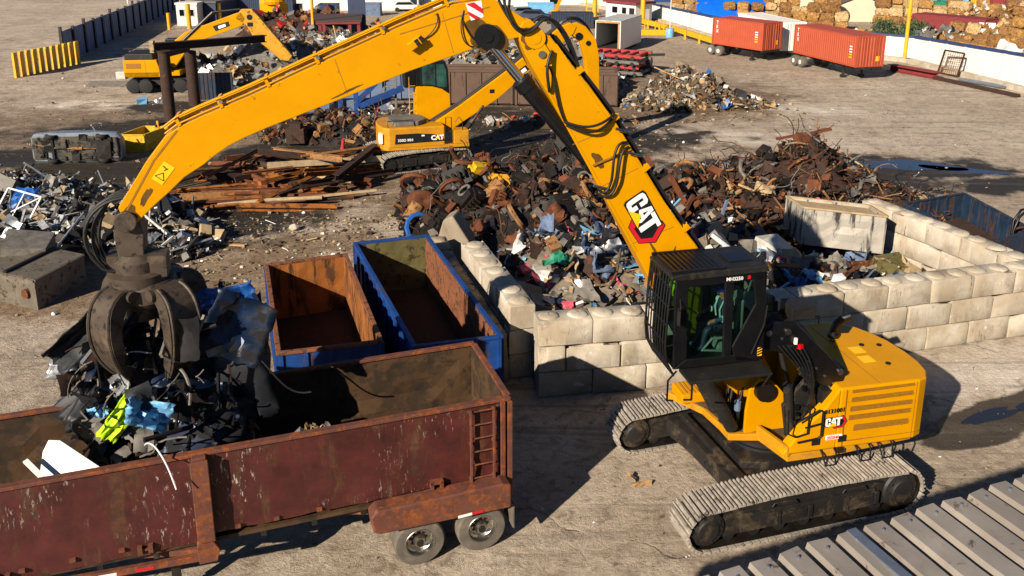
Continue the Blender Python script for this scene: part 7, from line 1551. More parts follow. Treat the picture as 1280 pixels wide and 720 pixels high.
# small white car
def small_car(p, rz, m, label):
    t = thing('parked_car', label, 'car', p, rz); b = MB(); b.prism([(-2.1, .35), (2.1, .35), (2.15, .8), (1.3, .95), (.7, 1.45), (-1.3, 1.45), (-1.9, 1.0), (-2.15, .85)], (0, .85, 0), (1, 0, 0), (0, 0, 1), 0, 1.7); b.build('body', m, t, bevel=.08)
    b = MB(); b.prism([(1.15, 1.0), (.65, 1.4), (-1.2, 1.4), (-1.6, 1.02)], (0, .86, 0), (1, 0, 0), (0, 0, 1), 0, 1.72); b.build('window', M['car_glass'], t)
    for x in (-1.3, 1.35):
        for y in (-.8, .8): b = MB(); b.lathe([(0, -.1), (.32, -.1), (.32, .1), (0, .1)], 16, (x, y, .32), 'y'); b.build('wheel', M['rubber'], t)
small_car(G(328, 14), R(70), M['white'], 'small white car parked in front of the long white building')
# canopy and dark board
cn = thing('canopy', 'brown roofed maroon steel canopy frame standing by the shred heap', 'canopy', (-19.6, 90.5, 0), R(8))
b = MB(); b.b2((-1.2, -.3, 2.75), (4.2, 6.5, 2.95)); b.build('roof', M['brown_shed'], cn)
for x, y in ((0, 0), (3.0, 0), (3.9, 0), (0, 6), (3.9, 6), (3.9, 3)): b = MB(); b.beam((x, y, 0), (x, y, 2.75), .32, .32); b.build('post', M['dull_red'], cn)
b = MB(); b.beam((-1, -.2, 2.65), (4.1, -.2, 2.65), .15, .22); b.build('edge_beam', M['dull_red'], cn)
b = MB(); b.b2((0, 0, .9), (1.9, .15, 4.5)); b.beam((.2, .3, 0), (.2, .3, 4), .15, .15); b.beam((1.7, .3, 0), (1.7, .3, 4), .15, .15); o = b.build('steel_board', M['dark_blue'], None); o.location = (-17.9, 97.2, 0); tag(o, 'dark blue grey steel board standing up behind the canopy', 'board')
b = MB(); b.tube(arc((0, 0, .8), .5, 0, 6.283, 16)[:-1], .2, 8, closed=True); o = b.build('yellow_ring', M['yellow'], None, smooth=50); o.location = G(418, 57); tag(o, 'bright yellow ring wheel standing under the canopy edge', 'wheel')
# white box body with its open end
p0, p1, p3 = G(775, 67), G(743.5, 65), G(729, 52); d = (p0 - p1).normalized(); wb = thing('truck_box', 'white truck box with its open dark end, standing behind the stacked red flatbeds', 'truck box', p1, math.atan2(d.y, d.x)); Wd = (p0 - p1).length; Dp = 7.0; H = 3.1
b = MB(); b.b2((0, 0, .35), (.08, Dp, H)); b.b2((Wd - .08, 0, .35), (Wd, Dp, H)); b.b2((.08, Dp - .08, .35), (Wd - .08, Dp, H)); split(b, 'side_wall', M['white'], wb)
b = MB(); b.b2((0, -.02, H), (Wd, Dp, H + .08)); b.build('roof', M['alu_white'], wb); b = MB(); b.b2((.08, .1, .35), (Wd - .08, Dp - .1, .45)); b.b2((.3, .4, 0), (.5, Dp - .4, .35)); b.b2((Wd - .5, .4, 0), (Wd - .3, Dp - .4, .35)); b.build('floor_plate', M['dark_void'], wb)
b = MB(); b.b2((.08, .02, H - .16), (Wd - .08, .1, H)); b.b2((.0, -.06, .2), (Wd, .02, .36)); b.b2((Wd - .3, .05, .45), (Wd - .1, .14, H - .2)); b.build('door_frame', M['wood'], wb)
b = MB(); b.lathe([(0, -.012), (.42, -.012), (.46, -.004)], 20, (-.0, 1.3, 1.75), 'x'); b.build('side_emblem', M['blue_scrap'], wb); b = MB(); b.lathe([(0, -.018), (.24, -.018)], 20, (-.0, 1.3, 1.75), 'x'); b.prism([(0, 0), (2.0, 0), (2.0, .28), (0, .28)], (-.005, 4.2, 1.75), (0, -1, 0), (0, 0, 1), -.004, .004); b.build('side_lettering', M['bluegrey'], wb)
# stacked red frames
GS = 'stacked red and grey flatbed frames'
sk = G(738, 92); rz = math.atan2((G(803, 98) - sk).y, (G(803, 98) - sk).x)
for k in range(4):
    t = thing('flatbed', ['grey flatbed frame, lowest of the stack beside the dusty yard heap', 'red flatbed frame, second up in the stack beside the dusty yard heap', 'grey steel frame, third up in the stack beside the dusty yard heap', 'red flatbed frame, topmost of the stack beside the dusty yard heap'][k], 'flatbed', (sk.x - .1 * k, sk.y, .05 + k * .46), rz + R([0, 2, -1, 3][k]), GS)
    m = M['red_scrap'] if k % 2 else M['grey_scrap']; L = [4.6, 4.3, 4.5, 4.7][k]; b = MB()
    for y in (0, 3.0): b.b2((0, y, .12), (L, y + .3, .4))
    for x in range(6): b.b2((x * L / 5.6, .3, .14), (x * L / 5.6 + .2, 3.0, .36))
    b.b2((-.1, -.08, .18), (L + .2, .0, .34)); b.build('frame', m, t)
    b = MB()
    for x in (.6, 1.8, 3.2): b.b2((x, -.1, -.0), (x + .4, .25, .14)); b.lathe([(0, -.12), (.18, -.12), (.18, .1), (0, .1)], 12, (x + .9, -.05, .16), 'y')
    split(b, 'bracket', M['black_scrap'], t)
b = MB(); b.rbox((.2, .3, .5), (1.1, 1.2, 1.5), .1); b.beam((-.2, 0, 1.5), (1.8, -.3, 1.6), .2, .2); o = b.build('steel_bracket', M['black_scrap'], None); o.location = sk + Vector((4.6, .6, 0)); tag(o, 'dark steel bracket box at the end of the stacked red frames', 'bracket')
# ------------------------------------------------------------------ things along the white wall
b = MB(); b.ibeam((0, 0, .3), (9.5, 0, .3), .9, .55, .06); o = b.build('steel_girder', M['dull_red'], None); a = G(1113, 88); c = G(1172, 99); o.location = a; o.rotation_euler = (0, 0, math.atan2((c - a).y, (c - a).x)); o.scale = ((c - a).length / 9.5, 1, 1); tag(o, 'long red brown steel girder lying along the white wall', 'girder')
b = MB(); b.b2((0, -.2, 0), (9, .25, .25)); o = b.build('steel_rail', M['rust_dark'], None); a = G(1168, 99); c = G(1272, 122); o.location = a; o.rotation_euler = (0, 0, math.atan2((c - a).y, (c - a).x)); o.scale = ((c - a).length / 9, 1, 1); tag(o, 'long dark rusty rail continuing from the red girder towards the outer yard', 'rail')
a = G(1172, 92); c = G(1196, 97); d = c - a; t = thing('mesh_gate', 'rusty mesh gate leaning upright before the white wall', 'gate', a, math.atan2(d.y, d.x)); L = d.length; b = MB()
for p, q in (((0, 0, 0), (0, .5, 2.0)), ((L, 0, 0), (L, .5, 2.0)), ((0, .5, 2.0), (L, .5, 2.0)), ((0, 0, .1), (L, 0, .1))): b.beam(p, q, .12, .12)
b.build('frame', M['rust_dark'], t); b = MB()
for i in range(1, 9): b.beam((L * i / 9, 0, .1), (L * i / 9, .5, 2.0), .03, .03)
for i in range(1, 6): b.beam((0, .5 * i / 6, .1 + 1.9 * i / 6), (L, .5 * i / 6, .1 + 1.9 * i / 6), .03, .031)
b.build('mesh', M['rust_tan'], t)
b = MB()
for i in range(9): b.tube([(-.2 + .02 * i, .1 * i, .12 + .05 * (i % 2)), (3.8, .1 * i - .3, .1 + .05 * (i % 2))], .06, 6)
o = b.build('pipe_bundle', M['galv'], None); o.location = G(1200, 102); o.rotation_euler = (0, 0, R(-58)); tag(o, 'bundle of grey galvanised pipes on the ground before the white wall', 'pipes')
b = MB(); b.sheet(2.2, 3.4, 8, 9, .25, 4, random.Random(8)); o = b.build('plastic_sheet', M['plastic_film'], None, smooth=60); o.location = G(1248, 104) + Vector((.0, .5, 1.6)); o.rotation_euler = (R(80), R(18), R(-60)); tag(o, 'crumpled grey white plastic sheet hung over the white wall', 'plastic sheet')
# ------------------------------------------------------------------ beyond the wall: bales of card, sheds, bushes
def bale_mesh(seed):
    r = random.Random(seed); b = MB(); n = 5; bm = bmesh.new(); bmesh.ops.create_cube(bm, size=1); bmesh.ops.subdivide_edges(bm, edges=bm.edges[:], cuts=n, use_grid_fill=True)
    vs = [(v.co.x * 1.5 * (1.12 - .5 * (v.co.z ** 2 + v.co.y ** 2)) + r.uniform(-.09, .09), v.co.y * 1.15 * (1.1 - .45 * v.co.z ** 2) + r.uniform(-.09, .09), v.co.z * 1.05 * (1.08 - .3 * (v.co.x ** 2 + v.co.y ** 2)) + r.uniform(-.07, .07)) for v in bm.verts]; bm.verts.index_update(); fs = [[v.index for v in f.verts] for f in bm.faces]; bm.free(); b.add(vs, fs)
    for x in (-.45, 0, .45): 
        b.tube([(x, -.6, -.54), (x, .6, -.54), (x, .6, .54), (x, -.6, .54)], .02, 4, closed=True)
    return b.mesh('paper_bale', [[M['paper'], M['paper_brown'], M['paper_pale']][seed % 3]], 30)
BM = [bale_mesh(i) for i in range(9)]
GP = 'bales of waste card beyond the white wall'
r = random.Random(55); nb = 0
for (u0, v0, u1, v1, lay, lb) in [(868, 34, 1060, 38, 3, 'straw coloured bale in the long stack of card bales behind the containers'), (1000, 44, 1100, 52, 1, 'straw coloured bale in the single low row in front of the cream house'), (1092, 30, 1200, 33, 3, 'straw coloured bale in the tall stack beyond the red brown shed'), (1195, 34, 1300, 46, 3, 'straw coloured bale in the heaped stack at the outer end beyond the shed'), (1196, 64, 1310, 84, 2, 'straw coloured bale in the near stack rising just over the white wall'), (866, 27, 1050, 30, 3, 'straw coloured bale in the second long stack between the containers and the cream house'), (1096, 25, 1290, 33, 3, 'straw coloured bale in the farthest stack beyond the red brown shed'), (1262, 60, 1320, 70, 3, 'straw coloured bale in the short stack at the outer end of the white wall'), (840, 14, 930, 12, 3, 'straw coloured bale in the far stack behind the blue tarpaulin'), (1185, 52, 1290, 62, 2, 'straw coloured bale in the second row behind the near stack over the wall')]:
    a, c = G(u0, v0), G(u1, v1); d = c - a; L = d.length; an = math.atan2(d.y, d.x); n = int(L / 1.6); nr = Vector((-math.sin(an), math.cos(an), 0))
    for k in range(n):
        for j in range(lay):
            if j == lay - 1 and r.random() < .25: continue
            p = a + d * ((k + .5) / n) + nr * (r.uniform(-.15, .15) + j * .12)
            inst('paper_bale', BM[r.randrange(9)], lb, 'bale', (p.x, p.y, .54 + j * 1.06), (r.uniform(-.14, .14), r.uniform(-.14, .14), an + r.uniform(-.3, .3)), (r.uniform(.8, 1.12), r.uniform(.85, 1.1), r.uniform(.8, 1.08)), GP); nb += 1
hL = Heap([(G(1250, 56).x, G(1250, 56).y, 9, 4, 0, 1.6), (G(1010, 46).x, G(1010, 46).y, 9, 3, 0, .8), (G(1240, 40).x, G(1240, 40).y, 10, 5, 0, 2.6)], 71)
scatter('card_litter', hL, 700, ['sheet', 'rag', 'box', 'lump'], [M['paper'], M['paper_brown'], M['paper_pale'], M['alu_white'], M['paper_brown']], .3, 1.2, 211, 'loose waste card and paper heaped between the bales', 'waste card', step=.8, base=M['paper_brown'])
b = MB(); r2 = random.Random(4); b.sheet(8.5, 4.6, 12, 8, .25, 3, r2); o = b.build('tarpaulin', M['tarp'], None, smooth=60); o.location = G(912, 34) + Vector((0, -.4, 2.6)); o.rotation_euler = (R(38), 0, R(6)); tag(o, 'bright blue tarpaulin draped over the card bales by the white wall', 'tarpaulin')
hut('cream_house', 'cream gabled house with grey roof behind the single row of bales', 'house', 1044, 27, 6.2, 11, 2.1, R(-3), M['cream'], M['grey_roof'], .3, [], gable=True)
hut('cream_house', 'low cream house with a dark grey roof, nearer the blue tarpaulin', 'house', 985, 16, 7.5, 7, 2.0, R(-3), M['cream'], M['grey_roof'], .3, [], gable=True)
hut('brown_house', 'grey brown roofed house beyond the bales next to the slim yellow pole', 'house', 1100, 15, 6.5, 9, 1.7, R(-3), M['brown_shed'], M['grey_roof'], .3, [], gable=True)
hut('pale_warehouse', 'pale low warehouse wall at the top edge above the blue tarpaulin', 'warehouse', 955, 5, 8, 6, 3.0, R(0), M['white'], M['grey_roof'], .2, [])
a, c = G(1138, 44), G(1228, 54); d = c - a; container('brown_container', 'long red brown ribbed shed container lying beyond the white wall, its end open', a, d.length, 2.6, .6, 1.9, math.atan2(d.y, d.x), M['dull_red'], chassis=False)
b = MB(); b.b2((0, 0, 0), (1.6, .06, 1.7)); o = b.build('white_leaf', M['white'], None); o.location = G(1218, 53) + Vector((0, -.4, .5)); o.rotation_euler = (0, 0, R(-25)); tag(o, 'white open door panel at the end of the red brown shed container', 'door panel')
for k, (u, v, L, H, m, lb) in enumerate([(1184, 9, 3, 2.2, 'pale_blue', 'pale turquoise small container far beyond the bales'), (1205, 8, 3, 2.6, 'yellow_post', 'yellow container far beyond the bales'), (1217, 8, 3.2, 2.8, 'rust_orange', 'orange container far beyond the bales'), (1240, 12, 3, 2.6, 'dull_red', 'dull red container far beyond the bales, between orange and blue ones'), (1254, 12, 4, 2.8, 'tarp', 'bright blue container far beyond the bales'), (1222, 14, 4.5, .8, 'white', 'low white trailer before the far coloured containers'), (820, 3, 9, 3, 'blue_paint', 'dark blue long container at the top edge behind the white wall'), (860, 6, 5, 2.6, 'white', 'white container at the top edge between dark blue one and tarpaulin'), (700, 6, 6, 2.6, 'white', 'white container at the top edge behind the yellow posts'), (1150, 4, 5, 2.2, 'brown_shed', 'dark brown container at the top edge beyond the bales')]):
    p = G(u, v); container('far_container', lb, p, L, 2.4, 0, H, R(-3), M[m], chassis=False)
for k, (u, v, L, H, m, lb) in enumerate([(684, 30, 6.5, .7, 'black_scrap', 'dark flat trailer standing behind the boom elbow'), (690, 36, 5.0, 1.9, 'blue_worn', 'dull blue container behind the second machine arm'), (560, 12, 6, 2.4, 'bluegrey', 'grey container hidden partly by the stick at the top of the yard'), (520, 10, 4, 2.2, 'white_dirty', 'dirty white container beside the white shed'), (1120, 9, 6, 2.2, 'white', 'white low store beyond the bales behind the slim yellow pole'), (1270, 18, 4, 2.4, 'bluegrey', 'grey container at the outer end beyond the bales'), (905, 4, 5, 2.2, 'cream', 'cream low container above the blue tarpaulin'), (1165, 16, 4, 1.6, 'green_scrap', 'green container among the bales'), (300, 3, 8, 2.6, 'container_red', 'rust red container at the top edge behind the navy cabin'), (420, 4, 5, 2.4, 'grey_scrap', 'grey container above the canopy at the top edge')]):
    container('far_container', lb, G(u, v), L, 2.4, 0, H, R(-4 + 3 * (k % 3)), M[m], chassis=False)
t = thing('jib_crane', 'small yellow jib crane with a slanted arm behind the boom elbow', 'crane', G(694, 24)); b = MB(); b.cyl((0, 0, 0), (0, 0, 1.2), .6, n=12); b.build('base', M['yellow_post'], t)
b = MB(); b.beam((0, 0, 1.0), (1.3, 0, 4.2), .4, .4); b.beam((1.3, 0, 4.2), (2.6, 0, 3.6), .3, .3); b.build('arm', M['yellow'], t); b = MB(); b.b2((-.9, -.6, .1), (.6, .6, .9)); b.build('engine_box', M['rust_orange'], t)
t = thing('ladder_stand', 'yellow ladder stand between the crane and the white hut', 'stand', G(733, 18)); b = MB()
for x in (0, 1.6): b.beam((x, 0, 0), (x, 0, 3.6), .16, .16)
split(b, 'post', M['yellow_post'], t); b = MB()
for i in range(6): b.beam((0, 0, .5 + i * .55), (1.6, 0, .5 + i * .55), .1, .1)
split(b, 'rung', M['yellow_post'], t)
small_car(G(655, 22), R(15), M['silver'], 'silver car parked behind the boom head'); small_car(G(668, 26), R(-10), M['dark_blue'], 'dark car parked beside the light blue skip'); small_car(G(508, 14), R(5), M['white'], 'white car parked beside the dirty white container')
# bushes: leaf clumps on short stems
def bush(p, rx, rz, n, seed, label):
    t = thing('bush', label, 'bush', p); r = random.Random(seed); b = MB(); cl = [(r.uniform(-.7, .7) * rx, r.uniform(-.5, .5) * rx, rz * r.uniform(.35, .85), r.uniform(.35, .6) * rz) for _ in range(9)]
    for i in range(n):
        cx_, cy_, cz_, cr = r.choice(cl); v = Vector((r.gauss(0, 1), r.gauss(0, 1), r.gauss(0, 1))).normalized() * cr * r.uniform(.6, 1.05)
        b.at((cx_ + v.x, cy_ + v.y, max(.1, cz_ + v.z)), (r.uniform(0, 6), r.uniform(0, 6), r.uniform(0, 6))); s_ = r.uniform(.1, .2); b.add([(-s_, 0, 0), (0, -s_ * .5, .03), (s_, 0, 0), (0, s_ * .5, .03)], [(0, 1, 2, 3)])
    b.build('foliage', M['leaf'], t); b = MB()
    for q in cl: b.tube([(0, 0, 0), (q[0] * .5, q[1] * .5, q[2] * .5), (q[0], q[1], q[2])], [.07, .05, .02], 5)
    b.build('stem', M['wood'], t)
bush(G(1118, 58), 2.4, 2.4, 1500, 1, 'dark green bush behind the white wall, beside the yellow pole'); bush(G(1142, 52), 1.8, 2.2, 1000, 2, 'smaller dark bush between the yellow pole and the grey rubble'); bush(G(1207, 50), 1.2, 1.8, 700, 3, 'green bush in front of the open end of the red brown shed container')
hK = Heap([(G(1172, 54).x, G(1172, 54).y, 4, 2.2, 0, 1.6)], 51)
scatter('grey_rubble', hK, 160, ['lump', 'box', 'sheet'], [M['grey_scrap'], M['bluegrey'], M['alu_white'], M['black_scrap']], .3, 1.0, 201, 'grey rubble heap between the bushes before the red brown shed container', 'rubble', step=.6, base=M['grey_scrap'])
# ------------------------------------------------------------------ dark wall on the far side, striped barrier
wl2 = [Vector((-41.2, 80.5, 0)), Vector((-42.6, 88, 0)), Vector((-44.4, 98, 0)), Vector((-48.6, 122, 0)), Vector((-52, 142, 0))]
bgp = PM('grey_blue_panel', '#6a7890', .75, var=.25, scale=.6, wear='#4e4038', wear_amt=.3, streak=True, dirt='#4a4238', dirt_amt=.4)
t = thing('panel_fence', 'tall blue grey panel fence in shade along the far left side of the yard', 'fence', (0, 0, 0)); b = MB(); c = MB()
t['label'] = 'tall blue grey panel fence standing in its own shade behind the wheeled handler'
for i in range(4):
    corr(b, (wl2[i].x, wl2[i].y), (wl2[i + 1].x, wl2[i + 1].y), 0, 2.9, .06, .8); d = (wl2[i + 1] - wl2[i]); n = int(d.length / 3.2)
    for k in range(n): p = wl2[i] + d * (k / n); c.beam(p + Vector((.14, 0, 0)), p + Vector((.14, 0, 3.1 + .3 * (k % 3 == 0))), .22, .22)
b.build('panel', bgp, t); split(c, 'post', M['frame_dirty'], t)
for i in range(11):
    p = Vector((-41.5 + i * .17, 73.3 + i * .72, 0)); b = MB(); b.b2((-.09, -.2, 0), (.12, .2, 2.1)); o = b.build('yellow_plate', M['yellow_post'], None); o.location = p; o.rotation_euler = (0, 0, R(-14)); tag(o, 'upright yellow plate in the striped row before the shaded fence', 'plate', 'yellow plates of the striped row')
for i, (u, v, lb) in enumerate([(160, 5, 'slim pale mast above the shaded fence, further from the gate booth'), (172, 4, 'slim pale mast above the shaded fence, closer to the gate booth')]):
    b = MB(); b.cyl((0, 0, 0), (0, 0, 9), .12, n=8); o = b.build('mast', M['white'], None); o.location = G(u, v); tag(o, lb, 'mast')
b = MB()
for i in range(3): b.beam((0, i * .3, .1 + i * .08), (3.2, i * .4, .12 + i * .06), .14, .1)
o = b.build('scrap_bars', M['grey_scrap'], None); o.location = G(108, 108); tag(o, 'short grey bars lying on the ground behind the rear of the wheeled handler', 'bars')
b = MB(); b.lathe([(0, 0), (.7, 0), (.75, 1.2), (.6, 1.3), (0, 1.3)], 20); o = b.build('round_tank', M['alu_white'], None, smooth=40); o.location = G(264, 85); tag(o, 'pale round tank standing behind the rusty post frame', 'tank')
b = MB(); b.b2((0, 0, 0), (1.5, 1.1, 1.6)); b.b2((.1, -.03, .4), (1.4, 0, 1.3)); o = b.build('white_cabinet', M['white'], None, bevel=.02); o.location = G(290, 108); tag(o, 'small white cabinet in front of the shred heap next to the long arm', 'cabinet')
b = MB(); corr(b, (0, 0), (2.6, .3), 0, 2.0); o = b.build('blue_sheet', M['blue_worn'], None); o.location = G(247, 125); tag(o, 'worn blue sheet standing beside the rear post of the rusty frame', 'panel')
# the ground continues: road and hills far beyond
b = MB(); b.add([(-400, 150, .004), (400, 150, .004), (400, 162, .004), (-400, 162, .004)], [(0, 1, 2, 3)]); tag(b.build('road', M['grey_roof']), kind='structure')
# ------------------------------------------------------------------ scrap held in the grab, and the load in the trailer
GC = loc((gx - .18, 0, 0))
r = random.Random(303)
def crumple(name, label, cat, p, size, rot, m, seed, fold=3, amp=.2, nx=11, ny=11, smooth=24):
    b = MB(); dark = amp < .13 and m in (M['blue_sheet'], M['dark_sheet'], M['black_scrap']); b.sheet(size[0], size[1], nx, ny, .035 if dark else amp, 5 if dark else fold, random.Random(seed), .2 if dark else None); o = b.build(name, m, None, smooth); o.location = p; o.rotation_euler = rot
    s = o.modifiers.new('plate', 'SOLIDIFY'); s.thickness = .012
    return tag(o, label, cat)
c = GC
def off(dx, dy, z): return (c.x + dx, c.y + dy, z)
crumple('torn_sheet', 'long blue black car side sheet hanging on the bin side of the grab, outermost', 'sheet metal', off(1.75, .3, 4.2), (1.1, 2.4), (1.35, .1, .75), M['blue_sheet'], 31, 4, .12)
crumple('torn_sheet', 'ragged black sheet stretching out over the trailer on the bin side of the load', 'sheet metal', off(1.55, .1, 5.0), (1.2, 1.2), (1.2, .5, .3), M['blue_sheet'], 32, 4, .12)
crumple('torn_sheet', 'torn black strip hanging lowest at the tank side of the load, into the trailer', 'sheet metal', off(-1.0, .0, 2.9), (.45, 2.0), (1.4, .35, .3), M['black_scrap'], 33, 4, .12)
crumple('torn_sheet', 'grey torn strip hanging beside the black one at the tank side', 'sheet metal', off(-1.3, .2, 3.7), (.4, 1.6), (1.4, .7, .6), M['dark_sheet'], 34, 4, .12)
b = MB(); r5 = random.Random(9)
for i in range(14):
    p = Vector(off(r5.uniform(-1.2, 1.4), r5.uniform(-.7, .5), r5.uniform(2.8, 4.6))); q = p + Vector((r5.uniform(-.7, .7), r5.uniform(-.4, .2), r5.uniform(-.9, .3))); b.tube(bez(p, p.lerp(q, .3) + Vector((r5.uniform(-.3, .3), -.1, r5.uniform(-.2, .3))), p.lerp(q, .7) + Vector((r5.uniform(-.3, .3), 0, .2)), q, 8), r5.choice([.012, .02, .03]), 6)
tag(b.build('scrap_wire_debris', M['grey_scrap'], None, smooth=50), 'loose grey wires and thin tubes poking out of the grab load', 'wire', kind='stuff')
crumple('torn_sheet', 'large dark blue crumpled car panel hanging from the outer side of the grab', 'panel', off(1.15, .2, 4.25), (1.5, 2.3), (1.2, .35, .5), M['blue_sheet'], 1, 4, .12)
crumple('torn_sheet', 'bright blue crumpled sheet sticking out at the top of the load in the grab', 'panel', off(1.35, .3, 5.5), (1.0, .55), (.9, -.3, .2), M['blue_scrap'], 2, 3, .2)
crumple('torn_sheet', 'dark crumpled sheet hanging in shade between the blue panel and the trailer', 'panel', off(1.5, .0, 3.9), (1.2, 1.9), (1.4, -.25, .15), M['dark_sheet'], 3, 4, .12)
crumple('torn_sheet', 'long torn black sheet hanging down at the tank side of the grab', 'panel', off(-1.25, .1, 3.7), (.6, 1.9), (1.35, .9, .2), M['black_scrap'], 4, 4, .12)
crumple('torn_sheet', 'torn dark grey sheet with silver edge sticking out at the tank side of the grab', 'panel', off(-1.6, .15, 4.7), (.55, 1.1), (1.1, .9, .2), M['dark_sheet'], 5, 4, .12)
crumple('torn_sheet', 'crushed black car door low at the tank side of the grab', 'panel', off(-1.1, -.2, 2.9), (.8, 1.3), (1.3, -.4, .9), M['black_scrap'], 6, 4, .12)
crumple('torn_sheet', 'small pale blue metal piece low at the tank side of the load', 'panel', off(-.95, -.5, 3.35), (.35, .6), (1.2, -.2, .5), M['pale_blue'], 7, 2, .12)
crumple('torn_sheet', 'silvery crumpled metal piece at the tank side of the grab', 'panel', off(-1.55, -.2, 4.45), (.6, .6), (1.0, .4, .4), M['alu'], 8, 4, .3)
crumple('lime_jacket', 'bright lime yellow jacket hanging out under the grab tines', 'jacket', off(-.32, -1.0, 3.72), (.38, 1.0), (1.25, .7, .2), M['lime'], 9, 3, .12, smooth=60)
crumple('torn_sheet', 'light blue crumpled sheet beside the lime jacket under the grab', 'panel', off(.16, -1.0, 3.75), (.8, .5), (1.0, .4, .3), M['pale_blue'], 10, 3, .2)
crumple('torn_sheet', 'dark bronze torn sheet hanging just below the lime jacket', 'panel', off(.15, -.2, 3.05), (.9, .9), (1.2, .1, .2), M['frame_dirty'], 11, 3, .13)
crumple('torn_sheet', 'dark blue sheet held inside the closed grab tines', 'panel', off(.1, -.2, 4.4), (1.2, .9), (1.1, .2, .1), M['blue_sheet'], 12, 4, .12)
crumple('torn_sheet', 'shaded blue car bonnet low under the grab near the trailer wall', 'panel', off(.85, -.4, 3.3), (1.6, 1.2), (1.3, -.2, .3), M['blue_sheet'], 13, 4, .12)
crumple('torn_sheet', 'black plastic bumper at the lower edge of the grab load', 'panel', off(1.0, .25, 3.0), (1.3, .8), (1.0, .3, .1), M['black_scrap'], 14, 4, .12)
b = MB()
for i in range(330):
    a = r.uniform(0, 6.28); rr = r.random() ** .6 * 1.15; z = r.uniform(2.3, 5.2); q = 1.5 if z < 4 else 1.1
    x, y = rr * math.cos(a) * q + (.1 if z > 4 else 0), rr * math.sin(a) * .9
    if rr < .2 and z > 5: continue
    tl = Matrix.Rotation(-TA, 4, 'Z') @ (Vector((c.x + x, c.y + y, z)) - Vector((-.02, 15.93, 0)))
    if z < 3.7 and (tl.y < .5 or tl.y > 2.2): continue
    place(b, c.x + x, c.y + y, z, r, 1.5); b.cur = r.randrange(8); piece(b, r.choice(['sheet', 'sheet', 'bar', 'sheet', 'sheet', 'beam', 'tangle']), r.uniform(.2, .7), r)
b.at(); tag(b.build('crushed_debris', [M['black_scrap'], M['dark_sheet'], M['blue_sheet'], M['oily'], M['alu'], M['grey_scrap'], M['rust_dark'], M['dark_sheet']], None, 30), 'dense bundle of dark crushed scrap gripped by the grab tines', 'scrap', kind='stuff')
b = MB(); b.tube(bez(off(1.7, .3, 4.4), off(2.2, .2, 4.2), off(2.3, .2, 3.4), off(2.9, .3, 3.5), 12), .02, 6); o = b.build('loose_cable', M['hose'], None, smooth=50); tag(o, 'thin black cable hanging out of the grab load towards the orange rusted bin', 'cable')
b = MB(); b.tube(bez(off(.1, -1.1, 3.2), off(.5, -1.7, 3.75), off(.85, -2.0, 3.6), off(1.05, -2.15, 3.0), 12), .014, 6); o = b.build('white_strip', M['sign_white'], None, smooth=50); tag(o, 'white plastic strip curling over the near trailer wall', 'strip')
# trailer load
def T_(x, y, z): return Matrix.Translation((-.02, 15.93, 0)) @ Matrix.Rotation(TA, 4, 'Z') @ Vector((x, y, z))
class Bed:
    s = 61
    def h(s, x, y): return 1.5 + (.75 * math.exp(-((x + 6.4) / 1.9) ** 2) + .5 * math.exp(-((x + 3.6) / 1.6) ** 2) + .35 * math.exp(-((x + 9) / 2) ** 2)) * (1 - .2 * abs(y - 1.28)) + .18 * mnoise.noise(Vector((x, y, 3)))
bed = Bed(); b = MB(); r = random.Random(404); nx, ny = 44, 8; vs = []
for j in range(ny + 1):
    for i in range(nx + 1):
        x, y = -11.4 + 10.9 * i / nx, .12 + 2.28 * j / ny; vs.append(tuple(T_(x, y, bed.h(x, y) - .04 + r.uniform(-.05, .05))))
b.add(vs, [(j * (nx + 1) + i, j * (nx + 1) + i + 1, (j + 1) * (nx + 1) + i + 1, (j + 1) * (nx + 1) + i) for j in range(ny) for i in range(nx)])
for i in range(520):
    x = r.choice([r.gauss(-6.4, 1.5), r.gauss(-3.6, 1.4), r.uniform(-10.5, -1.2)]); s_ = .12 + .45 * r.random() ** 1.8; y = r.uniform(.2 + s_ * 1.2, 2.35 - s_ * 1.2); x = min(-1.2, max(-11, x)); p = T_(x, y, bed.h(x, y) + r.uniform(-.05, .12))
    place(b, p.x, p.y, p.z, r, .9); b.cur = 1 + r.randrange(8); piece(b, r.choice(['sheet', 'rag', 'box', 'bar', 'lump', 'beam']), s_, r)
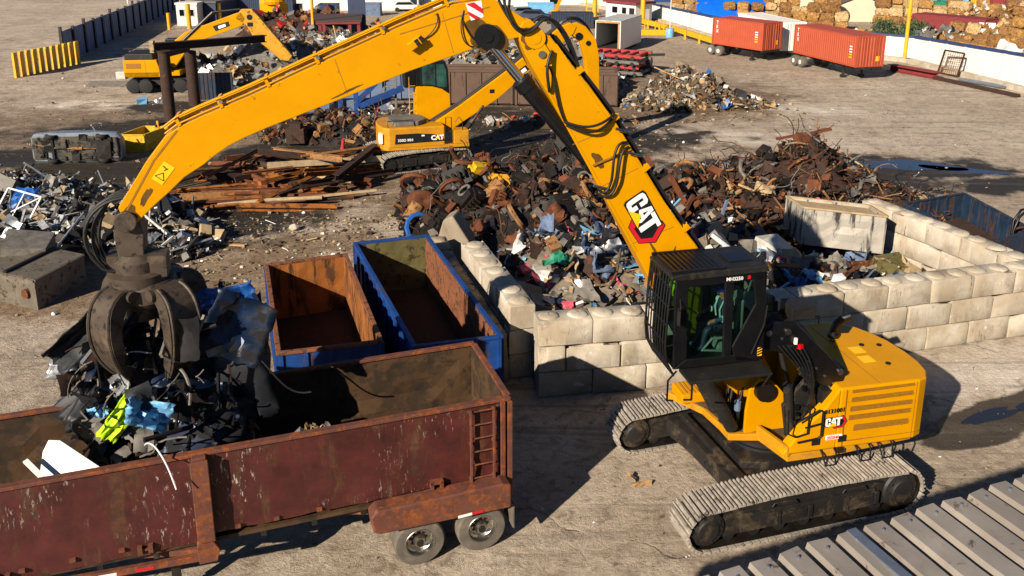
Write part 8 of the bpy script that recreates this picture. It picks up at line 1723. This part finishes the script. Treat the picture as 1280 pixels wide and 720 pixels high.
b.at(); tag(b.build('loaded_debris', [M['rust_dark'], M['black_scrap'], M['grey_scrap'], M['rust_dark'], M['black_scrap'], M['alu'], M['oily'], M['tan_scrap'], M['blue_sheet']], None, 40), 'layer of dark loose scrap lying on the trailer floor', 'scrap', kind='stuff')
b = MB(); b.prism([(-.85, -.3), (1.1, -.34), (1.15, -.24), (.3, .06), (-.72, .44), (-.95, .42), (-.98, .2)], (0, 0, 0), (1, 0, 0), (0, 1, 0), 0, .05); o = b.build('white_wedge', M['sign_white'], None, bevel=.015); o.location = T_(-7.9, .85, 2.86); o.rotation_euler = (R(48), R(3), TA - R(28)); tag(o, 'big white wedge shaped car panel lying on the trailer load', 'panel')
b = MB(); b.beam((-.75, 0, 0), (.75, 0, 0), .09, .04); o = b.build('white_bar', M['sign_white'], None); o.location = T_(-8.5, .6, 2.86); o.rotation_euler = (R(10), R(20), TA - R(50)); tag(o, 'slim white bar lying beside the white wedge panel in the trailer', 'bar')
crumple('torn_sheet', 'grey striped crumpled bundle lying on the load near the tailgate', 'panel', T_(-3.3, .9, 2.3), (.9, .7), (.5, .2, TA + .3), M['grey_scrap'], 21, 4, .25)
crumple('torn_sheet', 'pinkish bent metal sheet lying on the load near the tailgate', 'panel', T_(-2.6, .8, 2.15), (1.0, .6), (.4, .2, TA), M['tan_scrap'], 22, 3, .15)
crumple('torn_sheet', 'tan curved sheet in the shade of the grab by the inner trailer wall', 'panel', T_(-5.2, 1.9, 2.4), (.4, .9), (1.1, .2, TA), M['tan_scrap'], 23, 3, .2)
b = MB(); b.beam((-.3, 0, 0), (.35, 0, .25), .12, .04); o = b.build('pale_scrap_piece', M['alu_white'], None); o.location = T_(-5.3, .7, 2.45); tag(o, 'small pale pointed scrap piece in the trailer by the rib', 'scrap piece')
# bit of litter on the slab beside the crawler
b = MB(); b.sheet(.35, .2, 4, 3, .08, 3, random.Random(2)); b.at((.15, -.2, 0), (.5, .3, .4)); b.sheet(.5, .12, 5, 2, .08, 3, random.Random(6)); o = b.build('scrap_strip', M['wood'], None); o.location = G(793, 598, .08); tag(o, 'torn pale strip of rubber lying on the slab in front of the far crawler', 'strip')
